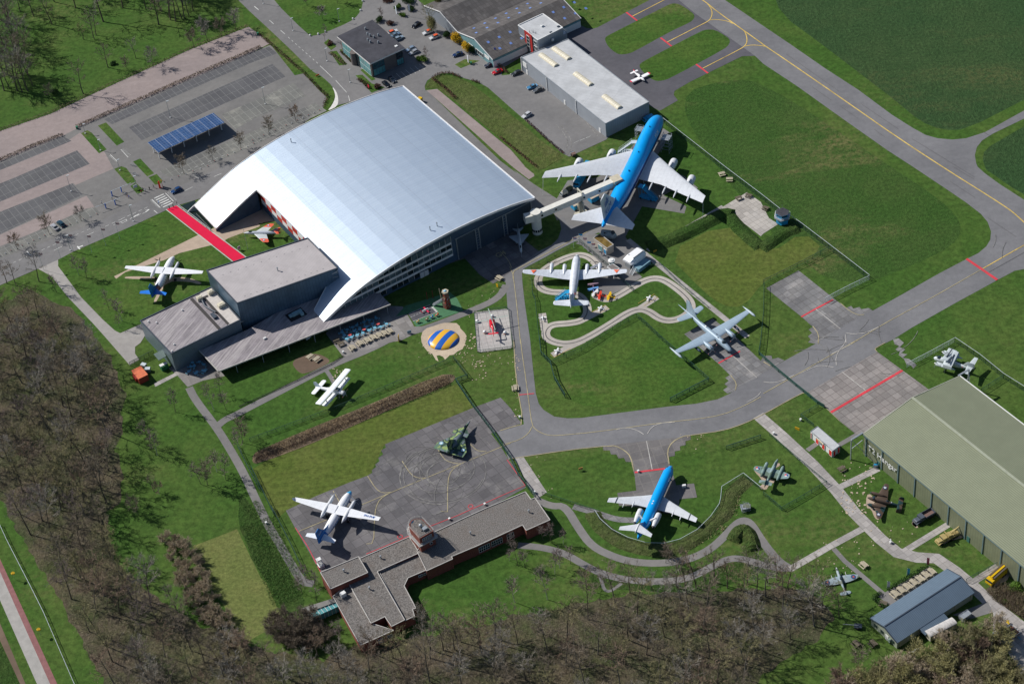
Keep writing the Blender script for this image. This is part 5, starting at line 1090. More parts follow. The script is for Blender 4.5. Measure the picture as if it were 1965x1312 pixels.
# ---- blue twin-jet with a T-tail
F=plane_root('twin_jet_airliner','light blue T tailed twin jet airliner parked on the keyhole shaped pad',(1288.7,892.2),(1225.5,1031),3.2,3.6)
Mf=livery('twinjet_livery',[(0,(.45,.47,.50)),(2.3,(.70,.71,.72)),(2.6,NAVY),(2.95,(.0,.24,.6)),(3.9,KLMB)],.28,(3.6,.2,.85,-5,-24))
fus(dense([(0,2.9,.04,.04),(-.4,2.92,.5,.5),(-1.5,3.0,1.0,1.1),(-3,3.1,1.45,1.5),(-5,3.15,1.65,1.65),(-22,3.15,1.65,1.65),(-25,3.3,1.45,1.45),(-28.5,3.6,.9,.95),(-31,3.85,.4,.6),(-31.8,3.9,.1,.5)]),26).build('fuselage',Mf,F,True)
M_dk=paint('dark_stripe',(.03,.04,.055),.4)
for s in(1,-1):
    w_=wing([(.8,-11.5,2.0,6.2,.12),(1.6,-12.1,2.05,5.6,.12),(5.2,-13.9,2.25,3.9,.11),(14.0,-17.9,2.75,1.75,.1)],s).build('wing',M_wing,F,True,40)
    MB().loft([[(-16.75-.22*(yy-11.4)*2-f*(2.4),s*yy,2.62+g_*.15)for f,g_ in AF]for yy in(11.35,11.7)]).build('wing_stripe',M_dk,w_)
    for y,x in((6.3,-17.3),(9.0,-18.1)):MB().loft([[(x+dx,s*y+rr*math.cos(t),2.3+rr*math.sin(t))for t in[2*math.pi*i/8 for i in range(8)]]for dx,rr in((1.6,.08),(.8,.2),(-.8,.2),(-1.9,.04))]).build('flap_fairing',M_engw,w_)
    jet_engine(F,-20.6,s*2.85,3.75,5.3,.88,M_engw,(-24,3.7,s*1.3))
    wing([(.15,-29.9,8.45,3.0,.1),(5.0,-32.5,8.5,1.35,.1)],s).build('tailplane',M_wing,F,True,40)
    wheel(F,-16.5,s*2.5,0,.45,.3,2,0,2)
fin([(4.4,-24.6,6.4,.08),(5.2,-26.0,5.2,.1),(8.4,-29.6,3.6,.1)]).build('fin',livery('twinjet_fin',[(0,KLMB)],.3),F,True,40)
MB().loft([[(-29.4+dx,rr*math.cos(t),8.5+rr*math.sin(t))for t in[2*math.pi*i/10 for i in range(10)]]for dx,rr in((0,.05),(-.6,.25),(-3,.25),(-4.3,.04))]).build('tail_bullet',M_engw,F,True)
MB().add([(-1.15,-.8,3.72),(-1.15,.8,3.72),(-2.1,.95,4.3),(-2.1,-.95,4.3)],[(0,1,2,3)]).build('cockpit_window',M_glass,F)
MB().box(-17,.1,4.78,.5,.35,.08).box(-18.0,.1,4.78,.5,.35,.08).each('dome_light',M_white,F);wheel(F,-3.2,0,0,.35,.2,2,0,2)
put_text('fuselage_lettering','KLM',.95,M_white,Matrix(((1,0,0,-6.5),(0,-.42*-1,-.9,-1.52),(0,.9,-.42,3.85),(0,0,0,1))),F,.02)
# ---- the two high winged turboprops
def turboprop(label,nose,tail,livf,tailmat,finmat,htm,propm,ptip,nb=4):
    T_=plane_root('turboprop_airliner',label,nose,tail,2.5,2.9)
    fus(dense([(0,2.1,.05,.05),(-.5,2.15,.5,.5),(-2,2.4,.95,1.05),(-4,2.55,1.3,1.35),(-7,2.6,1.35,1.4),(-15,2.6,1.35,1.4),(-19,2.9,.95,1.0),(-22.5,3.25,.35,.5),(-23.2,3.3,.08,.3)]),24).build('fuselage',livf,T_,True)
    for s in(1,-1):
        w_=wing([(.3,-7.9,3.95,3.6,.16),(3.6,-8.0,4.0,3.45,.15),(14.5,-9.0,4.35,1.45,.12)],s).build('wing',panel('turboprop_wing',(.74,.75,.76),.35,0,.04,2.5,1.4,.1)if 'turboprop_wing' not in MC else MC['turboprop_wing'],T_,True,40)
        R=[[(x,s*3.6+r*math.cos(a),z+r*1.1*math.sin(a))for a in[2*math.pi*i/14 for i in range(14)]]for x,z,r in((-4.7,3.7,.3),(-5.2,3.65,.5),(-7.5,3.6,.6),(-10,3.7,.72),(-12.4,3.75,.55),(-14.2,3.9,.06))]
        e=MB().loft(R).build('engine',M_engw,T_,True);prop(e,-4.55,s*3.6,3.7,1.8,nb,propm,ptip,a0=.35 if s>0 else .9)
        wing([(.3,-19.6,3.75,2.5,.1),(4.85,-20.9,3.85,1.35,.1)],s).build('tailplane',htm,T_,True,40)
        wheel(T_,-10.3,s*3.6,0,.5,.3,2,0,3.2)
    fin([(3.6,-13.8,9.6,.03),(4.3,-17.3,6.2,.07),(5.3,-19.5,4.0,.1),(8.4,-21.6,2.3,.1)]).build('fin',finmat,T_,True,40)
    wheel(T_,-2.6,0,0,.35,.2,2,0,1.8)
    MB().add([(-1.75,-.72,2.98),(-1.75,.72,2.98),(-2.5,.8,3.45),(-2.5,-.8,3.45)],[(0,1,2,3)]).build('cockpit_window',M_glass,T_)
    return T_
def patterned(name,ca,cb):
    n=NT(name);v=n.pos(False);vo=n.node('TexVoronoi',{'Scale':1.6},feature='DISTANCE_TO_EDGE');n.t.links.new(v,vo.inputs['Vector'])
    return n.fin(n.mix(n.ma('LESS_THAN',vo.outputs['Distance'],.10),c4_(ca),c4_(cb)),.35,0,.4)
t1_=turboprop('white turboprop airliner with patterned blue tail on the lawn by the red carpet',(333.5,490.5),(297,562),livery('white_turboprop',[(0,(.6,.61,.62)),(1.9,(.78,.79,.80))],.3,(2.75,.15,1.1,-4,-17),[(-1,-17.4,(.30,.10,.07)),(-1,-19.0,(.012,.10,.42))]),
    None,patterned('batik_tail',(.008,.06,.24),(.03,.32,.55)),paint('tail_blue',(.02,.18,.62),.35),paint('prop_black',(.03,.03,.032),.4),None)
t2_=turboprop('white turboprop with pale blue nose and blue striped tail on the concrete apron',(673.5,940.5),(617.5,1034),livery('blue_line_turboprop',[(0,(.55,.57,.60)),(1.6,(.02,.17,.50)),(2.5,(.40,.52,.68)),(3.0,(.78,.79,.80))],.3,(2.75,.15,1.1,-4,-17),[(1,-2.0,(.05,.42,.72)),(-1,-18.8,(.02,.17,.48))]),
    None,livery('striped_tail',[(0,(.03,.20,.52)),(5.0,(.012,.05,.22)),(5.3,(.03,.20,.52)),(7.0,(.012,.05,.22)),(7.3,(.03,.20,.52)),(7.6,(.012,.05,.22)),(7.9,(.03,.2,.52))],.35),panel('white_tailplane',(.72,.74,.77),.35),paint('prop_white',(.6,.62,.65),.4),None)
put_text('wing_lettering','PH-FHF',1.15,paint('klm_blue_paint',(0,0,0)),Matrix(((0,1,0,-9.75),(-1,0,0,-11.0),(0,0,1,4.47),(0,0,0,1))),t2_,.02)
for s in(1,-1):put_text('fin_lettering','KLM',.95,M_white,Matrix(((0,s*0-.0,0,0),)*1+((0,0,0,0),)*3)if False else Matrix(((-s,0,0,-21.6),(0,0,s,s*.2),(0,1,0,6.2),(0,0,0,1))),t2_,.02)
for s in(1,-1):
    MB().add([(-9.3,s*14.3,4.4),(-10.6,s*14.3,4.4),(-10.6,s*14.75,5.2),(-10.1,s*14.75,5.2),(-9.3,s*14.36,4.4),(-10.6,s*14.36,4.4),(-10.6,s*14.81,5.2),(-10.1,s*14.81,5.2)],[(0,1,2,3),(7,6,5,4),(0,3,7,4),(1,5,6,2)]).build('winglet',M_wing,t2_)
# ---- silver four engined propliner
D_=plane_root('silver_propliner','silver four engined propeller airliner with orange wing triangles inside the kart track',(1107.7,488.5),(1094.5,599),2.9,3.6)
Ms=panel('propliner_skin',(.60,.63,.67),.4,.15,.12,1.5,.9,.45)
fus(dense([(0,2.9,.05,.05),(-.4,2.92,.4,.4),(-1.8,3.0,1.0,1.05),(-4,3.1,1.4,1.45),(-7,3.15,1.47,1.5),(-15,3.15,1.47,1.5),(-20,3.3,1.2,1.25),(-25,3.65,.6,.75),(-28.6,4.0,.08,.25)]),24).build('fuselage',Ms,D_,True)
for s in(1,-1):
    w_=wing(tips([(.8,-7.2,2.3,5.4,.15),(4.2,-7.4,2.5,4.9,.14),(17.9,-9.2,4.2,1.9,.1)]),s).build('wing',Ms,D_,True,40)
    for y,z in((3.9,2.75),(8.3,3.25)):
        R=[[(x,s*y+r*math.cos(a),z+r*math.sin(a))for a in[2*math.pi*i/14 for i in range(14)]]for x,r in((-5.2,.5),(-5.4,.66),(-6.6,.68),(-8.2,.55),(-9.6,.3),(-10.4,.05))]
        e=MB().loft(R).build('engine',Ms,D_,True);prop(e,-5.0,s*y,z,1.95,3,M_dk,None,a0=.5+y)
    q=3.98;MB().add([(-9.15,s*13.2,q),(-9.3,s*15.2,q+.1),(-10.9,s*14.25,q)],[(0,1,2)if s>0 else(2,1,0)]).build('triangle_insignia',paint('orange_insignia',(.72,.13,.05),.5),w_)
    wing(tips([(.4,-24.4,4.0,3.3,.1),(6.0,-25.3,4.3,2.1,.1)]),s).build('tailplane',Ms,D_,True,40)
    wheel(D_,-9.2,s*3.9,0,.55,.35,2,0,2.4)
    MB().add([(-20.8,s*1.18,3.7),(-22.0,s*1.02,3.8),(-21.4,s*.98,4.5)],[(0,1,2)]).build('triangle_insignia',paint('orange_insignia',(0,0,0)),D_)
fin([(4.2,-20.2,8,.05),(5.0,-22.9,5.2,.08),(8.0,-26.0,2.4,.1),(8.4,-26.6,1.4,.1)]).build('fin',Ms,D_,True,40)
MB().add([(-1.6,-.55,3.85),(-1.6,.55,3.85),(-2.2,.75,4.25),(-2.2,-.75,4.25)],[(0,1,2,3)]).build('cockpit_window',M_glass,D_);wheel(D_,-2.3,0,0,.4,.25,1,0,2.2)
MB().tube((.15,0,2.9),(-.4,0,2.9),.12,.42,14).build('nose_cone',paint('radome_blue',(.10,.17,.26),.5),D_)
# ---- white biplane
B_=plane_root('biplane','white single engined biplane on the grass beside the reed ditch',e6(935,760)[0],e6(180,560)[0],2.8,1.4,R_(-9))
Mb=panel('biplane_white',(.72,.74,.76),.45,0,.05,1.1,1.1,.15);B_.location.z=.55
fus(dense([(-.5,2.0,.55,.55),(-1.5,2.0,.75,.75),(-2.6,2.0,.85,1.0),(-5,2.0,.85,1.05),(-8,1.9,.55,.75),(-12.2,1.9,.1,.25)]),16).build('fuselage',Mb,B_,True)
e=MB().loft([[(x,r*math.cos(a),2.0+r*math.sin(a))for a in[2*math.pi*i/14 for i in range(14)]]for x,r in((-.1,.55),(-.3,.72),(-1.1,.75))]).build('engine',paint('biplane_cowl',(.35,.37,.40),.4),B_,True);prop(e,0,0,2.0,1.75,4,M_steel,paint('prop_tip',(.4,.12,.1),.5),w_=.13,a0=.2)
for s in(1,-1):
    MB().loft([[(x-c*f,s*y,z+g_*.14*c/2)for f,g_ in AF]for y,x,z,c in((0,-3.0,3.75,2.35),(8.7,-3.0,3.95,2.35),(9.0,-3.2,3.95,1.9))]).build('upper_wing',Mb,B_,True,40)
    MB().loft([[(x-c*f,s*y,z+g_*.14*c/2)for f,g_ in AF]for y,x,z,c in((.5,-2.7,1.55,2.0),(6.9,-2.7,1.85,2.0),(7.2,-2.9,1.85,1.6))]).build('lower_wing',Mb,B_,True,40)
    MB().beam((-3.4,s*5.6,1.9),(-3.8,s*5.6,3.9),.12,.4).beam((-2.9,s*.7,1.7),(-3.5,s*5.6,3.8),.03,.05).each('wing_strut',M_steel,B_)
    wing(tips([(.2,-9.9,2.1,1.9,.1),(3.6,-9.9,2.2,1.7,.1)]),s).build('tailplane',Mb,B_,True,40);wheel(B_,-1.9,s*1.5,0,.4,.25,1,.4,1.6)
fin(tips([(2.0,-9.0,0,3.1,.07),(3.2,-10.3,0,2.1,.1),(4.2,-10.8,0,1.6,.1)])[:0]or[(2.0,-8.9,3.3,.06),(3.0,-10.2,2.3,.1),(4.0,-10.7,1.7,.1),(4.2,-11.0,1.1,.1)]).build('fin',paint('fin_pale_blue',(.50,.58,.66),.45),B_,True,40)
MB().box(-2.6,0,2.95,1.3,1.15,.45).build('cockpit',M_glass,B_)
MB().beam((-3.2,0,4.0),(-8.5,0,2.5),.07,.07).build('aerial',M_steel,B_)
# ---- grey-blue twin engined maritime patrol aircraft with a tail sting
N_=plane_root('patrol_aircraft','pale grey blue twin engined patrol aircraft with wing tip pods and tail sting',d3(1150,1050)[0],d3(345,355)[0],2.4,3.2)
Mn=panel('patrol_skin',(.285,.37,.44),.45,.05,.06,1.4,1.0,.18)
fus(dense([(0,2.2,.3,.3),(-.5,2.2,.6,.65),(-2,2.35,.85,1.0),(-4.5,2.6,.98,1.25),(-9,2.65,1.0,1.2),(-14,2.75,.9,1.05),(-18,3.0,.6,.8),(-21,3.2,.35,.55),(-23.8,3.4,.22,.25),(-26,3.5,.12,.12),(-27.6,3.5,.04,.04)]),22).build('fuselage',Mn,N_,True)
for s in(1,-1):
    w_=wing([(.7,-6.6,3.1,4.5,.16),(4.6,-7.0,3.2,4.0,.15),(14.9,-8.6,4.0,1.75,.12)],s).build('wing',Mn,N_,True,40)
    R=[[(x,s*4.6+r*math.cos(a),2.9+r*math.sin(a))for a in[2*math.pi*i/14 for i in range(14)]]for x,r in((-3.9,.55),(-4.2,.75),(-5.6,.8),(-7.6,.72),(-9.5,.5),(-11,.1))]
    e=MB().loft(R).build('engine',Mn,N_,True);prop(e,-3.7,s*4.6,2.9,2.1,4,M_steel,paint('prop_tip',(0,0,0)),w_=.15,a0=.5)
    MB().loft([[(x,s*8.0+r*math.cos(a),2.6+r*math.sin(a))for a in[2*math.pi*i/10 for i in range(10)]]for x,r in((-5.6,.25),(-6.4,.42),(-9,.42),(-11.2,.15))]).build('jet_pod',paint('pod_navy',(.03,.05,.09),.4),N_,True)
    MB().loft([[(x,s*15.3+r*math.cos(a),4.0+r*math.sin(a))for a in[2*math.pi*i/12 for i in range(12)]]for x,r in((-5.9,.05),(-7,.38),(-9,.42),(-11,.25),(-12.6,.04))]).build('tip_pod',paint('tip_pod_grey',(.40,.47,.52),.4),N_,True)
    wing(tips([(.3,-19.2,3.7,2.9,.1),(5.2,-20.2,3.9,1.9,.1)]),s).build('tailplane',Mn,N_,True,40);wheel(N_,-6.6,s*4.6,0,.6,.4,1,0,2.4)
fin([(3.6,-15.0,7.6,.05),(4.6,-17.6,5.4,.08),(8.4,-20.4,2.6,.1),(8.9,-20.9,1.9,.1)]).build('fin',Mn,N_,True,40);wheel(N_,-1.9,0,0,.38,.25,1,0,1.8)
MB().dome(-3.6,0,3.35,.95,.7,.75,12,4).build('canopy',M_glass,N_,True);MB().dome(-13,.1,3.7,.5,.3,.35,10,3).build('observation_dome',M_white,N_,True)
MB().dome(-.55,0,2.3,.52,.5,.5,12,4).build('nose_glazing',paint('green_glass',(.06,.22,.24),.15),N_,True)
MB().box(-6.2,-.3,3.82,.5,.35,.06).box(-7.6,.35,3.82,.4,.35,.06).each('hatch',M_hole,N_)
# ---- camouflaged canard delta fighter
V_=plane_root('delta_fighter','camouflaged green canard delta fighter on the scuffed concrete apron',d4(1085,220)[0],d4(560,960)[0],1.9,1.7)
Mv=camo('splinter_camo',[(.10,.17,.11),(.035,.065,.05),(.23,.30,.11),(.13,.16,.18)],.42)
fus(dense([(0,1.9,.03,.03),(-1.5,1.9,.3,.32),(-3.5,1.95,.5,.6),(-5.5,2.0,.95,.75),(-9,2.0,1.1,.8),(-13,2.0,.85,.75),(-15.2,2.0,.5,.5)]),16).build('fuselage',Mv,V_,True)
for s in(1,-1):
    w_=wing([(.6,-5.6,1.55,9.2,.05),(1.8,-7.2,1.55,7.8,.05),(5.3,-12.2,1.5,2.6,.05)],s).build('wing',Mv,V_)
    roundel(w_,-12.2,s*3.9,1.70,((.62,0),(.34,1)),[paint('pale_blue_disc',(.25,.50,.66),.6),M_white]);wing([(.9,-3.9,2.15,3.2,.05),(2.7,-5.9,2.2,1.5,.05)],s).build('canard',Mv,V_)
    wheel(V_,-8.6,s*2.1,0,.4,.2,1,0,1.4)
fin([(2.6,-9.6,5.0,.06),(5.6,-13.0,1.9,.06)]).build('fin',Mv,V_);MB().dome(-3.5,0,2.35,.85,.33,.5,10,4).build('canopy',M_glass,V_,True);wheel(V_,-3.8,0,0,.3,.2,1,0,1.5);MB().tube((-.6,0,1.9),(0.02,0,1.9),.16,.02,10).build('nose_cone',M_dk,V_)
# ---- red and white swept fighter on the court lawn
H_=plane_root('swept_wing_jet','white jet with orange red wing tips and tail beside the red carpet',e5(300,515)[0],e5(1035,500)[0],1.9,2.2)
Mh=livery('hunter_paint',[(0,(.45,.04,.03)),(1.35,(.60,.62,.64)),(2.45,(.42,.46,.52))],.4,xb=[(1,-1.0,(.55,.57,.6)),(-1,-12.4,(.6,.10,.06))]);M_or=paint('orange_red',(.66,.115,.06),.45,var=.1)
fus(dense([(0,1.9,.05,.05),(-.8,1.9,.3,.32),(-2.5,1.95,.5,.6),(-5,1.95,.65,.68),(-9,2.0,.62,.65),(-12.5,2.1,.4,.42),(-13.6,2.15,.32,.34)]),18).build('fuselage',Mh,H_,True)
for s in(1,-1):
    w_=wing([(.5,-3.9,1.9,4.6,.07),(3.2,-6.4,1.9,3.2,.07)],s).build('wing',paint('hunter_wing',(.50,.54,.54),.45),H_,True,40);tp=MB().loft([[(x-c*f,s*y,1.9+g_*.07*c/2)for f,g_ in AF]for y,x,c in((3.2,-6.4,3.2),(4.8,-7.9,2.4),(5.15,-8.6,1.4))]).build('wing_tip',M_or,w_)
    roundel(tp,-8.3,s*4.1,2.03,((.45,0),(.28,1)),[paint('roundel_blue',(.03,.08,.30),.5),M_white]);wing([(.2,-11.3,2.9,1.7,.07),(1.8,-12.7,2.95,.8,.07)],s).build('tailplane',M_or,H_);wheel(H_,-6.2,s*2.0,0,.35,.2,1,0,1.8)
fin([(2.4,-9.6,3.6,.07),(4.1,-12.1,1.6,.08)]).build('fin',paint('fin_violet',(.22,.20,.30),.5),H_);MB().loft([[(x-c*f,g_*.05*c,z)for f,g_ in AF]for z,x,c in((3.2,-12.6,1.2),(4.15,-13.1,.9))]).build('fin_tip',M_or,H_)
MB().dome(-2.6,0,2.4,.9,.32,.42,10,4).build('canopy',M_glass,H_,True);MB().tube((.1,0,1.9),(-.6,0,1.9),.05,.2,10).build('nose_cone',M_white,H_)
# ---- grey delta fighter in the shade of the big hangar
X_=plane_root('grey_delta_jet','small bare grey delta winged jet in the shade of the big hangar wall',B3(155,632)[0],B3(130,452)[0],1.8,2.0)
Mx=panel('grey_jet',(.42,.47,.50),.4,.3,.08,1.1,.8,.2)
fus(dense([(0,1.8,.28,.28),(-.6,1.8,.42,.42),(-3,1.85,.52,.58),(-7,1.9,.6,.62),(-11,1.95,.5,.5),(-12.4,2.0,.42,.42)]),16).build('fuselage',Mx,X_,True)
MB().tube((.9,0,1.8),(-.1,0,1.8),.03,.2,10).build('nose_cone',Mx,X_);MB().beam((0,0,1.5),(2.6,0,1.5),.07,.07).build('probe',Mx,X_)
for s in(1,-1):wing([(.4,-4.3,1.75,5.4,.04),(3.5,-9.0,1.7,.6,.05)],s).build('wing',Mx,X_);wing([(.3,-10.6,2.1,1.9,.05),(1.9,-12.6,2.0,.8,.05)],s).build('tailplane',Mx,X_);wheel(X_,-6.2,s*1.3,0,.35,.2,1,0,1.5)
fin([(2.3,-8.2,4.2,.06),(4.4,-11.4,1.7,.06)]).build('fin',Mx,X_);MB().dome(-2.4,0,2.25,.9,.3,.4,10,4).build('canopy',M_glass,X_,True);wheel(X_,-1.6,0,0,.28,.18,1,0,1.4)
# ---- grey green twin jet fighter with red white blue roundels
E_=plane_root('twin_engine_jet_fighter','grey green straight winged twin engine jet with red white and blue roundels',d1(375,117)[0],d1(232,425)[0],1.7,1.9)
Me=camo('grey_green_camo',[(.17,.245,.22),(.115,.165,.125),(.21,.29,.29)],.30,.6)
fus(dense([(0,1.6,.04,.04),(-.8,1.65,.35,.38),(-3,1.8,.55,.65),(-6,1.85,.6,.62),(-9.5,1.9,.4,.42),(-12.6,2.2,.1,.2)]),18).build('fuselage',Me,E_,True)
for s in(1,-1):
    w_=wing(tips([(.5,-4.2,1.5,3.6,.12),(2.9,-4.4,1.55,3.4,.11),(5.65,-5.3,1.9,1.7,.1)]),s).build('wing',Me,E_,True,40)
    e=MB().loft([[(x,s*2.55+r*math.cos(a),1.65+r*math.sin(a))for a in[2*math.pi*i/14 for i in range(14)]]for x,r in((-2.7,.38),(-3.0,.52),(-5,.58),(-7.4,.48),(-8.6,.3))]).build('engine',Me,E_,True);MB().tube((-2.72,s*2.55,1.65),(-2.68,s*2.55,1.65),.36,.36,14).build('intake',M_hole,e)
    m_=MB()
    for k in range(3):m_.face([(-6.0,s*4.55,1.95+k*.004)]+[(-6.0+.55*math.cos(2*math.pi*(k+j/6)/3),s*4.55+.55*math.sin(2*math.pi*(k+j/6)/3),1.96+k*.004)for j in range(7)],k)
    m_.build('roundel',[paint('roundel_red',(.55,.03,.03),.5),M_white,paint('roundel_blue',(0,0,0))],w_)
    wing([(.1,-11.0,3.1,1.9,.09),(2.0,-11.4,3.15,1.2,.09)],s).build('tailplane',Me,E_);wheel(E_,-5.0,s*1.6,0,.35,.2,1,0,1.4)
fin([(1.9,-9.6,3.4,.07),(3.0,-10.8,2.2,.08),(4.0,-11.5,1.3,.08)]).build('fin',Me,E_);MB().dome(-2.9,0,2.3,.95,.34,.5,10,4).build('canopy',paint('canopy_cover',(.20,.27,.26),.5),E_,True)
# ---- dark camouflaged twin-tail twin with stars
L_=plane_root('light_twin','dark brown and green camouflaged twin with white stars beside the olive hangar',d1(1385,548)[0],d1(1800,640)[0],2.3,1.4,R_(-8));L_.location.z=.2
Ml=camo('brown_green_camo',[(.090,.062,.045),(.018,.048,.050),(.095,.066,.048)],.28,.7);ins=[paint('insignia_blue',(.03,.06,.16),.5),M_white]
fus(dense([(0,1.7,.05,.05),(-.7,1.7,.35,.38),(-2.3,1.75,.68,.8),(-5,1.75,.72,.85),(-8,1.75,.4,.5),(-10.8,1.85,.08,.15)]),18).build('fuselage',Ml,L_,True)
for s in(1,-1):
    w_=wing(tips([(.5,-2.6,1.2,3.5,.15),(2.4,-2.8,1.3,3.1,.14),(7.2,-4.1,1.9,1.2,.1)]),s).build('wing',Ml,L_,True,40);star(w_,-4.4,s*5.5,1.86,.62,ins)
    e=MB().loft([[(x,s*2.4+r*math.cos(a),1.5+r*math.sin(a))for a in[2*math.pi*i/14 for i in range(14)]]for x,r in((-.9,.4),(-1.1,.52),(-2.1,.55),(-4,.42),(-5.6,.08))]).build('engine',Ml,L_,True);prop(e,-.8,s*2.4,1.5,1.2,2,M_dk,None,a0=.9)
    wing([(.2,-9.1,2.05,1.5,.1),(2.3,-9.2,2.05,1.3,.1)],s).build('tailplane',Ml,L_);fin([(1.0,-9.2,1.2,.1),(1.7,-9.0,1.7,.1),(2.7,-9.1,1.6,.1),(3.2,-9.5,.9,.1)],s*2.35).build('fin',Ml,L_,True);wheel(L_,-2.4,s*2.4,0,.38,.2,1,0,1.3)
MB().add([(-1.5,-.5,2.28),(-1.5,.5,2.28),(-2.1,.6,2.62),(-2.1,-.6,2.62)],[(0,1,2,3)]).build('cockpit_window',M_glass,L_);star(L_,-7.2,0,2.32,.3,ins);MB().dome(-6.0,0,2.35,.5,.35,.35,10,3).build('turret',M_glass,L_,True)
# ---- grey naval aircraft with folded wings
K_=plane_root('folded_wing_aircraft','pale grey naval twin with its wings folded over its back in the fenced corner',d2(455,395)[0],d2(1110,600)[0],2.2,2.6)
Mk=panel('naval_grey',(.47,.52,.53),.5,0,.08,1.2,.9,.3)
fus(dense([(0,2.0,.15,.15),(-.6,2.0,.6,.7),(-2.2,2.1,.85,1.1),(-5,2.2,.9,1.15),(-8,2.25,.75,.9),(-11,2.5,.4,.55),(-13.2,2.8,.1,.2)]),18).build('fuselage',Mk,K_,True)
for s in(1,-1):
    wing([(.6,-3.9,3.1,3.2,.14),(4.0,-4.1,3.25,2.9,.14)],s).build('inner_wing',Mk,K_,True,40)
    ox_=-.6 if s>0 else .9
    fo=MB().loft([[(x+ox_-c*f,s*y,z+g_*.12*c/2)for f,g_ in AF]for y,x,z,c in((4.1,-4.1,3.4,2.9),(3.9,-4.1,4.3,2.8),(-2.9,-4.7,5.0 if s>0 else 5.5,1.7))]).build('folded_wing',Mk,K_,True,40)
    MB().box(-5.6+ox_,s*1.0,5.0 if s>0 else 5.3,.35,4.6,.06).build('dark_strip',M_dk,fo)
    e=MB().loft([[(x,s*2.9+r*math.cos(a),2.8+r*math.sin(a))for a in[2*math.pi*i/14 for i in range(14)]]for x,r in((-2.0,.5),(-2.2,.68),(-3.6,.72),(-6,.55),(-8.4,.12))]).build('engine',Mk,K_,True);prop(e,-1.8,s*2.9,2.8,1.6,3,M_white,None,a0=1.2)
    wing([(.2,-11.2,3.5,2.0,.1),(4.1,-11.9,3.9,1.2,.1)],s).build('tailplane',Mk,K_,True,40);wheel(K_,-5.0,s*2.9,0,.42,.25,1,0,2.2)
    MB().add([(-9.6,s*.62,2.5),(-10.1,s*.58,2.5),(-9.85,s*.5,2.9)],[(0,1,2)]).build('triangle_insignia',paint('roundel_red',(0,0,0)),K_)
fin([(3.0,-9.6,4.0,.06),(5.0,-11.2,2.3,.09)]).build('fin',Mk,K_,True,40);MB().dome(-1.8,0,2.9,.9,.7,.5,12,4).build('canopy',M_glass,K_,True);wheel(K_,-1.5,0,0,.3,.2,2,0,1.6)
put_text('wing_lettering','159',1.5,M_dk,Matrix(((0,1,0,-4.3),(-1,0,0,.4),(0,0,1,5.72),(0,0,0,1))),K_,.02);put_text('fin_lettering','V',.9,M_dk,Matrix(((1,0,0,-11.8),(0,0,-1,-.16),(0,1,0,4.0),(0,0,0,1))),K_,.02)
# ---- small camouflaged warbird
f7=Z(1565,1080,16.4)
S_=plane_root('propeller_fighter','small grey camouflaged propeller fighter with roundels at the wood edge',f7(655,150)[0],f7(975,960)[0],1.7,1.0,R_(-10));S_.location.z=.25
Msp=camo('ocean_grey_camo',[(.30,.36,.38),(.16,.18,.15),(.26,.33,.37)],.55,.6)
fus(dense([(0,1.3,.18,.18),(-.8,1.3,.38,.42),(-2.4,1.3,.45,.55),(-4.5,1.3,.42,.5),(-7,1.3,.22,.28),(-9.0,1.35,.05,.1)]),16).build('fuselage',Msp,S_,True);prop(S_,.05,0,1.3,1.5,4,M_dk,None,M_white,.1,.9)
for s in(1,-1):
    w_=wing([(.3,-2.3,.95,2.5,.13),(2.5,-2.45,1.05,2.3,.11),(4.2,-2.75,1.15,1.7,.1),(5.2,-3.1,1.2,1.0,.1),(5.6,-3.45,1.22,.3,.1)],s).build('wing',Msp,S_,True,40);roundel(w_,-3.6,s*3.9,1.26,((.72,0),(.26,1)),[paint('dull_blue',(.04,.07,.16),.6),paint('dull_red',(.50,.09,.05),.6)])
    wing([(.1,-7.7,1.45,1.2,.1),(1.3,-7.8,1.45,1.0,.1),(1.65,-8.1,1.45,.4,.1)],s).build('tailplane',Msp,S_,True,40);wheel(S_,-1.9,s*.9,0,.28,.15,1,0,.9);MB().beam((-2.5,s*2.1,1.05),(-1.5,s*2.1,1.05),.1,.1).build('cannon',M_white,S_)
fin([(1.4,-7.4,1.5,.08),(2.2,-8.0,1.1,.08),(2.5,-8.3,.6,.08)]).build('fin',Msp,S_);MB().dome(-3.6,0,1.7,.6,.25,.35,10,4).build('canopy',M_glass,S_,True)
# ---- little red and white touring aircraft on the stands
f3=Z(1195,120,26.25)
U_=plane_root('light_aircraft','small white touring aeroplane with red wing tips on the dark stand',f3(1070,880)[0],f3(520,430)[0],1.3,1.5)
M_u=paint('gloss_white',(.80,.80,.80),.3,var=.03)
fus(dense([(0,1.15,.3,.3),(-.8,1.2,.48,.42),(-2,1.3,.55,.5),(-3.6,1.4,.5,.6),(-5.2,1.3,.28,.35),(-7.1,1.35,.06,.12)]),16).build('fuselage',M_u,U_,True);prop(U_,.05,0,1.15,.9,2,M_steel,None,M_white,.08)
for s in(1,-1):
    w_=wing([(.4,-1.8,.85,1.65,.13),(4.0,-1.8,1.05,1.6,.12)],s).build('wing',M_u,U_,True,40);wing(tips([(4.0,-1.8,1.05,1.6,.12),(4.6,-1.85,1.1,1.5,.12)],.3),s).build('wing_tip',paint('tip_red',(.62,.02,.06),.4),w_,True,40)
    wing([(.1,-6.2,1.4,.85,.1),(1.75,-6.2,1.4,.8,.1)],s).build('tailplane',M_u,U_,True,40);wheel(U_,-2.3,s*1.4,0,.2,.15,1,0,.8)
fin([(1.4,-5.6,1.4,.08),(1.9,-6.0,1.1,.08)]).build('fin',M_u,U_);fin([(1.9,-6.0,1.1,.08),(2.4,-6.3,.75,.08)]).build('fin_tip',paint('tip_red',(0,0,0)),U_)
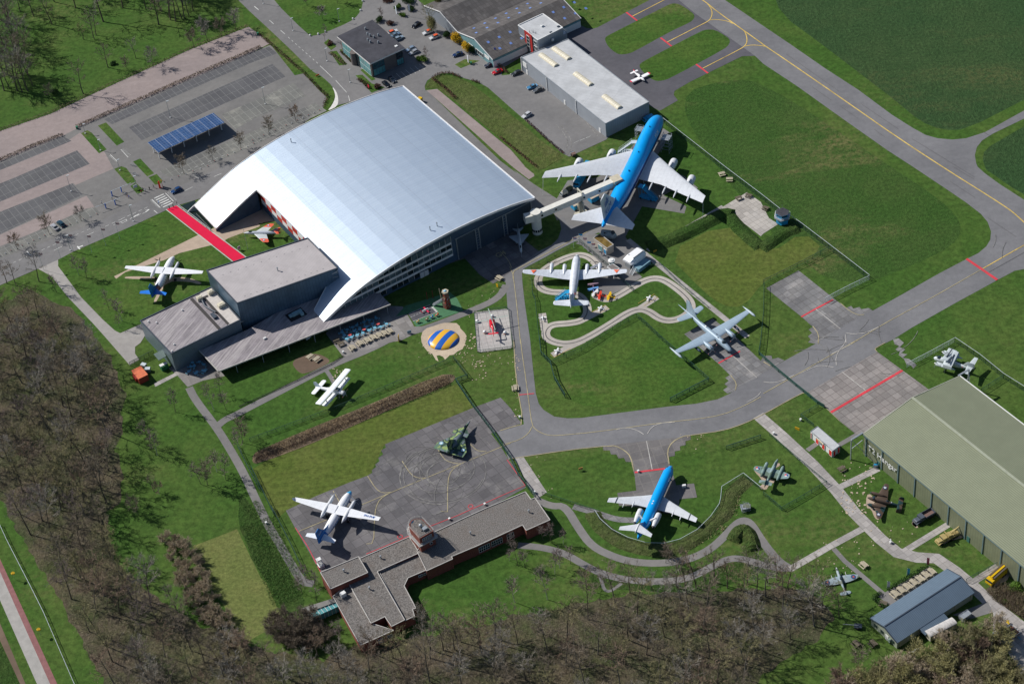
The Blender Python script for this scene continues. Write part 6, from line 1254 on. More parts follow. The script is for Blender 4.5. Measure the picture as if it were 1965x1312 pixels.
MB().dome(-2.2,0,1.62,.62,.45,.38,10,4).build('canopy',M_glass,U_,True);wheel(U_,-.7,0,0,.18,.12,1,0,.8)
# ---- red helicopter on the pad
f6=Z(860,580,13.12)
a,b=G(*f6(1095,400)[0],1.4),G(*f6(1155,950)[0],2.0);yaw=math.atan2(a[1]-b[1],a[0]-b[0]);Q_=thing('helicopter','bright red helicopter with pale rotor blades standing on the slab pad','helicopter',(a[0],a[1],0),yaw)
M_hr=paint('helicopter_red',(.62,.012,.03),.3,var=.05)
fus(dense([(0,1.3,.1,.1),(-.5,1.4,.65,.65),(-1.8,1.6,.95,1.0),(-3.6,1.7,.98,1.0),(-5.0,1.9,.7,.75),(-6.2,2.1,.28,.3),(-9.8,2.3,.12,.14)]),18).build('body',M_hr,Q_,True)
m_=MB().tube((-2.6,0,2.5),(-2.6,0,3.4),.18,.14,10).tube((-2.6,0,3.35),(-2.6,0,3.6),.4,.35,10);m_.build('rotor_mast',M_steel,Q_)
m_=MB()
for k in range(4):
    aa=R_(8)+k*math.pi/2;m_.beam((-2.6,0,3.5),(-2.6+5.6*math.cos(aa),5.6*math.sin(aa),3.35),.26,.05)
m_.each('rotor_blade',paint('rotor_pale',(.33,.42,.36),.5),Q_)
MB().beam((-8.6,-1.75,2.3),(-8.6,1.75,2.3),.55,.1).build('tailplane',M_hr,Q_);fin([(1.8,-9.0,1.1,.08),(3.4,-10.0,.7,.08)]).build('fin',M_hr,Q_);MB().box(-3.6,0,2.5,2.2,1.0,.5).build('engine_housing',M_hr,Q_,False)
for s in(1,-1):MB().beam((-.6,s*1.1,.12),(-5,s*1.1,.12),.12,.12).beam((-1.4,s*1.1,.12),(-1.4,s*.6,.9),.08,.08).beam((-4,s*1.1,.12),(-4,s*.6,.9),.08,.08).build('skid',M_steel,Q_);MB().box(-2.0,s*.93,1.4,1.2,.12,.7).build('window',M_glass,Q_)
MB().add([(-.45,-.5,1.7),(-.45,.5,1.7),(-1.4,.7,2.35),(-1.4,-.7,2.35)],[(0,1,2,3)]).build('windscreen',M_glass,Q_)
# ---- the bulbous grey nose section and the white cabin simulator beside it
f4=Z(1130,430,13.1)
a,b=G(*f4(700,290)[0],2.0),G(*f4(390,270)[0],2.0);yaw=math.atan2(a[1]-b[1],a[0]-b[0])
o=thing('aircraft_nose_section','grey cut off aircraft nose shell beside the mossy roofed building','exhibit',(a[0],a[1],0),yaw)
fus(dense([(0,1.9,.2,.3),(-.6,2.0,1.0,1.1),(-2,2.2,1.5,1.6),(-4,2.3,1.6,1.7),(-5.4,2.3,1.55,1.65)]),20).build('nose_shell',paint('weathered_grey',(.26,.31,.33),.55,var=.3,sc=1.5,dirt=.5),o,True)
MB().dome(-1.4,0,3.2,.9,1.0,.75,12,4).build('windscreen',M_glass,o,True);MB().box(-4,-.9,3.5,.6,.5,.3).build('hatch',M_hole,o);MB().beam((-1.5,-1.2,.3),(-5,-1.2,.3),.3,.6).beam((-1.5,1.2,.3),(-5,1.2,.3),.3,.6).each('cradle',M_steel,o)
a,b=G(*f4(880,850)[0],3.6),G(*f4(1160,640)[0],3.6);yaw=math.atan2(b[1]-a[1],b[0]-a[0]);Ls=math.hypot(b[0]-a[0],b[1]-a[1])
o=thing('cabin_simulator','big white faceted simulator cabin on a light blue steel base','exhibit',(a[0],a[1],0),yaw)
MB().loft([[(x,-w_,z0),(x,w_*.2,z0),(x,w_*.2,z1),(x,0,z2),(x,-w_*.8,z2),(x,-w_,z1)]for x,w_,z0,z1,z2 in((0,3.4,2.0,2.4,2.9),(1.8,3.9,1.6,2.8,3.9),(Ls+1.0,3.9,1.6,2.8,3.9),(Ls+1.8,3.4,2.0,2.6,3.4))]).build('cabin_shell',M_u,o)
MB().box(Ls/2+.6,-4.9,0,Ls+.4,3.0,1.5).build('base_container',paint('container_teal',(.17,.30,.36),.5,dirt=.2),o);MB().beam((1.5,-3.0,4.0),(Ls+1,-3.0,4.0),.2,.2).beam((2.0,-3.8,3.0),(2.0,-.3,4.0),.25,.12).each('rail',M_dk,o);MB().box(Ls/2,-1.6,0,Ls,2.4,1.6).build('pedestal',M_steel,o)
m_=MB()
for k in range(7):m_.beam((-1.9+k*.28,-5.6,.2+k*.24),(-1.9+k*.28,-4.3,.2+k*.24),.28,.06)
m_.beam((-2.2,-5.7,.3),(.1,-5.7,2.2),.08,.12).beam((-2.2,-4.3,.3),(.1,-4.3,2.2),.08,.12);m_.build('stairs',M_steel,o)
a=G(*f4(570,900)[0],2.2);o=thing('mini_tower_hut','small white round topped hut with teal glazing beside the kart station','hut',(a[0],a[1],0),.3)
MB().tube((0,0,0),(0,0,1.0),.9,.9,10).build('base',M_white,o);MB().tube((0,0,1.0),(0,0,1.9),1.0,1.2,10).build('glazing',M_gteal,o);MB().tube((0,0,1.9),(0,0,2.15),1.3,1.2,12).tube((0,0,2.15),(0,0,2.4),.9,.7,12).build('roof',M_white,o)
# ------------------------------------------------------------------ banks, ditches, reeds
def bank(name,pts,w_,h_,mat,sm=2,seed=1):
    """earth bank with a rounded crest; soft ends"""
    P=smooth(W_(pts),sm,False);rng=random.Random(seed);prof=[(-.5,0),(-.38,.35),(-.2,.85),(0,1),(.2,.85),(.38,.35),(.5,0)];R=[];n=len(P)
    for i,p in enumerate(P):
        a=P[max(0,i-1)];b=P[min(n-1,i+1)];dx,dy=b[0]-a[0],b[1]-a[1];q=math.hypot(dx,dy)or 1;nx,ny=-dy/q,dx/q
        e=min(1,min(i,n-1-i)/(n*.12)+.03);hh=h_*e*rng.uniform(.85,1.1)
        R.append([(p[0]+nx*w_*t*rng.uniform(.93,1.07),p[1]+ny*w_*t*rng.uniform(.93,1.07),.02+hh*k)for t,k in prof])
    m_=MB()
    for a,b in zip(R,R[1:]):
        for j in range(6):m_.add([a[j],a[j+1],b[j+1],b[j]],[(0,1,2,3)])
    o=m_.build(name,mat,None,True);tag(o,None,None,kind='structure')
    return o
bank('grass_bank',B3(1090,600,1300,530,1500,430,1660,345,1720,360),6.5,1.5,M_weed)
bank('grass_bank',B3(1660,330,1760,450,1929,600),5.5,1.3,M_weed,2,2)
bank('grass_bank',B3(1929,610)+B4(60,560,150,490,260,450),5.5,1.3,M_weed,2,3)
bank('grass_bank',C3(1835,1040,1700,1160,1665,1300)+D3(1590,110,1460,240,1290,315,1120,325,930,285,780,190,700,100,690,40),5.0,.8,M_bank,2,4)
bank('grass_bank',D3(1720,260,1790,160,1840,200,1880,330),5,1.6,M_weed,2,5)
M_reed=grass('reed_ground',(.26,.19,.12),(.13,.10,.08),(.40,.31,.18),.2,.9,1.2,dist=.4)
sheet('ditch_bed',C2(20,860,60,830,400,680,900,480,1400,265,1510,262,1520,305,1440,350,1000,540,500,760,60,925,15,915),.2,M_reed,sm=1)
M_tan=paint('reed_straw',(.52,.41,.25),.95,var=.3,sc=.5);M_rbr=paint('reed_brown',(.22,.145,.095),.95,var=.3,sc=.5)
def blades(name,segs,n,h0,h1,w_,mats,seed=3,z0=.05,lean=.25):
    """segs: [(pixel a, pixel b, half width m, material index weights)]"""
    rng=random.Random(seed);m_=MB();vs,fs,mi=m_.v,m_.f,m_.mi
    tot=[]
    for a,b,hw,mk in segs:
        A,B=G(*a),G(*b);L_=math.hypot(B[0]-A[0],B[1]-A[1]);tot.append((A,B,hw,mk,L_*hw))
    S=sum(t[4]for t in tot)
    for A,B,hw,mk,ww in tot:
        dx,dy=B[0]-A[0],B[1]-A[1];q=math.hypot(dx,dy)or 1;nx,ny=-dy/q,dx/q
        for _ in range(int(n*ww/S)):
            t=rng.random();o_=rng.uniform(-hw,hw);x=A[0]+dx*t+nx*o_;y=A[1]+dy*t+ny*o_;h_=rng.uniform(h0,h1);a=rng.random()*3.14;lx,ly=rng.uniform(-lean,lean),rng.uniform(-lean,lean);c_,s_=math.cos(a)*w_,math.sin(a)*w_
            k=len(vs);vs+=[(x-c_,y-s_,z0),(x+c_,y+s_,z0),(x+lx+c_*.3,y+ly+s_*.3,z0+h_)];fs.append((k,k+1,k+2));mi.append(rng.choice(mk))
    return m_.build(name,mats)
def seg(fn,*a,hw,mk):p=fn(*a);return[(p[i],p[i+1],hw,mk)for i in range(len(p)-1)]
o=blades('reed_bed',seg(C2,40,850,500,655,900,500,1300,325,1500,275,hw=.8,mk=(0,0,2))+seg(C2,40,880,500,700,950,510,1480,305,hw=1.6,mk=(2,1,1))+seg(C2,40,905,500,725,950,545,1480,330,hw=1.2,mk=(1,1,2)),15000,.25,.7,.05,[M_tan,M_rbr,paint('reed_dark',(.12,.095,.08),.95)])
tag(o,'brown reeds filling the long ditch north of the concrete apron','reeds',kind='stuff')
o=blades('weed_growth',seg(C1,1850,1220,1929,1312,hw=2.5,mk=(0,1))+seg(D2,60,100,180,400,300,700,hw=5.5,mk=(0,1,0))+seg(D3,700,100,800,220,950,290,hw=1.5,mk=(0,1))+seg(C3,1750,1100,1700,1300,hw=2,mk=(0,1,2))+seg(B3,1100,600,1660,330,hw=2.0,mk=(0,0,1))+seg(D3,1290,330,1650,130,hw=2.2,mk=(1,0,2)),12000,.2,.6,.07,[paint('weed_green',(.07,.16,.03),.9,var=.3),paint('weed_pale',(.13,.20,.05),.9,var=.3),M_tan],5,lean=.5)
tag(o,'rough weeds and tall grass on the banks and the strip beside the path','weeds',kind='stuff')
# ------------------------------------------------------------------ fences and rails
M_fg=paint('fence_green',(.022,.065,.050),.5);M_fs=paint('fence_grey',(.36,.42,.44),.45);M_fp=paint('rail_pale',(.50,.56,.58),.4)
def fence(label,pts,h_=1.9,mat=None,top=None,step=3.0,wire=.42,post=.10,rail=.07,name='fence'):
    P=W_(pts);mat=mat or M_fg;top=top or mat;r=thing(name,label,'fence',(P[0][0],P[0][1],0));ox_,oy_=P[0];m_=MB();mt=MB();mp=MB()
    for a,b in zip(P,P[1:]):
        a=(a[0]-ox_,a[1]-oy_);b=(b[0]-ox_,b[1]-oy_);L_=math.hypot(b[0]-a[0],b[1]-a[1]);n_=max(1,round(L_/step))
        mt.beam((a[0],a[1],h_),(b[0],b[1],h_),rail*1.5,rail*1.5)
        for k in(.12,.5):m_.beam((a[0],a[1],h_*k),(b[0],b[1],h_*k),rail*.6,rail*.6)
        for k in range(n_):t=k/n_;mp.box(lerp(a[0],b[0],t),lerp(a[1],b[1],t),0,post,post,h_+.05)
        if wire:
            nw=int(L_/wire)
            for k in range(nw):
                t=(k+.5)/nw;x,y=lerp(a[0],b[0],t),lerp(a[1],b[1],t);m_.beam((x,y,0),(x,y,h_),.035,.035)
    x,y=P[-1][0]-ox_,P[-1][1]-oy_;mp.box(x,y,0,post,post,h_+.05)
    m_.build('mesh_panel',mat,r);mt.build('top_rail',top,r)
    o=mp.each('post',mat,r,max(1,len(mp.seg)//90+1));return r
fence('long perimeter fence with pale top rail from the jumbo nose to the far corner',A3(1200,905)+B3(1670,40,1929,235)+B4(120,345,270,445,480,605,783,838),2.3,M_fg,M_fp)
fence('galvanised double gate fence running from the far corner down to the slab pad',B4(783,838,640,905,515,970,455,1005),2.0,M_fs,M_fp,2.2,name='gate_fence')
fence('thin dark fence between the mown field and the upper slab pad',B4(480,625,250,745,0,870),1.9)
fence('dark fence running down from the slab pad to the taxiway corner',B4(5,880,0,1100,-20,1312)+C4(-35,120),1.9)
fence('short dark fence at the east end of the reed ditch',C2(1505,150,1612,290),1.6)
fence('long dark fence behind the biplane along the reed ditch',C2(1498,160,1000,375,580,545,0,760),1.5)
fence('heavy dark green fence between the concrete apron and the taxiway',C2(1612,290,1525,320,1640,492,1790,690,1929,890)+C3(130,1010,262,1180),1.6,step=2.4,rail=.14,post=.16,wire=.3)
fence('dark fence along the west edge of the mown ground and apron',C2(10,962,180,1310)+D2(160,10,300,280,415,530),1.6)
fence('dark fence by the path left of the reed ditch',C1(1760,800,1860,1000,1929,1130),1.3)
fence('dark green fence on the west side of the keyhole lawn',C3(292,0,302,120,372,190,400,300,480,437),1.8,step=2.2,rail=.12,post=.14,wire=.3)
fence('thin wire fence across the lawn south of the kart track',C3(380,190,600,90)+B3(830,1205,1010,1112,1200,1290)+C3(1300,100,1545,315),1.7)
fence('dark green fence at the south east corner of the keyhole lawn',C3(1545,315,1400,390,1258,465),1.6,step=2.2,rail=.14,post=.16,wire=.3)
fence('dark fence on the west side of the kart track',B3(235,835,240,950,258,990,275,1150,292,1310),1.5)
fence('dark fence along the verge beside the silver propliner',B3(175,780,400,660,590,560,800,745,990,930),1.5)
fence('low dark fence beside the slab walk east of the kart track',B3(1000,770,1180,720,1330,870,1540,1045),.8,wire=0)
fence('heavy dark sliding gate beam crossing the taxiway by the brown slab pad',C4(-30,120,110,245,240,352,400,480,450,510),1.2,step=3.5,rail=.2,post=.2,wire=0,name='sliding_gate')
fence('thin dark fence beside the brown slab pad and the kiosk',C4(405,505,275,580,372,652),1.4)
fence('pale steel gate fence below the folded wing aircraft',C4(1062,212,1240,120,1415,25),2.0,M_fs,M_fp,2.2,name='gate_fence')
fence('perimeter fence with pale rail behind the folded wing aircraft',C4(1415,25,1600,150,1775,292,1980,420),2.2,M_fg,M_fp)
fence('thin dark fence from the perimeter to the olive hangar',C4(1775,292,1610,400),1.7)
fence('short dark green fence west of the slab walk',C3(1672,818,1929,735),1.5,step=2.2,rail=.12,post=.14,wire=.3)
fence('low black railing along the slab walk beside the twin jet fighter',C4(45,715,250,890,470,1072),1.0,wire=.6)
fence('wire fence below the twin engine jet fighter',C4(470,1072,300,1175,135,1270,0,1155),1.5)
fence('pale railed fence curving round the blue twin jet airliner',C3(1929,1120,1800,1015,1640,1115,1632,1200)+D3(1622,0,1560,90,1460,190,1330,262,1215,292,1080,288,950,250,830,190,740,110,700,45),1.5,M_fg,M_fp)
fence('thin dark fence along the path east of the terminal',C3(310,1150,520,1220,740,1290),1.2)
fence('pale wire fence between the cycle road and the western wood',D1(0,140,60,270,230,600,330,800,420,1010,550,1312,640,1500),1.4,M_fs,M_fp)
fence('green gate fence across the path between shed and hangar',D4(1500,560,1590,510,1740,430),1.6)
fence('dark railing around the helicopter pad',d7(1005,545,1480,480,1510,500,1570,1045,1550,1068,1052,1125,1005,545),.9,wire=.8)
fence('low dark retaining kerb along the path south of the terrace',C2(-80,505,350,310,600,190,690,128),.45,M_black,M_black,4,0)
fence('pale railing beside the red carpet and the pond',B1(1318,292,1440,380,1560,478),1.0,M_fs,M_fp,2.5,.5)
fence('green board fence round the yard by the orange container',C1(965,205,1142,115),2.0,paint('board_green',(.035,.07,.055),.6),None,2,.12)
# ------------------------------------------------------------------ foliage
def leafmat(name,a,b,rough=.9):
    if name in MC:return MC[name]
    n=NT(name);v=n.pos(False);f=n.ramp(n.noise(v,1.3,4,.7),.3,.7);MC[name]=n.fin(n.mix(f,c4_(a),c4_(b)),rough,0,.15);return MC[name]
def shrub_mesh(seed,r,h_,n,mat,leaf=.22,shape='round'):
    rng=random.Random(seed);m_=MB();vs,fs,mi=m_.v,m_.f,m_.mi;cl=[(rng.uniform(-.5,.5)*r,rng.uniform(-.5,.5)*r,rng.uniform(.3,.75)*h_,rng.uniform(.35,.6))for _ in range(7)]
    for _ in range(n):
        cx,cy,cz,k=rng.choice(cl);d=Vector((rng.gauss(0,1),rng.gauss(0,1),rng.gauss(0,1))).normalized()*rng.random()**.4;x,y,z=cx+d.x*r*k,cy+d.y*r*k,max(.05,cz+d.z*h_*k*.8)
        a=Vector((rng.gauss(0,1),rng.gauss(0,1),rng.gauss(0,1))).normalized();b=a.orthogonal().normalized();c_=Vector((x,y,z));s_=leaf*rng.uniform(.6,1.3);i=len(vs);vs+=[tuple(c_+a*s_),tuple(c_-a*s_*.5+b*s_*.7),tuple(c_-a*s_*.5-b*s_*.7)];fs.append((i,i+1,i+2));mi.append(0)
    return m_
def shrub(label,px,r,h_,mat,n=500,seed=1,group=None,name='shrub',leaf=.22,cat='shrub'):
    x,y=G(*px);m_=shrub_mesh(seed,r,h_,n,mat,leaf);o=m_.build(name,mat);o.location=(x,y,0);return tag(o,label,cat,group)
def hedge(label,pts,w_,h_,mat,dens=30,seed=1,leaf=.2,name='hedge'):
    rng=random.Random(seed);P=W_(pts);o0=P[0];m_=MB();vs,fs,mi=m_.v,m_.f,m_.mi
    for a,b in zip(P,P[1:]):
        L_=math.hypot(b[0]-a[0],b[1]-a[1]);dx,dy=(b[0]-a[0])/L_,(b[1]-a[1])/L_
        for _ in range(int(L_*dens)):
            t=rng.random()*L_;o_=rng.uniform(-.5,.5)*w_;z=rng.random()**.6*h_*rng.uniform(.8,1.1);c_=Vector((a[0]-o0[0]+dx*t-dy*o_,a[1]-o0[1]+dy*t+dx*o_,z))
            u=Vector((rng.gauss(0,1),rng.gauss(0,1),rng.gauss(0,1.2))).normalized();q=u.orthogonal().normalized();s_=leaf*rng.uniform(.6,1.4);i=len(vs);vs+=[tuple(c_+u*s_),tuple(c_-u*s_*.5+q*s_*.6),tuple(c_-u*s_*.5-q*s_*.6)];fs.append((i,i+1,i+2));mi.append(0)
    o=m_.build(name,mat);o.location=(o0[0],o0[1],0);return tag(o,label,'hedge')
L_br=leafmat('beech_brown',(.155,.085,.055),(.10,.06,.04));L_tw=leafmat('twiggy_straw',(.20,.145,.095),(.12,.09,.06));L_gr=leafmat('hedge_green',(.035,.075,.018),(.02,.045,.014));L_lg=leafmat('bright_leaf',(.085,.15,.02),(.05,.10,.015))
L_ye=leafmat('forsythia',(.62,.40,.02),(.45,.28,.02));L_ol=leafmat('willow_olive',(.20,.19,.07),(.14,.13,.055));L_rd=leafmat('red_brown_leaf',(.12,.055,.04),(.06,.04,.035))
hedge('straw brown hedge between the gravel track and the car park',A1(565,945,1100,712,1400,580,1929,352),1.3,1.1,L_tw,44)
hedge('straw brown hedge at the far left of the gravel track',A1(-100,1230,0,1190,250,1080,470,1000),1.3,1.1,L_tw,44,2)
hedge('scrubby brown hedge along the edge of the rough meadow',A1(-100,1010,0,965,380,835,720,672,1200,460,1400,365,1840,192),1.2,.9,L_tw,18,3)
hedge('dark brown hedge at the east edge of the car park',A2(60,250,150,330,400,545,520,672,572,715,545,800),1.4,1.1,L_rd,26,4)
hedge('russet hedge curving round the tip of the long verge',A2(1525,735,1440,655,1350,590,1400,552,1480,545,1560,580),1.3,1.1,L_br,40,5)
hedge('short russet hedge on the north edge of the long verge',A2(1640,600,1700,618),1.2,1.0,L_br,40,6)
hedge('russet hedge between the flags and the parked cars',A2(1715,380,1820,470,1905,545),1.2,1.3,L_br,50,7)
hedge('thin russet hedge along the south of the long verge',A3(0,1020,110,1110,270,1240),1.0,.9,L_br,26,8)
hedge('dark twiggy edging beside the angled car park',A3(190,890,330,1020,470,1140),.9,.7,L_rd,26,9)
hedge('dark hedge behind the picnic tables by the slate blue shed',D4(915,625,1060,540,1222,448),1.3,1.3,L_gr,70,10)
hedge('small dark hedge at the corner of the picnic terrace',D4(900,760,812,682,872,642),1.1,1.1,L_gr,70,11)
hedge('mustard planting round the pale walled office',A2(590,395,640,430,700,480),1.6,.8,L_tw,40,12)
hedge('brown planting in the bed in front of the office',A2(800,590,850,620,885,660),1.8,.9,L_rd,50,13)
hedge('low planting along the glazed side of the office',A2(670,385,720,430,760,470),1.1,.6,L_rd,30,14)
for k,(lb,q,r,h_,mt,n_,nm)in enumerate((('glowing yellow flowering bush nearest the workshop gable',c5(260,520)[0],3.6,3.6,L_ye,2200,'flowering_bush'),('smaller yellow flowering bush beside the white sign',c5(375,640)[0],2.8,4.2,L_ye,1700,'flowering_bush'),('dark green bush at the corner of the yellow bushes',c5(430,660)[0],1.8,2.8,L_gr,700,'shrub'),
    ('bright green clipped round bush by the white sign near the junction',e2(1070,115)[0],1.9,2.0,L_lg,800,'shrub'),('large dark evergreen clump at the top of the office lane',e2(1210,40)[0],3.4,2.6,L_gr,1300,'shrub'),('dark green shrub beside the white flag',e2(1240,135)[0],2.0,1.8,L_gr,700,'shrub'),('low pale green shrub in front of the round bush',e2(1130,205)[0],1.7,1.3,L_lg,500,'shrub'),
    ('rounded box of green hedge at the end of the office car park',e2(1370,770)[0],2.6,2.0,L_lg,1300,'shrub'),('dark green shrub behind the office roof',e2(860,270)[0],2.4,2.4,L_gr,800,'shrub'),('russet shrub beside the cars behind the office',e2(970,310)[0],2.0,1.8,L_rd,600,'shrub'),('dark purple shrub at the corner near the road bend',e2(215,560)[0],1.5,1.3,L_rd,500,'shrub'),('purple brown shrub by the red sign',e2(830,1095)[0],2.0,1.5,L_rd,700,'shrub'),
    ('rusty low shrub island at the very top of the lane',e2(950,15)[0],2.6,1.2,L_rd,700,'shrub'),('dark evergreen under the willow by the workshop',e2(1680,470)[0],2.4,2.2,L_gr,900,'shrub'),('small dark evergreen bush in the rough meadow',A1(840,478)[0],1.5,1.2,L_gr,500,'shrub'),('dark round evergreen in the rough meadow',A1(410,700)[0],2.2,2.2,L_gr,500,'shrub'),
    ('bright green bush at the end of the rough bank by the yellow crane',e7(470,500)[0],1.2,.7,L_lg,300,'shrub'),('green tussock on the rough bank beside the olive hangar',e7(560,350)[0],2.4,1.4,L_lg,700,'shrub'))):
    shrub(lb,q,r,h_,mt,n_,20+k,None,nm)
# ------------------------------------------------------------------ cars
def car(label,f,r_,col,estate=False,roof=None,name='parked_car',cat='car',L=4.3,Wd=1.78,H=1.47):
    A,B=G(*f,.5),G(*r_,.5);yaw=math.atan2(A[1]-B[1],A[0]-B[0]);c=thing(name,label,cat,((A[0]+B[0])/2,(A[1]+B[1])/2,0),yaw,None)
    key='car_%02x%02x%02x'%tuple(int(v*255)for v in col);mt=paint(key,col,.22,.3,.04,.5,.6)
    h=L/2;low=[(h,.42,.60),(h-.08,.72,.80),(h-.9,.86,.86),(h-1.35,.93,.88),(-h+.55,.97,.88),(-h+.05,.93,.82),(-h,.5,.7)]
    R=[]
    for x,z,wf in low:w_=Wd/2*wf/.88;R.append([(x,-w_,.28),(x,w_,.28),(x,w_,z*.7),(x,w_*.93,z),(x,-w_*.93,z),(x,-w_,z*.7)])
    bd=MB().loft(R).build('body',mt,c,True,35)
    x0,x1,x2,x3=h-1.3,h-2.0,(-h+.75 if estate else-h+1.35),(-h+.2 if estate else-h+.55);w_=Wd/2*.86
    MB().loft([[(x,-ww,zb),(x,ww,zb),(x,ww*.84,zt),(x,-ww*.84,zt)]for x,ww,zb,zt in((x0,w_,.88,.93),(x1,w_*.97,.88,H-.04),(x2,w_*.97,.88,H-.04),(x3,w_*.92,.9,1.0))]).build('windows',M_glass,c)
    MB().loft([[(x,-ww,H-.06),(x,ww,H-.06),(x,ww*.93,H+dz),(x,-ww*.93,H+dz)]for x,ww,dz in((x1+.05,w_*.83,-.02),((x1+x2)/2,w_*.86,.02),(x2-.05,w_*.83,-.02))]).build('roof',roof or mt,c)
    for x in(h-.8,-h+.85):
        for s in(-1,1):wh=MB().tube((x,s*(Wd/2-.2),.32),(x,s*(Wd/2+.01),.32),.32,.32,12).build('wheel',M_black,c);MB().tube((x,s*(Wd/2+.0),.32),(x,s*(Wd/2+.025),.32),.19,.19,10).build('rim',M_steel,wh)
    for s in(-1,1):MB().box(h-.05,s*Wd*.36,.58,.14,.36,.16).build('headlight',M_white,c);MB().box(-h+.03,s*Wd*.38,.66,.12,.26,.2).build('taillight',M_red,c)
    return c
BLK,DBL,SIL,WHT,GRY=(.012,.013,.018),(.012,.035,.11),(.38,.40,.42),(.68,.68,.67),(.10,.11,.12)
MR=paint('orange_roof_panel',(.70,.10,.03),.4)
for lb,fn,q,col,es,rf in(('black estate car under the willow',e2,(1258,345,1345,287),BLK,1,None),('white car with orange roof panel beside a planted bed',e2,(1388,432,1500,385),WHT,1,MR),('white car with orange roof panel parked nearest the yellow bushes',e2,(1460,498,1598,440),WHT,1,MR),('dark blue hatchback parked alone near the white sign',e2,(1758,708,1888,665),DBL,0,None),
    ('white car with orange roof panel behind the office',e2,(1060,385,960,425),WHT,1,MR),('pale blue grey car behind the office, middle of three',e2,(1085,420,1000,460),(.16,.24,.32),0,None),('silver blue car behind the office, nearest the bins',e2,(1130,462,1040,505),(.28,.36,.42),1,None),('pale blue car at the end of the office, rear of a pair',e2,(1175,645,1285,595),(.25,.33,.42),1,None),
    ('silver car at the end of the office, front of a pair',e2,(1212,688,1330,632),SIL,1,None),('long black estate in the office shadow',e2,(1040,1045,955,962),(.03,.04,.06),1,None),('small black car in the office shadow near the hangar roof',e2,(965,1090,885,1028),BLK,0,None),('bright red car between the russet hedge and the dark car',c5,(695,928,805,885),(.52,.01,.02),0,None),
    ('black large car beside the russet hedge',c5,(575,845,728,800),(.02,.025,.05),1,None),('dark grey car by the corner of the pale hangar',c5,(935,945,1045,900),(.04,.045,.05),1,None),('bright blue car beside a grey car along the pale hangar',c5,(1132,1115,1248,1078),(.07,.24,.42),0,None),('grey car beside the bright blue car along the pale hangar',c5,(1202,1158,1320,1108),GRY,0,None),
    ('lone white hatchback in the middle of the car park by the long verge',A3,(165,872,226,835),WHT,1,None),('deep blue estate driving past the zebra crossing',B1,(1264,196,1346,155),(.015,.06,.17),1,None),('silver car parked beside a dark car at the kerb',B1,(378,425,430,470),(.42,.42,.43),0,None),('dark blue green car parked beside the silver car at the kerb',B1,(418,393,484,450),(.02,.06,.09),1,None),
    ('black car with red nose at the bottom right edge',e7,(595,1300,440,1318),BLK,0,M_red)):
    p,q_=fn(*q);car(lb,p,q_,col,bool(es),rf)
# ------------------------------------------------------------------ lamp posts, flags, bollards, signs
def pole_at(px,name,label,cat,group=None):x,y=G(*px);return thing(name,label,cat,(x,y,0),0,group)
lp=None
for lb,q,h_ in(('tall grey lamp post in the middle of the upper car park',A1(1262,872)[0],7.8),('grey lamp post near the east edge of the car park',A2(113,772)[0],7.8),('grey lamp post in the lower car park left of the queue barriers',B1(528,182)[0],7.4),('lamp post on the lawn edge between flags and zebra crossing',B1(990,405)[0],7.5),('lamp post on the top lawn',e2(335,275)[0],6),('lamp post left of the office planting',e2(182,772)[0],6),('lamp post beside the kerb in front of the office',e2(472,1040)[0],6),('lamp post where the west road meets the lawn corner',B1(524,620)[0],7),
    ('lamp post on the grass island beside the solar car port',A1(745,1115)[0],5),('lamp post on the lower grass island by the crossing',A1(888,1262)[0],5),('lamp post on the nearest island by the blank sign',e1(930,385)[0],5),('lamp post on the upper island end',A1(632,990)[0],4.5),('lamp post by the main road at the top left',A2(98,30)[0],6),('lamp post beside the main road near the gravel',A2(318,230)[0],6)):
    r=pole_at(q,'lamp_post',lb,'lamp post');MB().tube((0,0,0),(0,0,h_),.11,.06,8).build('pole',M_steel,r);MB().box(0,0,0,.5,.5,.3).build('base',M_white,r);MB().beam((-.1,0,h_),(.9,.2,h_+.1),.28,.14).build('lamp_head',M_fp,r)
def flag(lb,q,h_,cols,nm='flagpole',w_=1.3,hh=.8,group=None,banner=False):
    r=pole_at(q,nm,lb,'flag',group);MB().tube((0,0,0),(0,0,h_),.06,.04,8).build('pole',M_fp,r);m_=MB()
    if banner:m_.add([(0,0,h_),(.75,-.25,h_-.1),(.7,-.25,h_-3.0),(0,0,h_-3.2)],[(0,1,2,3)],0)
    else:
        for k in range(3):z=h_-.1-k*hh/3;m_.add([(0,0,z),(w_*.5,-.2,z-.1),(w_,.1,z-.35),(w_,.1,z-.35-hh/3),(w_*.5,-.2,z-.1-hh/3),(0,0,z-hh/3)],[(0,1,4,5),(1,2,3,4)],k)
    m_.build('flag',[paint('flag_%d%d%d'%tuple(int(v*99)for v in c_),c_,.8)for c_ in cols],r)
RD,WT,BL,SKY=(.5,.03,.05),(.7,.7,.7),(.03,.08,.35),(.05,.38,.72)
for lb,q in(('flagpole at the west end of the lawn row beside the side road',B1(325,765)[0]),('second flagpole of the lawn row, by the road corner',B1(450,678)[0]),('third flagpole of the lawn row',B1(545,628)[0]),('fourth flagpole of the lawn row',B1(681,636)[0]),('fifth flagpole of the lawn row',B1(785,585)[0]),('flagpole of the lawn row nearest the zebra crossing',B1(890,541)[0])):flag(lb,q,8.2,(RD,WT,RD))
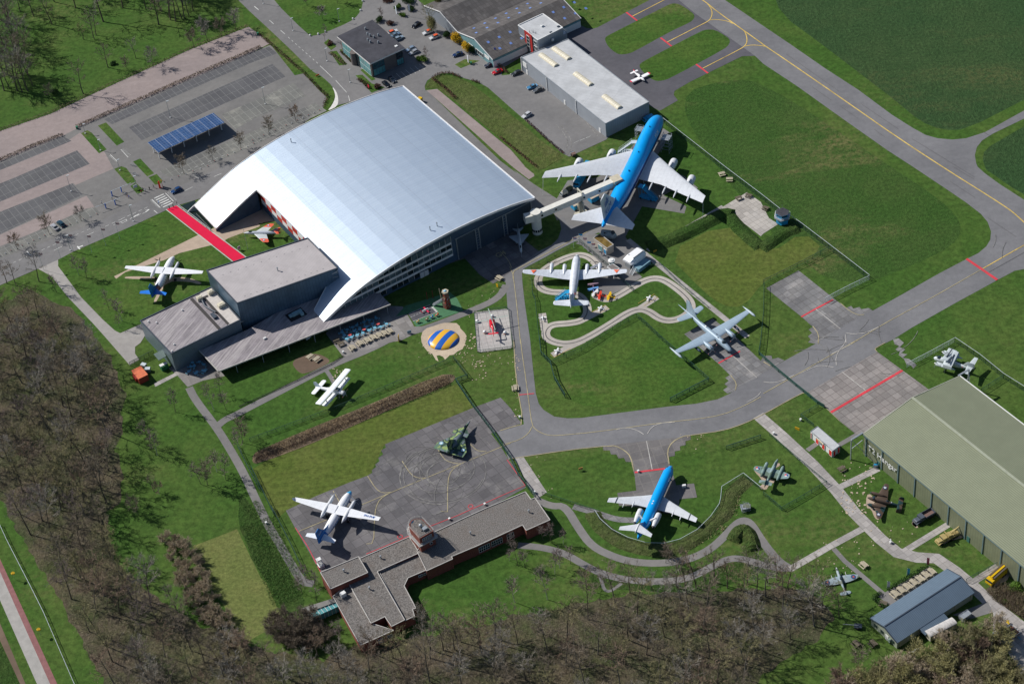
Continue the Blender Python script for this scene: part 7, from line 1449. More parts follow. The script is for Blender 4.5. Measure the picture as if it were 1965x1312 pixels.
for lb,q,cc in(('flag with red and white cloth, first of five by the kart yard fence',B3(545,605)[0],(RD,WT,BL)),('light blue flag, second of five by the kart yard fence',B3(588,578)[0],(SKY,SKY,SKY)),('red and white flag, third of five by the kart yard fence',B3(620,608)[0],(RD,WT,RD)),('light blue flag, fourth of five by the kart yard fence',B3(650,635)[0],(SKY,SKY,SKY)),('red flag with white, last of five nearest the mossy roofed building',B3(682,650)[0],(RD,RD,WT))):flag(lb,q,5.2,cc)
for lb,q,cc,h_ in(('white banner flag nearest the workshop hall',c5(638,692)[0],WT,6),('white banner flag between two others by the russet hedge',c5(682,726)[0],WT,6),('violet blue banner flag by the russet hedge',c5(723,760)[0],(.12,.12,.5),6),('white banner flag by the dark evergreen',e2(1216,215)[0],WT,6),('small white banner west of the picnic terrace',D4(915,608)[0],(.5,.5,.55),3.5),('blue and white banner behind the picnic hedge',D4(1062,512)[0],(.05,.3,.45),3.5),('red white and blue banner by the slab path bend',D4(1207,425)[0],(.5,.1,.15),3)):flag(lb,q,h_,(cc,),'banner_flag',banner=True)
flag('tall grey mast with a plate beside the red carpet end',e5(392,855)[0],9.5,((.5,.5,.5),)*3,'mast',.3,.2)
bol=None;random.seed(5)
def bollard(q,kind):
    global bol
    x,y=G(*q)
    if bol is None:
        bol={}
        for kd,mt in(('red',M_red),('white',M_white)):
            o=MB().tube((0,0,0),(0,0,.5),.17,.16,10).tube((0,0,.5),(0,0,.62),.16,.08,10,1).build('bollard',[M_steel if kd=='red' else M_white,mt]);tag(o,{'red':'small red topped bollard in the row between road and car park','white':'small white bollard in the row between road and car park'}[kd],'bollard','bollards along the kerb of the car park');bol[kd]=[o,False]
    b=bol[kind]
    if not b[1]:o=b[0];b[1]=True
    else:o=b[0].copy();C.objects.link(o)
    o.location=(x,y,0);return o
for fn,(x0,y0,x1,y1),n_ in((B1,(0,663,500,440),13),(B1,(520,430,720,355),5),(B1,(1215,115,1540,0),7),(A1,(1590,1200,1929,1045),8),(A2,(20,1045,515,822),13)):
    for k in range(n_):bollard(fn(lerp(x0,x1,k/(n_-1)),lerp(y0,y1,k/(n_-1)))[0],'white' if k%2 else 'red')
for q in A2(445,268,505,258,557,240,762,145,818,82,834,12):o=bollard(q,'white').copy();bpy.data.objects.remove(o);o=C.objects[-1];o['label']='white stone bollard on the rim of the top lawn';o['group']='bollards round the top lawn';o.scale=(2.2,2.2,1.3)
def sign(lb,q,w_,h_,z,col,ang=GA,name='sign',posts=True,cat='sign',text=None):
    r=pole_at(q,name,lb,cat);r.rotation_euler[2]=ang;MB().box(0,0,z,w_,.12,h_).build('panel',paint('sign_%d%d%d'%tuple(int(v*99)for v in col),col,.5),r);m_=MB()
    if posts and z>0:m_.box(-w_*.4,0,0,.08,.08,z).box(w_*.4,0,0,.08,.08,z);m_.each('post',M_steel,r)
    return r
sign('pair of tall orange red gate signs at the crossing, left panel',B1(1185,158)[0],.9,3.2,0,(.65,.08,.03),R_(60),'entrance_sign');sign('pair of tall orange red gate signs at the crossing, right panel',B1(1205,150)[0],.9,3.2,0,(.65,.08,.03),R_(100),'entrance_sign')
sign('blank white sign on the small grass island',B1(1008,170)[0],1.6,1.2,1.0,(.6,.62,.66));sign('yellow standing board at the terrace edge',B2(1103,1290)[0],1.4,2.6,0,(.65,.38,.01),R_(80));sign('small yellow board beside the mulch edge near the road',B2(1830,890)[0],.9,1.4,0,(.65,.38,.01),R_(-50));sign('yellow open board on the lawn by the kiosk',C4(250,672)[0],1.6,1.0,0,(.65,.38,.02),R_(-40));sign('yellow board lying in the jumbo tail shadow',B3(1147,632)[0],1.3,.7,.2,(.6,.32,.03));sign('orange board beside the twin jet path',C3(597,975)[0],1.3,1.0,.4,(.6,.3,.1),R_(10))
sign('white pillar sign beside the lone dark blue hatchback',c5(385,790)[0],.9,3.4,0,(.65,.66,.7),R_(-70),'pillar_sign');sign('white pillar sign at the round clipped bush',e2(1055,175)[0],.9,3.6,0,(.6,.66,.7),R_(-70),'pillar_sign');sign('small red sign by the kerb in front of the office',e2(705,1115)[0],.9,1.3,.4,(.6,.02,.05),R_(-60));sign('red bench like board at the car park corner',A2(500,568)[0],1.6,.5,.4,(.5,.03,.03));sign('grey information board beside the red carpet',e5(215,880)[0],1.1,1.3,.6,(.42,.40,.45));sign('blue grey board on the terrace edge',B2(1180,1235)[0],1.4,1.2,.2,(.2,.3,.38),R_(10));sign('brown wooden board by the pointed hangar foot',B1(1640,440)[0],1.9,.7,.9,(.33,.22,.10),R_(-15))
for lb,q in(('yellow round marker beside the cycle road, upper',D1(115,540)[0]),('yellow round marker beside the cycle road, lower',D1(305,955)[0])):r=pole_at(q,'runway_marker',lb,'marker');MB().tube((0,0,0),(0,0,3.0),.05,.05,6).build('pole',M_steel,r);MB().tube((0,0,3.0),(.1,0,3.3),.62,.5,14).build('disc',paint('signal_yellow',(0,0,0)),r)
for lb,q in(('green waste bin at the west end of the car park hedge',A1(572,955)[0]),('green waste bin at the corner of the gravel track',A2(58,262)[0]),('green waste bin by the white pillar sign',c5(420,815)[0])):x,y=G(*q);o=MB().box(0,0,0,.7,.7,1.1).box(0,0,1.1,.8,.8,.12).build('waste_bin',paint('bin_green',(.02,.17,.09),.5));o.location=(x,y,0);tag(o,lb,'bin')
rb=[G(*q)for q in d7(1050,680,1160,840,1460,850,1270,605)]
for k,(x,y)in enumerate(rb):
    r=thing('ride_helicopter',['small white ride pod on the west edge of the helipad','small white and orange ride pod left of the helicopter tail','small white and orange ride pod right of the helicopter tail','small white ride pod ahead of the helicopter nose'][k],'ride',(x,y,0),k);MB().ball(0,0,.65,.62,12,7,0,.8).build('shell',M_white,r,True);MB().tube((0,0,0),(0,0,.3),.5,.45,12).build('base',M_black if k%3==0 else paint('pod_orange',(.6,.16,.04),.5),r)
for lb,q in(('white lamp box at the corner of the apron fence',C3(145,585)[0]),('white lamp box beside the slab strip',C3(255,1140)[0]),('white lamp box on the blue twin jet stand line',C3(1022,985)[0]),('white lamp box by the kiosk lawn',C4(275,605)[0]),('white lamp box beside the slab walk fence',C4(75,705)[0]),('white lamp box along the terminal front',c4(280,505)[0]),('white lamp box along the terminal front nearer the east end',c4(725,320)[0]),('white lamp box by the lower corridor of the slab walk',D4(940,270)[0]),('white ball lamp on the path west of the mown field',D2(120,125)[0]),('white lamp box at the terrace corner',C2(690,105)[0])):
    x,y=G(*q);o=MB().box(0,0,0,.45,.45,.5).box(0,0,.5,.6,.6,.35,.5).build('lamp_box',M_white);o.location=(x,y,0);tag(o,lb,'lamp box')
# ------------------------------------------------------------------ benches, picnic tables, cafe tables
def picnic_proto(mat):
    r=thing('picnic_table','x','picnic table');m_=MB()
    for k in range(4):m_.box(0,-.33+k*.22,.72,1.9,.19,.05)
    m_.build('table_top',mat,r)
    for s in(-1,1):MB().box(0,s*.78,.43,1.9,.26,.05).build('bench',mat,r)
    for s in(-1,1):MB().beam((s*.7,-.8,.1),(s*.7,.8,.1),.08,.1).beam((s*.7,-.75,.05),(s*.7,-.25,.72),.08,.08).beam((s*.7,.75,.05),(s*.7,.25,.72),.08,.08).beam((s*.7,-.85,.4),(s*.7,.85,.4),.08,.08).build('frame',mat,r)
    return r
pp={'w':picnic_proto(M_wood),'d':picnic_proto(paint('dark_wood',(.12,.10,.07),.85)),'p':picnic_proto(M_white)};used=set()
def picnic(lb,q,k='w',ang=GA-R_(90),sc=1.0,group=None):
    x,y=G(*q);r=pp[k]
    if k in used:r=dup(r,(x,y,0),ang,lb,None,sc)
    used.add(k);r.location=(x,y,0);r.rotation_euler=(0,0,ang);r.scale=(sc,)*3;r['label']=lb
    if group:r['group']=group
for k,q in enumerate(c2(1070,1035,1150,990,1225,960,1285,930,1350,905,1405,885,1462,862)):picnic(['westernmost wooden picnic table of the row along the terrace path','second wooden picnic table from the west along the terrace path','third wooden picnic table from the west along the terrace path','middle wooden picnic table of the row along the terrace path','third wooden picnic table from the east along the terrace path','second wooden picnic table from the east along the terrace path','easternmost wooden picnic table of the row along the terrace path'][k],q,'w',GA-R_(90),1.25,'picnic tables along the terrace path')
for k,q in enumerate(D4(970,655,1013,628,1058,603,1107,571,1150,546,1195,516,1240,490)):picnic(['picnic table nearest the path at the west end of the shed row','second picnic table from the west behind the slate blue shed','third picnic table from the west behind the slate blue shed','middle picnic table behind the slate blue shed','third picnic table from the east behind the slate blue shed','second picnic table from the east behind the slate blue shed','picnic table at the east end of the shed row'][k],q,'w',GA-R_(90),1.3,'picnic tables behind the slate blue shed')
for lb,q,k,a in(('lone wooden picnic table on the lawn above the propeller fighter',D4(740,440)[0],'w',-R_(60)),('wooden picnic table beside the taxiway north of the apron',C3(112,372)[0],'w',R_(90)),('wooden picnic table at the corner of the playground lawn',B2(1845,832)[0],'w',-R_(50)),('white picnic table at the foot of the red bay office',A3(132,366)[0],'p',-R_(40)),('upper wooden picnic table on the lawn near the jumbo wing',B3(1640,62)[0],'w',R_(10)),('lower wooden picnic table on the lawn near the jumbo wing',B3(1697,102)[0],'w',R_(-10)),('dark weathered picnic table on the lawn by the kiosk',C4(580,970)[0],'d',R_(25)),('left brown bench table in the shade behind the shed',D4(685,1022)[0],'d',R_(-60)),('right brown bench table in the shade behind the shed',D4(808,1020)[0],'d',R_(-60)),('dark picnic table at the north edge of the pale slabs',B3(1765,240)[0],'d',R_(20)),('dark picnic table at the north east corner of the pale slabs',B3(1838,222)[0],'d',R_(-40)),('dark picnic table at the east edge of the pale slabs',B4(15,315)[0],'d',R_(-40)),('mossy picnic table at the hedge corner of the shed terrace',D4(885,725)[0],'d',R_(-30)),('dark bench table at the west end of the main terrace',c2(905,958)[0],'d',R_(20)),('dark bench table beside the main terrace corner',c2(955,995)[0],'d',R_(20)),('log bench on the mulch bed, left',c2(632,1130)[0],'w',R_(40)),('log bench on the mulch bed, right',c2(702,1155)[0],'w',R_(40))):picnic(lb,q,k,a,1.2 if k !='w' else 1.25)
def cafe_proto(tcol,ccol):
    r=thing('cafe_table','x','cafe table');MB().tube((0,0,.7),(0,0,.74),.5,.5,14).build('table_top',tcol,r);MB().tube((0,0,0),(0,0,.7),.05,.05,6).tube((0,0,0),(0,0,.04),.28,.25,10).build('pedestal',M_steel,r)
    return r
def chair_proto(mt):
    r=thing('cafe_chair','x','chair');MB().box(0,0,.42,.46,.46,.05).build('seat',mt,r);MB().box(-.22,0,.45,.05,.46,.42).build('backrest',mt,r)
    for a in(-.19,.19):
        for b in(-.19,.19):MB().box(a,b,0,.04,.04,.42).build('leg',M_steel,r)
    return r
M_cb=paint('cafe_blue',(.15,.37,.48),.5);M_cr=paint('cafe_red',(.62,.10,.09),.5)
ct_,cr_,cc=cafe_proto(M_cb,0),cafe_proto(M_cr,0),chair_proto(M_cb);first={ct_:1,cr_:1,cc:1};random.seed(12)
def put(proto,x,y,a,lb,grp,sc=1.0):
    r=proto if first.pop(proto,None)else dup(proto,(x,y,0),a);r.location=(x,y,0);r.rotation_euler=(0,0,a);r['label']=lb;r['group']=grp;r.scale=(sc,)*3
def cafeset(q,red,lb,grp,nch=4):
    x,y=G(*q);a0=random.random()*3;put(cr_ if red else ct_,x,y,0,lb+(' with a red top' if red else ''),grp,1.2)
    for k in range(nch):a=a0+k*2*math.pi/nch+random.uniform(-.3,.3);put(cc,x+.95*math.cos(a),y+.95*math.sin(a),a+math.pi+random.uniform(-.4,.4),'pale blue cafe chair on the '+grp.split(' on the ')[1],'cafe chairs on the '+grp.split(' on the ')[1],1.1)
for q in c2(968,878,1022,852,1078,826,1122,806,1195,772,1255,752,1325,732,992,912,1096,866,1152,848,1226,820,1286,792,1016,948,1066,930,1126,908,1186,886,1250,858,1312,832,1372,822,1434,792):cafeset(q,False,'light blue cafe table on the main terrace','cafe tables on the main terrace',3)
for q in c2(1050,905,1198,848,1345,790):cafeset(q,True,'cafe table on the main terrace','cafe tables on the main terrace',0)
for q in d8(1310,735,1435,725,1520,770,1285,810,1345,800,1245,895,1370,930,1390,905,1500,880,1530,890):cafeset(q,False,'light blue cafe table on the shaded side terrace','cafe tables on the shaded side terrace',2)
# ------------------------------------------------------------------ playground, bouncing cushion
x,y=G(*d7(547,945)[0]);r=thing('bouncing_cushion','blue and yellow striped bouncing cushion on its round sand bed','play cushion',(x,y,0),0)
n=NT('cushion_stripes');q=n.sep(n.rot(n.pos(False),R_(-52)));s_=n.ma('GREATER_THAN',n.ma('PINGPONG',n.ma('DIVIDE',n.ma('ADD',q[1],1.0),4.2),.5),.25);M_cush=n.fin(n.mix(s_,(.012,.10,.42,1),(.72,.40,.03,1)),.35,0,.5)
MB().dome(0,0,.05,5.3,4.9,1.5,32,8).build('cushion',M_cush,r,True)
q=d7(605,450)[0];x,y=G(*q);r=thing('play_tower','tall red and brown play tower with a slide and a pale roof','play tower',(x,y,0),.3);M_rt=camo('tower_panels',[(.22,.025,.02),(.19,.14,.08),(.25,.05,.03),(.16,.13,.11)],1.3,.7)
rings=[[(rr*math.cos(2*math.pi*k/6),rr*math.sin(2*math.pi*k/6),z)for k in range(6)]for z,rr in((0,1.5),(2.5,1.35),(2.6,1.2),(4.6,1.15),(4.7,1.0),(6.6,.95))]
MB().loft(rings).build('tower_body',M_rt,r);MB().prism(ngon(1.25),6.6,7.1).build('roof_rim',M_wood,r);MB().dome(0,0,7.1,.55,.55,.4,10,3).build('roof_light',paint('pale_blue_disc',(0,0,0)),r)
e=G(*d7(400,432)[0]);d=Vector((e[0]-x,e[1]-y,0));d.rotate(Matrix.Rotation(-.3,3,'Z'));MB().beam((d.x*.25,d.y*.25,3.2),(d.x,d.y,.3),.9,.7).build('slide',paint('slide_steel',(.45,.5,.55),.25,.7),r);MB().tube((-1.2,.9,0),(-1.6,1.2,7.9),.1,.1,6).build('pole',M_wood,r)
m_=MB()
for k in range(6):m_.add([(.9*math.cos(k*1.047+.5),.9*math.sin(k*1.047+.5),4.2+.3*(k%2)),(1.25*math.cos(k*1.047+.5),1.25*math.sin(k*1.047+.5),3.6),(1.2*math.cos(k*1.047+.9),1.2*math.sin(k*1.047+.9),4.5)],[(0,1,2)])
m_.build('grey_netting',M_steel,r)
for lb,q in(('left red swing post on the shaded playground',d7(310,345)[0]),('right red swing post on the shaded playground',d7(395,325)[0])):x,y=G(*q);o=MB().tube((0,0,0),(0,0,3.2),.13,.1,8).tube((0,0,3.2),(0,0,3.35),.18,.18,8).build('swing_post',paint('post_redbrown',(.2,.04,.03),.6));o.location=(x,y,0);tag(o,lb,'post')
def miniplane(lb,q,yaw,body,wings,bi=False,L=3.0,cat='ride plane',name='ride_plane'):
    x,y=G(*q);r=thing(name,lb,cat,(x,y,0),yaw);mb_,mw_=paint('mini_%d%d%d'%tuple(int(v*99)for v in body),body,.4),paint('mini_%d%d%d'%tuple(int(v*99)for v in wings),wings,.4)
    fus([(L*.5,.6,.1,.1),(L*.45,.6,.25,.25),(L*.1,.6,.3,.32),(-L*.45,.65,.06,.1)],10).build('fuselage',mb_,r,True)
    for s in(1,-1):
        wing([(.1,L*.28,.5,L*.2,.12),(L*.55,L*.26,.55,L*.17,.1)],s).build('wing',mw_,r)
        if bi:wing([(0,L*.3,1.1,L*.2,.12),(L*.55,L*.28,1.15,L*.17,.1)],s).build('upper_wing',mw_,r)
        wing([(.05,-L*.33,.7,L*.12,.1),(L*.2,-L*.35,.7,L*.1,.1)],s).build('tailplane',mw_,r)
    fin([(.6,-L*.32,L*.16,.1),(1.1,-L*.38,L*.1,.1)]).build('fin',mw_,r);m_=MB()
    for s in(1,-1):m_.tube((L*.2,s*.35,.15),(L*.2,s*.45,.15),.15,.15,8)
    m_.each('wheel',M_black,r)
WTm=(.7,.7,.7)
for lb,q,a,b_,w_,bi,L_ in(('orange red ride plane on the south bend of the kart track',B3(752,965)[0],2.8,(.62,.05,.02),(.62,.05,.02),True,3.4),('yellow ride plane on the south bend of the kart track',B3(820,972)[0],2.7,(.68,.42,.01),(.68,.42,.01),True,3.4),('brown and white ride plane beside the orange one',B3(712,950)[0],2.4,(.25,.1,.06),WTm,True,3.2),('blue ride plane under the propliner wing',B3(692,925)[0],1.7,(.05,.12,.35),(.12,.3,.6),True,3.4),('dark red and grey ride plane behind the blue one',B3(690,892)[0],1.6,(.15,.05,.1),(.3,.2,.25),True,3.4),('white ride plane beside the outer propliner engine',B3(712,758)[0],2.0,WTm,(.25,.27,.32),True,3.6),('white model plane on the upper yellow edged pad',B3(1108,982)[0],2.6,WTm,WTm,False,2.6),('white model plane on the lower yellow edged pad',B3(748,1058)[0],2.6,WTm,WTm,False,2.6),('white model plane on the pad at the west end of the kart track',B3(315,1130)[0],1.6,WTm,WTm,False,2.4),('white model plane on the south pad of the kart track',C3(430,100)[0],2.7,WTm,WTm,False,3.0),('white and red ride plane on the small painted play road',d7(272,520)[0],.5,WTm,(.6,.03,.08),False,3.2)):miniplane(lb,q,a,b_,w_,bi,L_)
for lb,q,cl in(('brown spring rider at the west of the playground',d7(305,655)[0],(.2,.12,.06)),('blue spring rider in the playground row',d7(375,622)[0],(.03,.2,.5)),('red spring rider in the playground row',d7(455,592)[0],(.6,.08,.03)),('yellow topped spring figure at the playground corner',d7(170,690)[0],(.45,.3,.08))):x,y=G(*q);r=thing('spring_rider',lb,'play rider',(x,y,0),.5);MB().tube((0,0,0),(0,0,.4),.15,.15,8).build('spring',M_steel,r);MB().box(0,0,.4,1.2,.35,.45).box(.45,0,.8,.35,.3,.4).build('body',paint('rider_%d'%int(cl[0]*99+cl[2]*9),cl,.6),r);MB().box(-.1,.0,.85,.4,.5,.1).build('seat',M_wood,r)
# ------------------------------------------------------------------ ground equipment round the jumbo
def boxtruck(name,lb,cat,f,b,bm,cm,L=None,H=2.6,Wd=2.3,cabL=1.6,wheels=True):
    A,B=G(*f,1),G(*b,1);yaw=math.atan2(A[1]-B[1],A[0]-B[0]);L=L or math.hypot(A[0]-B[0],A[1]-B[1]);r=thing(name,lb,cat,((A[0]+B[0])/2,(A[1]+B[1])/2,0),yaw)
    MB().box(-cabL/2-.05,0,.7,L-cabL-.1,Wd,H-.7).build('cargo_body',bm,r);MB().loft([[(x,-w_,.5),(x,w_,.5),(x,w_*.95,z),(x,-w_*.95,z)]for x,w_,z in((L/2-cabL,Wd/2,H*.85),(L/2-.5,Wd/2,H*.85),(L/2,Wd/2*.95,H*.5))]).build('cab',cm,r);MB().box(L/2-.32,0,H*.52,.5,Wd*.85,H*.25).build('windscreen',M_glass,r)
    for x in(L/2-.9,-L/2+1.0,-L/2+2.0)[:3 if L>6 else 2]:
        for s in(-1,1):MB().tube((x,s*(Wd/2-.3),.45),(x,s*Wd/2+.02*s,.45),.45,.45,12).build('wheel',M_black,r)
    return r
boxtruck('catering_truck','light blue service truck under the jumbo left wing','truck',c6(430,800)[0],c6(560,590)[0],M_lb,M_lb,None,3.0,2.5)
for lb,q,a in(('light blue and cream generator cart left of the bridge leg',c6(435,1005)[0],GA),('light blue and cream cart right of the bridge leg',c6(600,935)[0],GA)):
    x,y=G(*q);r=thing('ground_power_cart',lb,'cart',(x,y,0),a);MB().box(0,0,.4,3.4,2.6,1.9).build('housing',M_lb,r);MB().box(0,0,2.3,3.5,2.7,.15).build('lid',paint('cart_lid',(.42,.36,.28),.8,dirt=.3),r)
    for a_ in(-1.1,1.1):
        for b_ in(-1,1):MB().tube((a_,b_*1.1,.35),(a_,b_*1.32,.35),.35,.35,10).build('wheel',M_black,r)
def stairs(name,lb,f,b,zt,mat,Wd=1.6,under=None):
    A,B=G(*f,.2),G(*b,zt);yaw=math.atan2(B[1]-A[1],B[0]-A[0]);L=math.hypot(A[0]-B[0],A[1]-B[1]);r=thing(name,lb,'boarding stairs',(A[0],A[1],0),yaw);m_=MB();n_=int(zt/.3)
    for k in range(n_):m_.box((k+.5)*L/n_*.85,0,.15+k*zt/n_,L/n_*.9,Wd,.08)
    m_.build('steps',mat,r);MB().box(L*.95,0,zt-.1,L*.2+.8,Wd+.3,.15).build('platform',mat,r);m2=MB()
    for s in(-1,1):m2.beam((0,s*Wd/2,.2),(L*.85,s*Wd/2,zt),.1,.35)
    m2.each('stringer',mat,r);m3=MB()
    for s in(-1,1):m3.beam((0,s*Wd/2,1.1),(L*.85,s*Wd/2,zt+.95),.07,.07)
    m3.each('handrail',mat,r);m4=MB()
    for t in(.45,.85,1.05):
        for s in(-1,1):m4.beam((L*t,s*Wd/2,0),(L*t,s*Wd/2,zt*min(1,t/.85)),.12,.12)
    m4.each('support',mat,r);MB().box(L*.6,0,.3,L*.9,Wd+.5,.5).build('chassis',under or mat,r)
    for t in(.3,.95):
        for s in(-1,1):MB().tube((L*t,s*(Wd/2+.1),.35),(L*t,s*(Wd/2+.35),.35),.35,.35,10).build('wheel',M_black,r)
stairs('boarding_stairs','light blue boarding stairs on the right side of the jumbo',c6(1215,930)[0],c6(1055,790)[0],5.0,M_lb,1.8);stairs('boarding_stairs','silver boarding stairs on the left side of the jumbo',c6(835,465)[0],c6(1000,365)[0],5.0,M_fp,1.7);stairs('boarding_stairs','light blue boarding stairs at the silver propliner door',B3(408,985)[0],B3(500,925)[0],2.9,M_lb,1.5);stairs('boarding_stairs','white mobile stairs at the corner of the concrete apron',D2(538,455)[0],D2(505,385)[0],2.4,M_white,1.2)
def scaffold(lb,q,w_,d_,h_,a):
    x,y=G(*q);r=thing('scaffold_tower',lb,'scaffold',(x,y,0),a);m_=MB()
    for i in(0,.5,1):
        for j in(0,1):m_.beam((w_*(i-.5),d_*(j-.5),0),(w_*(i-.5),d_*(j-.5),h_),.09,.09)
    for k in range(4):
        z=h_*(k+1)/4
        for j in(0,1):m_.beam((-w_/2,d_*(j-.5),z),(w_/2,d_*(j-.5),z),.08,.08);m_.beam((-w_/2,d_*(j-.5),z-h_/4),(w_/2,d_*(j-.5),z),.06,.06)
        for i in(0,.5,1):m_.beam((w_*(i-.5),-d_/2,z),(w_*(i-.5),d_/2,z),.08,.08)
    m_.build('tube_frame',M_steel,r);MB().box(0,0,h_*.86,w_,d_,.08).build('platform',M_steel,r)
scaffold('steel scaffold tower on the right side of the jumbo nose',c6(1310,450)[0],3.4,3.2,7.0,R_(60));scaffold('steel scaffold tower on the left side of the jumbo nose',c6(1050,330)[0],3.0,2.6,5.0,R_(60))
boxtruck('tow_tractor','dark green jeep parked left of the boarding bridge','vehicle',c6(330,840)[0],c6(375,810)[0],paint('jeep_olive',(.10,.11,.06),.7),paint('jeep_olive',(0,0,0)),3.6,1.6,1.6,1.5);boxtruck('tow_tractor','pale grey ground power unit beside the dark green jeep','vehicle',c6(290,870)[0],c6(335,850)[0],M_cream,M_steel,2.8,1.6,1.6,.8);boxtruck('tow_tractor','light blue tow tractor by the jumbo nose near the pale hangar','vehicle',c6(1100,150)[0],c6(1160,125)[0],M_lb,M_lb,4.2,1.8,2.0,1.4);boxtruck('tow_tractor','small brown tractor at the corner of the car park by the jumbo','vehicle',c6(385,455)[0],c6(420,500)[0],paint('tractor_brown',(.16,.1,.08),.7),M_steel,2.6,1.5,1.4,1.0);boxtruck('forklift_truck','small yellow machine beside the big arched roof','vehicle',A2(1228,728)[0],A2(1275,745)[0],paint('machine_yellow',(.6,.38,.01),.4),paint('machine_yellow',(0,0,0)),2.4,1.9,1.5,.9)
# ------------------------------------------------------------------ museum lorries
f5=Z(1740,950,11.925)
def lorry(name,lb,f,b,mat,bed='cargo',H=2.2,Wd=2.3):
    A,B=G(*f,.9),G(*b,.9);yaw=math.atan2(A[1]-B[1],A[0]-B[0]);L=math.hypot(A[0]-B[0],A[1]-B[1]);r=thing(name,lb,'lorry',((A[0]+B[0])/2,(A[1]+B[1])/2,0),yaw);h=L/2
    MB().loft([[(x,-w_,.8),(x,w_,.8),(x,w_*.8,z),(x,-w_*.8,z)]for x,w_,z in((h,.7,1.35),(h-.3,.8,1.55),(h-1.5,.95,1.65))]).build('bonnet',mat,r);MB().box(h-2.2,0,.8,1.4,2.0,1.45).build('cab',mat,r);MB().box(h-1.48,0,1.7,.1,1.7,.4).build('windscreen',M_glass,r)
    for s in(-1,1):MB().loft([[(x,s*.75,z),(x,s*1.15,z),(x,s*1.15,z-.1),(x,s*.75,z-.1)]for x,z in((h+.0,.75),(h-.3,1.15),(h-1.1,1.15),(h-1.7,.7))]).build('mudguard',mat,r)
    MB().beam((h+.15,-1.1,.65),(h+.15,1.1,.65),.15,.25).build('bumper',mat,r);MB().box(0,0,.55,L*.95,.9,.25).build('chassis',M_dk,r)
    if bed=='cargo':
        MB().box(-1.4,0,1.1,L-3.1,Wd,.12).build('load_floor',paint('bed_brown',(.16,.10,.085),.85),r);m_=MB()
        for s in(-1,1):m_.box(-1.4,s*Wd/2,1.15,L-3.1,.1,.75)
        m_.box(-h+.2,0,1.15,.1,Wd,.75).box(h-3.05,0,1.15,.1,Wd,.9);m_.each('side_board',mat,r)
    else:
        MB().box(-1.4,0,.95,L-3.1,Wd,.35).build('deck',mat,r);m_=MB()
        m_.beam((h-3.3,0,1.3),(-h-.2,0,3.0),.3,.35).beam((-1.0,-.8,1.3),(-h,0,2.9),.18,.18).beam((-1.0,.8,1.3),(-h,0,2.9),.18,.18).beam((h-3.3,-1.2,2.6),(h-3.3,1.2,2.6),.25,.25);m_.each('crane_boom',mat,r);MB().box(-.3,0,1.3,1.2,1.6,.8).build('winch',mat,r)
    for x in(h-.8,-h+1.0,-h+2.15):
        for s in(-1,1):MB().tube((x,s*.75,.5),(x,s*1.12,.5),.5,.5,12).build('wheel',M_black,r)
lorry('cargo_lorry','dark blue grey army lorry with open brown load bed by the hangar',f5(190,610)[0],f5(610,370)[0],paint('army_blue_grey',(.07,.085,.11),.55));lorry('wrecker_lorry','sand coloured army recovery lorry with crane boom',f5(700,1080)[0],f5(1170,830)[0],paint('desert_sand',(.36,.28,.11),.7,dirt=.2),'crane')
q1,q2=e7(310,290)[0],e7(440,180)[0];r=boxtruck('platform_lorry','yellow forward cab platform lorry with dark ladder rails','lorry',q1,q2,paint('machine_yellow',(0,0,0)),paint('machine_yellow',(0,0,0)),7.2,2.4,2.4,1.6);MB().beam((2.2,-.75,2.55),(-3.6,-.75,2.75),.5,.2).beam((2.2,.75,2.55),(-3.6,.75,2.75),.5,.2).each('ladder_rail',paint('rail_brown',(.09,.075,.06),.7),r);MB().beam((2.6,0,2.7),(-3.4,0,2.8),.55,.35).build('boom',paint('machine_yellow',(0,0,0)),r)
A,B=G(*D4(1215,960)[0],1.5),G(*D4(1410,860)[0],1.5);r=thing('old_wagon_cabin','long cream wagon cabin with rusty white roof behind the shed','cabin',((A[0]+B[0])/2,(A[1]+B[1])/2,0),math.atan2(B[1]-A[1],B[0]-A[0]));Lw=math.hypot(A[0]-B[0],A[1]-B[1]);MB().box(0,0,.6,Lw,2.6,2.0).build('body',paint('wagon_cream',(.42,.40,.30),.7,dirt=.2),r);MB().loft([[(x,1.35*math.cos(a),2.6+.45*math.sin(a))for a in[math.pi*k/8 for k in range(9)]]for x in(-Lw/2-.1,Lw/2+.1)]).build('roof',paint('rusty_white',(.50,.48,.45),.7,var=.2,dirt=.6),r)
for x in(-1,-2.2):MB().box(x-.8,-1.32,1.4,.8,.06,.7).build('window',M_glass,r)
MB().box(-Lw*.3,0,0,1.8,2.0,.6).box(Lw*.3,0,0,1.8,2.0,.6).each('bogie',M_black,r)
x,y=G(*e7(50,655)[0]);scaffold('tangle of pale steel frames behind the wagon cabin',e7(60,650)[0],3.2,1.8,1.6,GA)
for lb,q,a,cm in(('flat trailer with brown load beside the slab yard',e7(535,805)[0],R_(-60),paint('load_brown',(.16,.07,.05),.8)),('dark trailer with pale rails under yellow machines',e7(430,770)[0],R_(30),M_dk)):
    x,y=G(*q);r=thing('flat_trailer',lb,'trailer',(x,y,0),a);MB().box(0,0,.7,3.6,2.1,.5).build('deck',cm,r);m_=MB()
    for s in(-1,1):m_.beam((-1.8,s*1.05,1.4),(1.8,s*1.05,1.4),.1,.1);m_.beam((s*1.8,-1.05,1.4),(s*1.8,1.05,1.4),.1,.1)
    m_.each('side_rail',M_fp,r);MB().beam((1.8,0,.6),(3.2,0,.5),.12,.12).build('drawbar',M_lb,r)
    for s in(-1,1):MB().tube((-.2,s*.9,.35),(-.2,s*1.1,.35),.35,.35,10).build('wheel',M_black,r)
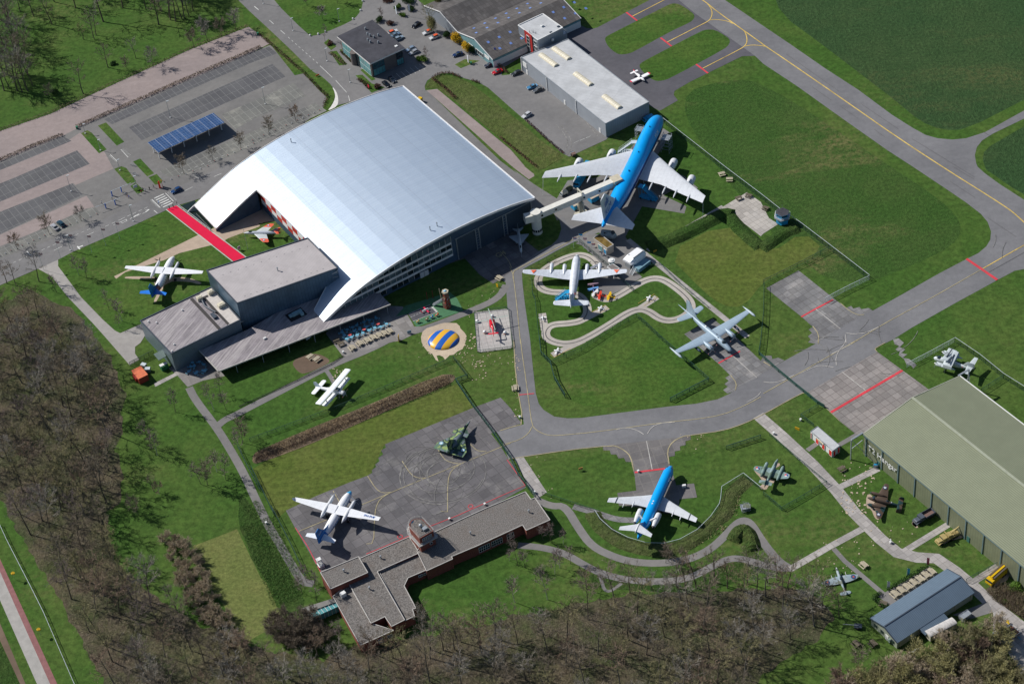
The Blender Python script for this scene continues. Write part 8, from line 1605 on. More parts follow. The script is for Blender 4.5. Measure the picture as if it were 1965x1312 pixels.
x,y=G(*e7(475,735)[0]);r=thing('yellow_compactor','cluster of bright yellow machine parts at the trailer end','machine',(x,y,0),.5);MB().box(.2,0,.2,1.1,.9,1.0).build('body',paint('machine_yellow',(0,0,0)),r);MB().tube((-.7,-.5,.45),(-.7,.5,.45),.45,.45,12).build('drum',paint('machine_yellow',(0,0,0)),r);MB().box(.9,.6,.3,.7,.6,.8).build('engine_cover',paint('machine_yellow',(0,0,0)),r)
x,y=G(*e7(335,860)[0]);r=thing('lifting_arm','blue steel lifting arm leaning beside the bushes','machine',(x,y,0),R_(-110));MB().beam((-1.5,0,.8),(1.8,0,1.6),.35,.35).build('arm',paint('arm_blue',(.03,.13,.32),.5),r);MB().beam((1.8,0,1.6),(4.6,0,.3),.12,.12).build('strut',M_steel,r)
x,y=G(*d8(370,940)[0],1.2);r=thing('orange_container','orange roofed container at the edge of the western wood','container',(x,y,0),GA-R_(90));MB().box(0,0,0,5.2,3.4,2.5).build('body',paint('container_red',(.38,.05,.03),.6,dirt=.2),r);MB().box(0,0,2.52,5.4,3.6,.12).build('roof',paint('container_orange',(.62,.15,.06),.6,var=.15,dirt=.25),r);MB().box(-.4,-1.9,0,2.4,.5,1.4).build('side_step',M_red,r)
for lb,q,a,lid in(('pale waste container in the walled yard, upper',d8(435,790)[0],R_(-30),M_fp),('pale waste container in the walled yard, lower',d8(508,865)[0],R_(-5),M_fp),('white and green site hut in the walled yard',d8(805,815)[0],GA,M_white)):x,y=G(*q);r=thing('waste_container' if lid is M_fp else 'site_hut',lb,'container' if lid is M_fp else 'hut',(x,y,0),a);s_=1 if lid is M_fp else 1.5;MB().box(0,0,.1,1.7*s_,1.3*s_,1.2*s_).build('body',M_steel if lid is M_fp else paint('hut_green',(.02,.14,.05),.6),r);MB().box(0,.1,1.32*s_-.02,1.8*s_,(1.35 if s_==1 else .8)*s_,.12).build('lid',lid,r)
for lb,q,w_ in(('small metal cage box on the grass by the curved path',D3(1815,20)[0],2.6),):scaffold(lb,q,w_,2.2,1.5,.1)
x,y=G(*D3(1825,15)[0]);r=thing('radar_mesh','curved pale radar mesh standing on its cart near the curved path','radar',(x,y,0),R_(70));MB().loft([[(.6*math.sin(a),1.5*math.sin(a*1.0),1.7+1.2*math.cos(a)+k)for a in[-1.2+.3*j for j in range(9)]]for k in(0,.08)],cap=False).build('mesh_dish',M_fp,r);MB().box(0,0,0,1.6,2.2,1.5).build('cart',paint('radar_green',(.13,.15,.1),.7),r)
for k,(q,lb)in enumerate(((C3(1360,1098)[0],'small white info desk at the blue twin jet stand'),(C4(830,945)[0],'white ticket desk with blue screen at the olive hangar door'))):x,y=G(*q);r=thing('info_desk',lb,'desk',(x,y,0),0);MB().box(0,0,0,1.1,.6,1.0).build('desk_body',M_white,r);MB().box(0,0,1.0,1.2,.7,.08).build('desk_top',M_white if k==0 else M_lb,r)
q=D4(700,895)[0];x,y=G(*q);r=thing('dark_anti_aircraft_gun','dark field gun with long barrel in the tree shade by the shed','gun',(x,y,0),R_(165));MB().box(0,0,.4,2.2,1.5,.6).build('carriage',M_dk,r);MB().tube((0,0,1.1),(4.2,.3,1.5),.11,.08,8).build('barrel',M_steel,r)
for s in(-1,1):MB().tube((0,s*.7,.45),(0,s*.95,.45),.45,.45,12).build('wheel',M_black,r)
x,y=G(*D4(945,1000)[0]);r=thing('aero_engine','pale green aero engine on a stand at the shed corner','engine',(x,y,0),.4);MB().tube((-.9,0,1.1),(.9,0,1.1),.6,.5,14).build('engine_block',paint('engine_pale',(.28,.36,.33),.4,.4),r);m_=MB()
for k in range(7):a=k*.9;m_.tube((0,.55*math.cos(a),1.1+.55*math.sin(a)),(0,.95*math.cos(a),1.1+.95*math.sin(a)),.2,.18,8)
m_.each('cylinder',M_steel,r);MB().box(0,0,0,1.4,.9,.6).build('stand',M_dk,r)
x,y=G(*D4(1130,1062)[0]);o=MB().box(0,0,0,4.6,.5,.5,GA).box(-1.5,-1.2,0,1.6,.5,.4,GA).build('white_blocks',M_white);o.location=(x,y,0);tag(o,'white concrete blocks on the grass below the shed','blocks')
for lb,p0,p1,posts in(('height bar on blue posts nearest the kerb',e1(432,700)[0],e1(740,585)[0],(.38,.77)),('height bar on blue posts nearest the grass islands',e1(615,505)[0],e1(880,395)[0],(.05,.5))):
    A,B=G(*p0),G(*p1);r=thing('height_barrier',lb,'barrier',(A[0],A[1],0),math.atan2(B[1]-A[1],B[0]-A[0]));L_=math.hypot(B[0]-A[0],B[1]-A[1]);MB().beam((0,0,2.3),(L_,0,2.3),.1,.1).build('bar',M_fp,r);m_=MB()
    for t in posts:m_.box(L_*t,0,0,.35,.35,2.3)
    m_.each('post',paint('post_blue_bright',(.02,.13,.5),.4),r)
for lb,q,a in(('bicycle rack on the footpath between the islands, upper',e1(895,120)[0],R_(-35)),('bicycle rack on the footpath between the islands, lower',e1(925,235)[0],R_(-35))):
    x,y=G(*q);r=thing('bicycle_rack',lb,'rack',(x,y,0),a);m_=MB()
    for k in range(6):m_.beam((k*.45-1.1,-.4,0),(k*.45-1.1,-.4,.7),.05,.05).beam((k*.45-1.1,-.4,.7),(k*.45-1.1,.4,.7),.05,.05)
    m_.build('hoops',M_steel,r);MB().beam((-1.4,0,.05),(1.4,0,.05),.1,.08).build('base_rail',M_dk,r)
# ------------------------------------------------------------------ people
def person_mesh(pose):
    ph={'stand':((.10,0),(-.10,0)),'walk':((.10,.28),(-.10,-.28))}[pose]
    V=[(0,0,.95),(0,0,1.15),(0,0,1.38),(0,0,1.47),(0,.01,1.56),(0,.01,1.70)];E_=[(0,1),(1,2),(2,3),(3,4),(4,5)];Rr=[.15,.13,.15,.055,.095,.08]
    for s,(lx,ly)in((1,ph[0]),(-1,ph[1])):
        i=len(V);V+=[(s*.10,0,.90),(s*.11,ly*.55,.50),(s*.11,ly,.09),(s*.12,ly+.14,.04)];E_+=[(0,i),(i,i+1),(i+1,i+2),(i+2,i+3)];Rr+=[.10,.07,.045,.04]
        i=len(V);V+=[(s*.19,0,1.40),(s*.25,-ly*.4,1.12),(s*.25,-ly*.6+.08,.88),(s*.25,-ly*.6+.12,.78)];E_+=[(2,i),(i,i+1),(i+1,i+2),(i+2,i+3)];Rr+=[.062,.045,.034,.03]
    me=bpy.data.meshes.new('p');me.from_pydata(V,E_,[]);o=bpy.data.objects.new('p',me);C.objects.link(o);sk=o.modifiers.new('s','SKIN');sd=o.modifiers.new('d','SUBSURF');sd.levels=1
    for k,v in enumerate(me.skin_vertices[0].data):v.radius=(Rr[k],Rr[k]*.85)
    me.skin_vertices[0].data[0].use_root=True
    dg=bpy.context.evaluated_depsgraph_get();m2=bpy.data.meshes.new_from_object(o.evaluated_get(dg));bpy.data.objects.remove(o);return m2
PM={k:person_mesh(k)for k in('stand','walk')}
M_skin=paint('skin',(.45,.27,.19),.6,var=.05)
def person(lb,q,yaw,top,legs,hair=(.05,.03,.02),pose='stand',sc=1.0):
    x,y=G(*q);me=PM[pose].copy();tm=paint('top_%02d%02d%02d'%tuple(int(v*99)for v in top),top,.85);lm=paint('legs_%02d%02d%02d'%tuple(int(v*99)for v in legs),legs,.9);me.materials.clear();[me.materials.append(m_)for m_ in(tm,lm,M_skin,M_black)]
    for p_ in me.polygons:
        c_=p_.center;p_.material_index=3 if c_.z<.09 else 1 if c_.z<.93 and abs(c_.x)<.2 else 2 if c_.z>1.46 or(abs(c_.x)>.2 and c_.z<.84)else 0
    me.polygons.foreach_set('use_smooth',[True]*len(me.polygons));o=bpy.data.objects.new('person',me);C.objects.link(o);o.location=(x,y,0);o.rotation_euler=(0,0,yaw);o.scale=(sc,)*3;tag(o,lb,'person')
    h_=MB().ball(0,-.015,1.68,.105,8,5,0,1.0).build('hair',paint('hair_%02d'%int(hair[0]*99),hair,.8),o,True);return o
for a in(('person in a white coat walking left of the blue height bars',e1(498,600)[0],1.2,(.7,.7,.68),(.05,.06,.1),(.3,.2,.1),'walk'),('person in white between the two height bars',e1(628,545)[0],.6,(.72,.72,.72),(.1,.1,.12),(.06,.04,.03),'walk'),('person in pale grey beside the middle blue post',e1(678,560)[0],2.2,(.55,.55,.52),(.04,.05,.06),(.05,.03,.02),'stand'),('person in a cream jacket at the head of the group by the island',e1(772,478)[0],-.6,(.68,.66,.58),(.05,.07,.12),(.35,.25,.12),'walk'),('person in white and dark blue in the middle of the group',e1(796,492)[0],-.7,(.6,.62,.66),(.02,.03,.09),(.04,.03,.02),'walk'),('person in dark clothes with a red bag in the group',e1(820,512)[0],-.8,(.06,.06,.08),(.35,.04,.05),(.05,.03,.02),'walk'),('person in blue at the tail of the group',e1(842,532)[0],-.9,(.05,.12,.4),(.03,.04,.1),(.1,.06,.03),'walk'),
    ('person in dark grey on the footpath near the island',e1(1020,440)[0],.4,(.09,.1,.12),(.04,.04,.05),(.05,.03,.02),'stand'),('person in a white jacket on the footpath',e1(1045,448)[0],.4,(.7,.7,.7),(.05,.05,.07),(.4,.3,.2),'stand'),('person in a red top by the island corner',e1(1000,465)[0],1.0,(.5,.05,.05),(.05,.05,.08),(.05,.03,.02),'stand'),('child in pale clothes at the kerb by the crossing',e1(955,490)[0],.3,(.62,.6,.6),(.1,.1,.12),(.3,.2,.1),'walk',.75),('person in black near the red gate signs, left',e1(1100,425)[0],2.6,(.03,.03,.03),(.03,.03,.04),(.04,.03,.02),'stand'),('person in black near the red gate signs, right',e1(1150,400)[0],2.0,(.03,.03,.03),(.03,.03,.04),(.04,.03,.02),'walk'),
    ('person in light blue on the zebra crossing',e1(1215,600)[0],-.8,(.2,.4,.75),(.2,.3,.5),(.1,.07,.04),'walk'),('person in black at the start of the red carpet, left',e1(1350,665)[0],2.4,(.03,.03,.03),(.03,.03,.03),(.04,.03,.02),'stand'),('person in black at the start of the red carpet, right',e1(1398,645)[0],2.4,(.03,.03,.03),(.03,.03,.03),(.04,.03,.02),'stand'),('person in dark clothes by the pond rail',e1(1445,612)[0],2.0,(.04,.04,.05),(.03,.03,.04),(.05,.03,.02),'stand'),
    ('person in white on the terrace path corner',C1(1605,285)[0],.5,(.7,.7,.7),(.1,.1,.14),(.3,.2,.1),'walk'),('person in blue beside the kart yard fence',B3(753,655)[0],.2,(.1,.12,.3),(.03,.03,.05),(.05,.03,.02),'stand'),('person in pale blue by the olive hangar ticket desk',C4(815,955)[0],.7,(.25,.45,.6),(.1,.12,.2),(.2,.13,.08),'stand'),('person in white on the slab walk near the army lorry',D4(942,262)[0],1.9,(.65,.68,.72),(.2,.3,.4),(.1,.06,.04),'walk'),('person in dark clothes behind the office tower railing',A3(440,165)[0],.2,(.05,.06,.12),(.04,.04,.05),(.05,.03,.02),'stand'),('person beside the jumbo stairs in white',c6(1245,915)[0],.2,(.7,.7,.7),(.1,.1,.12),(.05,.03,.02),'stand'),('person in pink on the kart yard paving',B3(770,660)[0],1.2,(.5,.15,.2),(.05,.06,.1),(.25,.17,.1),'walk')):person(*a)
# ------------------------------------------------------------------ bare spring trees
def barkmat(name,a,b):return leafmat(name,a,b,.95)
BK=[barkmat('bark_grey',(.20,.18,.15),(.11,.095,.08)),barkmat('bark_brown',(.15,.125,.095),(.075,.06,.047)),barkmat('bark_birch',(.50,.48,.45),(.26,.23,.21))]
TW=[barkmat('twigs_brown',(.235,.195,.145),(.14,.115,.085)),barkmat('twigs_grey',(.31,.285,.24),(.19,.17,.145)),barkmat('twigs_olive',(.27,.245,.125),(.165,.15,.08)),barkmat('twigs_rust',(.27,.195,.14),(.165,.118,.085)),barkmat('twigs_purple',(.245,.195,.175),(.145,.115,.10)),barkmat('twigs_straw',(.46,.38,.27),(.30,.245,.17)),barkmat('twigs_bud',(.36,.34,.15),(.25,.225,.11))]
def tree_mesh(seed,H,Rc,n1=11,n2=6,n3=6,n4=6,tr=.2,base=.3,up=.8,tw=.045,fork=1):
    rng=random.Random(seed);T_,K=MB(),MB()
    def limb(mb,p,d,L,r,n,sides,bend=.12):
        pts=[p];q=p.copy();d=d.copy()
        for k in range(n):d=(d+Vector((rng.gauss(0,bend),rng.gauss(0,bend),rng.gauss(0,bend)*.6+.03))).normalized();q=q+d*(L/n);pts.append(q.copy())
        for k in range(n):mb.tube(pts[k],pts[k+1],r*(1-.75*k/n),r*(1-.75*(k+1)/n),sides,0,False)
        return pts
    def tri(p,d,L,w_):
        e=d.orthogonal().normalized();e.rotate(Matrix.Rotation(rng.random()*6.28,3,d));q=p+d*L;i=len(K.v);K.v+=[tuple(p-e*w_),tuple(p+e*w_),tuple(q)];K.f.append((i,i+1,i+2));K.mi.append(0)
    def rd(d,s):return(d+Vector((rng.gauss(0,s),rng.gauss(0,s),rng.gauss(0,s*.7)+.12))).normalized()
    for st in range(fork):
        lean=Vector((rng.gauss(0,.05),rng.gauss(0,.05),1))if fork==1 else Vector((math.cos(st*2.4)*.22,math.sin(st*2.4)*.22,1));tp=limb(T_,Vector((0,0,-.1)),lean.normalized(),H*.86,tr/(fork**.4),6,7,.045)
        for i in range(n1):
            t=base+(1-base)*(i+rng.random())/n1;k=min(5,int(t*6));f=t*6-k;p=tp[k].lerp(tp[k+1],min(1,f));a=i*2.4+rng.random();sp=Rc*(1.05-.72*abs(t-.5)**1.1*1.1)*rng.uniform(.75,1.1);z=up*rng.uniform(.7,1.3)*(.6+.9*t)
            d=Vector((math.cos(a),math.sin(a),z)).normalized();L1=min(sp*1.25,(H-p.z)*1.1+1.2);lp_=limb(T_ if i%2==0 else K,p,d,L1,tr*.36*(1.15-t*.7),4,4,.14)
            for j in range(n2):
                s=.25+.75*(j+rng.random())/n2;kk=min(3,int(s*4));b=lp_[kk].lerp(lp_[kk+1],min(1,s*4-kk));d2=rd(d,.55);L2=L1*rng.uniform(.28,.5);l2=[b,b+d2*L2*.5,b+(d2+Vector((0,0,.12))).normalized()*L2]
                for u_ in(0,1):K.tube(l2[u_],l2[u_+1],.06-.02*u_,.04-.015*u_,3,0,False)
                for m_ in range(n3):
                    v_=rng.random();c0=l2[0].lerp(l2[2],.15+.85*v_);d3=rd(d2,.6);L3=L2*rng.uniform(.3,.6)+.3;tri(c0,d3,L3,tw)
                    for _ in range(n4):tri(c0+d3*L3*rng.uniform(.2,.95),rd(d3,.6),rng.uniform(.35,.95),tw*.8)
    return T_,K
TV={}
SPEC={'wood':[(101,19,4.5,12,5,6,4),(102,21,5.0,13,5,6,3),(103,17,4.2,11,5,6,4),(104,18,4.8,12,5,6,4),(105,20,4.0,13,5,5,4),(106,16,4.7,12,5,6,4)],
        'open':[(201,17,4.0,9,5,4,4),(202,19,4.4,10,5,4,4),(203,14,3.4,9,5,4,4)],'young':[(301,8,2.4,10,5,5,4),(302,6.5,2.0,9,5,4,4)],
        'birch':[(401,9,1.5,12,4,4,3),(402,11,1.8,12,4,4,3)],'thicket':[(501,5.5,3.4,9,6,6,7),(502,4.6,3.0,9,6,6,7),(503,6.5,3.6,9,6,6,7)]}
def variant(kind,k):
    if(kind,k)not in TV:
        s_=SPEC[kind][k];kw=dict(tr=.25 if kind in('wood','open')else .10,base=.42 if kind=='wood' else .32,tw=.047)
        if kind=='thicket':kw.update(fork=5,base=.05,tr=.08,tw=.05);s_=s_[:3]+(5,)+s_[4:]
        if kind=='birch':kw.update(up=1.1,tw=.03,tr=.09)
        a,b=tree_mesh(*s_,**kw);TV[kind,k]=(a,b,{})
    return TV[kind,k]
def tree(lb,xy_,kind,k,bark,twig,sc,rz,group=None,name='bare_tree',cat='tree'):
    a,b,cache=variant(kind,k)
    if(bark,twig)not in cache:cache[bark,twig]=(a.mesh('trunk',BK[bark]),b.mesh('crown',TW[twig]))
    if name=='bare_tree' and kind in('birch','young'):name={'birch':'birch_tree','young':'young_tree'}[kind]
    ta,tb=cache[bark,twig];r=thing(name,lb,cat,(xy_[0],xy_[1],0),rz,group);r.scale=(sc,sc,sc*random.uniform(.9,1.08))
    for nm,me in(('trunk',ta),('crown',tb)):o=bpy.data.objects.new(nm,me);C.objects.link(o);o.parent=r
    return r
def inside(p,poly):
    c_=False;n=len(poly)
    for i in range(n):
        (x1,y1),(x2,y2)=poly[i],poly[(i+1)%n]
        if(y1>p[1])!=(y2>p[1])and p[0]<(x2-x1)*(p[1]-y1)/(y2-y1)+x1:c_=not c_
    return c_
def scatter(poly,d,seed,tries=9000):
    rng=random.Random(seed);P=W_(poly);x0,x1=min(p[0]for p in P),max(p[0]for p in P);y0,y1=min(p[1]for p in P),max(p[1]for p in P);out=[]
    for _ in range(tries):
        p=(rng.uniform(x0,x1),rng.uniform(y0,y1));dd=d*rng.uniform(.8,1.3)
        if inside(p,P)and all((p[0]-q[0])**2+(p[1]-q[1])**2>dd*dd for q in out):out.append(p)
    return out
random.seed(77)
TN=['brown','grey','olive tinged','rusty','purplish brown','straw coloured','budding olive']
def PX(x,y):
    v=Vector((x,y+YC,-HC));q=v.dot(FW);return 982.5+F0*v.dot(RT)/q,656-F0*v.dot(UP)/q
def zone(p,w):
    x,y=PX(*p)
    if w=='w':return 'at the north tip of the western wood' if y<700 else('of the western wood nearest the cycle road' if x<40+(y-980)*.55 else 'of the western wood facing the birch lawn' if x>165 and y<1100 else 'in the upper middle of the western wood' if y<900 else 'in the lower middle of the western wood' if y<1120 else 'in the south corner of the western wood')
    return('in the first southern wood row, ' if y<1190 else 'in the mid southern wood, ' if y<1270 else 'at the southern wood bottom, ')+('left of the terminal lawn' if x<800 else 'below the terminal lawn' if x<1050 else 'below the blue twin jet' if x<1330 else 'towards the shed')
WW=[(-60,640),(10,600),(70,600),(130,640),(190,700),(222,760),(215,850),(232,930),(198,1010),(222,1080),(262,1130),(330,1180),(400,1225),(480,1262),(560,1300),(560,1400),(260,1400),(215,1312),(150,1190),(80,1070),(20,970),(-60,900)]
n_=0
for k,p in enumerate(scatter(WW,6.5,3)):
    tt=random.choice((0,0,1,2,3,4,2));tree('bare %s tree %s'%(TN[tt],zone(p,'w')),p,'wood',k%6,random.choice((0,1,1)),tt,random.uniform(.66,1.0),random.random()*6.28,'trees of the western wood');n_+=1
SW=[(600,1350),(560,1290),(640,1275),(700,1285),(860,1235),(1000,1215),(1080,1205),(1180,1155),(1300,1140),(1420,1140),(1500,1138),(1560,1150),(1592,1185),(1550,1230),(1490,1262),(1440,1330),(1440,1420),(600,1420)]
for k,p in enumerate(scatter(SW,7.4,4)):
    tt=random.choice((1,0,2,1,0,2,3));tree('bare %s tree %s'%(TN[tt],zone(p,'s')),p,'wood',(k*5)%6,random.choice((0,1,0)),tt,random.uniform(.68,1.02),random.random()*6.28,'trees of the southern wood');n_+=1
print('wood trees',n_)
TH1=[(1660,1300),(1740,1275),(1800,1262),(1830,1240),(1870,1225),(1920,1215),(1930,1260),(1960,1330),(1960,1400),(1640,1400),(1600,1330)]
for k,p in enumerate(scatter(TH1,4.4,5)):
    tt=random.choice((6,6,2,5,3));tree('low bushy %s thicket %s the lower right corner'%(TN[tt],'at the upper edge of' if PX(*p)[1]<1262 else 'on the left side of' if PX(*p)[0]<1760 else 'in'),p,'thicket',k%3,1,tt,random.uniform(.8,1.15),random.random()*6.28,'thickets of the lower right corner','thicket','thicket')
for k,p in enumerate(scatter(D1(1225,260,1300,220,1400,300,1460,400,1560,560,1650,760,1760,930,1840,1050,1700,1060,1480,860,1380,680,1310,500,1240,360),3.3,6)):tree('pale straw coloured bush %s the clump beside the dry meadow'%('at the top of' if PX(*p)[1]<1075 else 'in the upper middle of' if PX(*p)[1]<1130 else 'in the lower middle of' if PX(*p)[1]<1180 else 'at the foot of'),p,'thicket',k%3,0,5,random.uniform(.42,.6),random.random()*6.28,'bushes beside the dry meadow','thicket','thicket')
for k,p in enumerate(scatter(D2(180,880,420,860,540,920,560,1010,420,1060,200,1010),4,8)):tree('brown bush at the wood edge left of the terminal',p,'thicket',k%3,1,0,random.uniform(.6,.9),random.random()*6.28,'bushes at the wood edge','thicket','thicket')
NW=[(30,672,'open',1,1,'leftmost of the tall trees at the edge of the gravel track'),(128,674,'open',.95,1,'tall tree in the cluster left of the evergreen, left stem'),(165,680,'open',.95,0,'slim tall tree in the middle of the left cluster'),(207,677,'open',1.1,1,'broad tall tree on the right of the left cluster'),(385,182,'open',.8,0,'tall tree near the round evergreen'),(620,296,'open',.5,2,'small curved tree in the meadow centre'),(697,292,'open',.62,0,'left tree of a meadow pair'),(712,262,'open',.6,1,'right tree of a meadow pair'),
    (800,500,'open',.72,0,'slender tree above the gravel track with a small evergreen'),(1005,432,'open',.5,1,'leaning small tree in the meadow'),(950,532,'young',.7,0,'low tree at the scrub edge'),(1135,497,'young',1.15,1,'round crowned tree by the scrub hedge'),(618,697,'open',.78,0,'tall dark tree at the scrub hedge bend'),(765,162,'open',1.15,1,'tallest dark tree in the upper meadow'),(1175,185,'open',1.1,0,'tall tree in the group near the top, left'),(1262,150,'wood',.8,1,'dense tree of the top group, left'),(1300,160,'wood',.9,0,'dense tree of the top group, middle'),(1345,140,'wood',.8,1,'dense tree of the top group, right'),(1400,120,'wood',.7,1,'brown tree right of the top group'),
    (1438,357,'young',1.2,0,'first tree of the row along the scrub hedge'),(1542,312,'young',1.2,1,'second tree of the row along the scrub hedge'),(1640,267,'young',1.2,0,'third tree of the row along the scrub hedge'),(1742,217,'young',1.1,1,'last tree of the row along the scrub hedge'),(60,180,'open',1.0,0,'tall tree in the upper left corner'),(150,90,'wood',.8,1,'brown tree at the upper left'),(20,330,'open',1.0,1,'tall tree at the left frame edge'),(250,120,'open',.8,0,'thin tree between the corner and the evergreen'),(110,300,'wood',.8,0,'dense tree in the left meadow'),(0,500,'wood',.9,0,'dense tree on the left edge above the cluster'),(60,560,'wood',.8,4,'dense brown tree behind the left cluster'),(150,545,'wood',.75,0,'brown tree behind the left cluster, right'),(910,60,'open',.9,1,'tree at the top edge left of the dense group'),(1080,60,'open',.9,0,'tree at the top edge near the dense group'),(560,60,'open',.9,1,'tree at the top edge above the evergreen'),(385,740,'young',.8,0,'low tree in the shade by the track'),(-90,620,'wood',1,0,'dense tree beyond the left frame edge'),(840,-60,'wood',1,1,'dense tree at the very top'),(1200,-60,'wood',1,0,'brown tree at the very top of the meadow')]
for k,(x,y,kd,sc,tw_,lb)in enumerate(NW):tree(lb,G(*A1(x,y)[0]),kd,k%len(SPEC[kd]),1,tw_,sc*(1.25 if kd !='young' else 1.1),k*1.3)
for k,p in enumerate(scatter(A1(-100,100,60,150,210,420,250,640,120,670,-100,660),8.5,21)+scatter(A1(1130,-120,1480,-120,1480,60,1400,140,1200,150),6.5,22)+scatter(A1(-100,-150,1100,-150,900,20,500,20,200,60,-100,80),10,23)):tree('bare brown tree in the loose groups of the north west meadow',p,'wood',k%6,1,random.choice((0,1,4)),random.uniform(.8,1.05),k*2.1,'loose tree groups of the north west meadow')
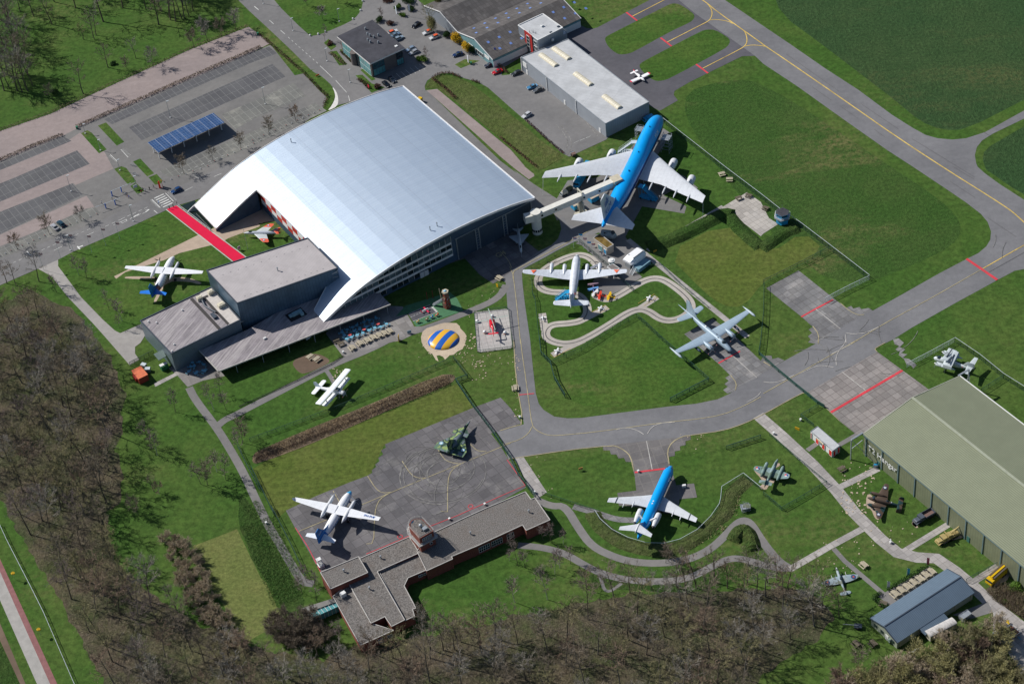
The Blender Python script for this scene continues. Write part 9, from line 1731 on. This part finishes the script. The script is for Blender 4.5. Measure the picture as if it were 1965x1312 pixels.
OT=[(A1,1365,1290,'young',1.0,'street tree in front of the solar car port, left'),(A1,1577,1192,'young',.95,'street tree in front of the solar car port, middle'),(A1,1783,1097,'young',.95,'street tree in front of the solar car port, right'),(B1,130,612,'young',1.1,'leftmost street tree by the lower car park'),(B1,372,505,'young',1.15,'street tree beside the two kerb side cars'),(B1,602,402,'young',1.05,'street tree at the rounded car park corner'),(A2,140,1002,'young',1.1,'street tree left of the arched roof, lower'),(A2,342,907,'young',1.1,'street tree left of the arched roof, upper'),(A2,425,48,'young',.9,'tree near the top edge of the top lawn'),(A2,537,147,'young',1.0,'middle tree of the top lawn'),(A2,645,26,'young',.9,'right tree of the top lawn'),
    (B1,52,865,'open',.72,'tall tree at the corner of the side road, left'),(B1,112,860,'open',.62,'tall tree at the corner of the side road, middle'),(B1,290,850,'open',.8,'tall tree at the corner of the side road, right'),(B1,420,930,'birch',1,'birch at the wood edge beside the side road'),(B1,585,805,'birch',1.0,'birch on the west lawn near the flagpoles, left'),(B1,642,822,'birch',1.1,'birch on the west lawn near the flagpoles, right'),(B1,810,1062,'birch',.9,'birch left of the turboprop tail'),(B1,905,1143,'birch',1.25,'bushy birch below the turboprop tail'),(B1,885,1195,'birch',.6,'little birch at the lawn corner'),
    (C1,1300,542,'birch',1.1,'birch left of the curving footpath'),(C1,1585,532,'birch',1.1,'left birch between path and side terrace'),(C1,1675,527,'birch',1.05,'right birch between path and side terrace'),(C1,1632,410,'birch',.9,'thin birch beside the side terrace'),(C1,1165,862,'birch',1.2,'birch at the wood shadow edge, upper'),(C1,1120,790,'birch',1.1,'birch at the wood shadow edge near the container'),(C1,1140,1130,'open',.55,'broad tree at the wood edge below the birches'),(C1,1180,1152,'young',.8,'small tree at the wood edge below the birches'),(C1,1535,1080,'young',1.2,'broad tree left of the curving path'),(C1,1487,1075,'birch',1,'birch left of the broad path tree'),(C1,1607,985,'birch',1.2,'birch above the broad path tree'),(C1,1672,1045,'birch',1.1,'birch right of the broad path tree'),(C1,1795,770,'young',1.15,'tree where the two footpaths meet'),(C1,1790,840,'birch',1.0,'birch by the ditch fence'),(C1,1025,1305,'young',1.0,'tree on the lower edge of the west lawn'),
    (D2,495,700,'birch',1.1,'birch left of the terminal walkway, right'),(D2,420,560,'birch',1.0,'birch at the end of the footpath by the terminal'),(D2,385,640,'birch',.9,'birch left of the terminal walkway, left'),(D2,660,1020,'birch',1.2,'birch on the small lawn below the terminal'),(D2,505,1105,'open',.7,'tree on the small lawn left of the terminal end'),(D3,318,248,'birch',.8,'russet birch at the terminal corner, left'),(D3,372,252,'birch',.8,'russet birch at the terminal corner, right'),(D3,467,275,'birch',.7,'small birch right of the terminal corner'),(D3,130,437,'birch',.9,'birch on the south lawn beside the terminal, left'),(D3,185,452,'birch',.9,'birch on the south lawn beside the terminal, right'),(D3,405,497,'birch',1.1,'white stemmed birch in the middle of the south lawn'),(D3,440,452,'birch',.9,'thin birch behind the white stemmed birch'),(D3,350,687,'birch',1.3,'white branching birch on the south lawn'),(D3,105,705,'birch',1.3,'tall birch on the south lawn near the wood'),(D3,75,300,'birch',.6,'tiny birch in the terminal shadow'),(D3,520,420,'birch',.9,'birch beside the lower footpath'),
    (D3,640,610,'open',.6,'tree at the top of the southern wood, left'),(D3,960,640,'open',.8,'leaning tree in front of the little path'),(D3,1120,610,'open',.62,'bushy tree between the two paths'),(D3,1225,415,'young',.9,'small dark tree behind the blue twin jet tail'),(D3,1450,600,'open',.85,'tall tree over the lower footpath, left'),(D3,1588,562,'open',1.0,'tallest lone tree by the lower footpath'),(D3,1310,600,'open',.8,'slim tree over the lower footpath'),(D3,1380,640,'open',.9,'tree over the lower footpath, middle'),(D3,1680,600,'open',.8,'tree right of the tallest path tree'),(D3,1830,570,'open',.85,'tree over the lower footpath, right'),(D3,1900,640,'open',.8,'tree at the bend of the lower footpath'),(D4,30,560,'open',.8,'tree left of the propeller fighter, far'),(D4,95,540,'open',.7,'tree left of the propeller fighter, near path'),(D4,180,600,'open',.8,'tree left of the propeller fighter, middle'),(D4,330,700,'open',.8,'brown tree below the propeller fighter'),(D4,430,780,'wood',.7,'dense tree below the propeller fighter'),(D4,560,820,'wood',.6,'dense tree at the shed corner shade'),(D4,700,1180,'young',1.0,'olive bush tree below the shed'),
    (D1,1310,775,'birch',1.2,'dark stemmed tree at the wood point by the pale bushes'),(D2,930,1095,'open',.8,'tree in front of the terminal end, left'),(D2,1060,1120,'open',.7,'tree in front of the terminal end, right'),(D2,1290,860,'open',.6,'tree against the terminal east corner'),(D2,1340,1060,'open',.9,'tall tree right of the terminal end'),(D2,1430,1060,'open',.85,'tall tree on the lawn edge right of the terminal'),(D2,1560,1000,'open',.8,'slim tree on the lawn edge, left'),(D2,1710,1050,'open',.85,'slim tree on the lawn edge, middle'),(D2,1860,1020,'open',.8,'slim tree on the lawn edge, right'),(D2,1920,400,'birch',.6,'little birch in the terminal wall shade'),(e2,155,520,'birch',.75,'upright bare tree at the road bend by the office'),(e2,880,265,'birch',.8,'upright bare tree behind the office'),(e2,1450,780,'birch',.7,'bare tree at the end of the round hedge')]
for k,(fn,x,y,kd,sc,lb)in enumerate(OT):tree(lb,G(*fn(x,y)[0]),kd,k%len(SPEC[kd]),2 if 'white' in lb or 'birch' in lb and k%3==0 else 1,(4 if kd=='birch' else(0,1,0,3)[k%4]),sc,k*1.7)
x,y=G(*e2(1500,400)[0]);r=tree('large budding olive willow beside the workshop',(x,y),'wood',1,1,2,.62,1.0,None,'willow_tree');MBl=shrub_mesh(5,4.2,8.5,6500,L_ol,.2);o=MBl.build('foliage',L_ol,r);o.location=(0,0,2.2)
x,y=G(*e2(1600,130)[0]);r=tree('second olive willow behind the first',(x,y),'wood',3,1,2,.6,2.0,None,'willow_tree');o=shrub_mesh(6,3.8,8,5000,L_ol,.2).build('foliage',L_ol,r);o.location=(0,0,2.2)
rng=random.Random(8);m_=MB()
for poly,n_,mk in((WW,14000,(0,0,1,2)),(SW,9000,(0,1,2,2)),([(p[0],p[1])for p in TH1],5000,(1,2,3)),(D4(1640,620,1760,570,1929,640,2000,900,1860,790,1700,690),3500,(2,3,0))):
    P=W_(poly);x0,x1=min(p[0]for p in P),max(p[0]for p in P);y0,y1=min(p[1]for p in P),max(p[1]for p in P);c_=0;cl=[(rng.uniform(x0,x1),rng.uniform(y0,y1),rng.uniform(1,2.8))for _ in range(900)]
    while c_<n_:
        q=rng.choice(cl);x,y=q[0]+rng.gauss(0,q[2]),q[1]+rng.gauss(0,q[2])
        if not inside((x,y),P):c_+=.2;continue
        h_=rng.uniform(.3,2.4);a=rng.random()*6.28;i=len(m_.v);lx,ly=rng.gauss(0,.6),rng.gauss(0,.6);m_.v+=[(x-.05*math.cos(a),y-.05*math.sin(a),0),(x+.05*math.cos(a),y+.05*math.sin(a),0),(x+lx,y+ly,h_)];m_.f.append((i,i+1,i+2));m_.mi.append(rng.choice(mk));c_+=1
o=m_.build('undergrowth',[TW[0],TW[1],TW[3],TW[2]]);tag(o,'tangled brown brushwood on the floor of the woods','undergrowth',kind='stuff')
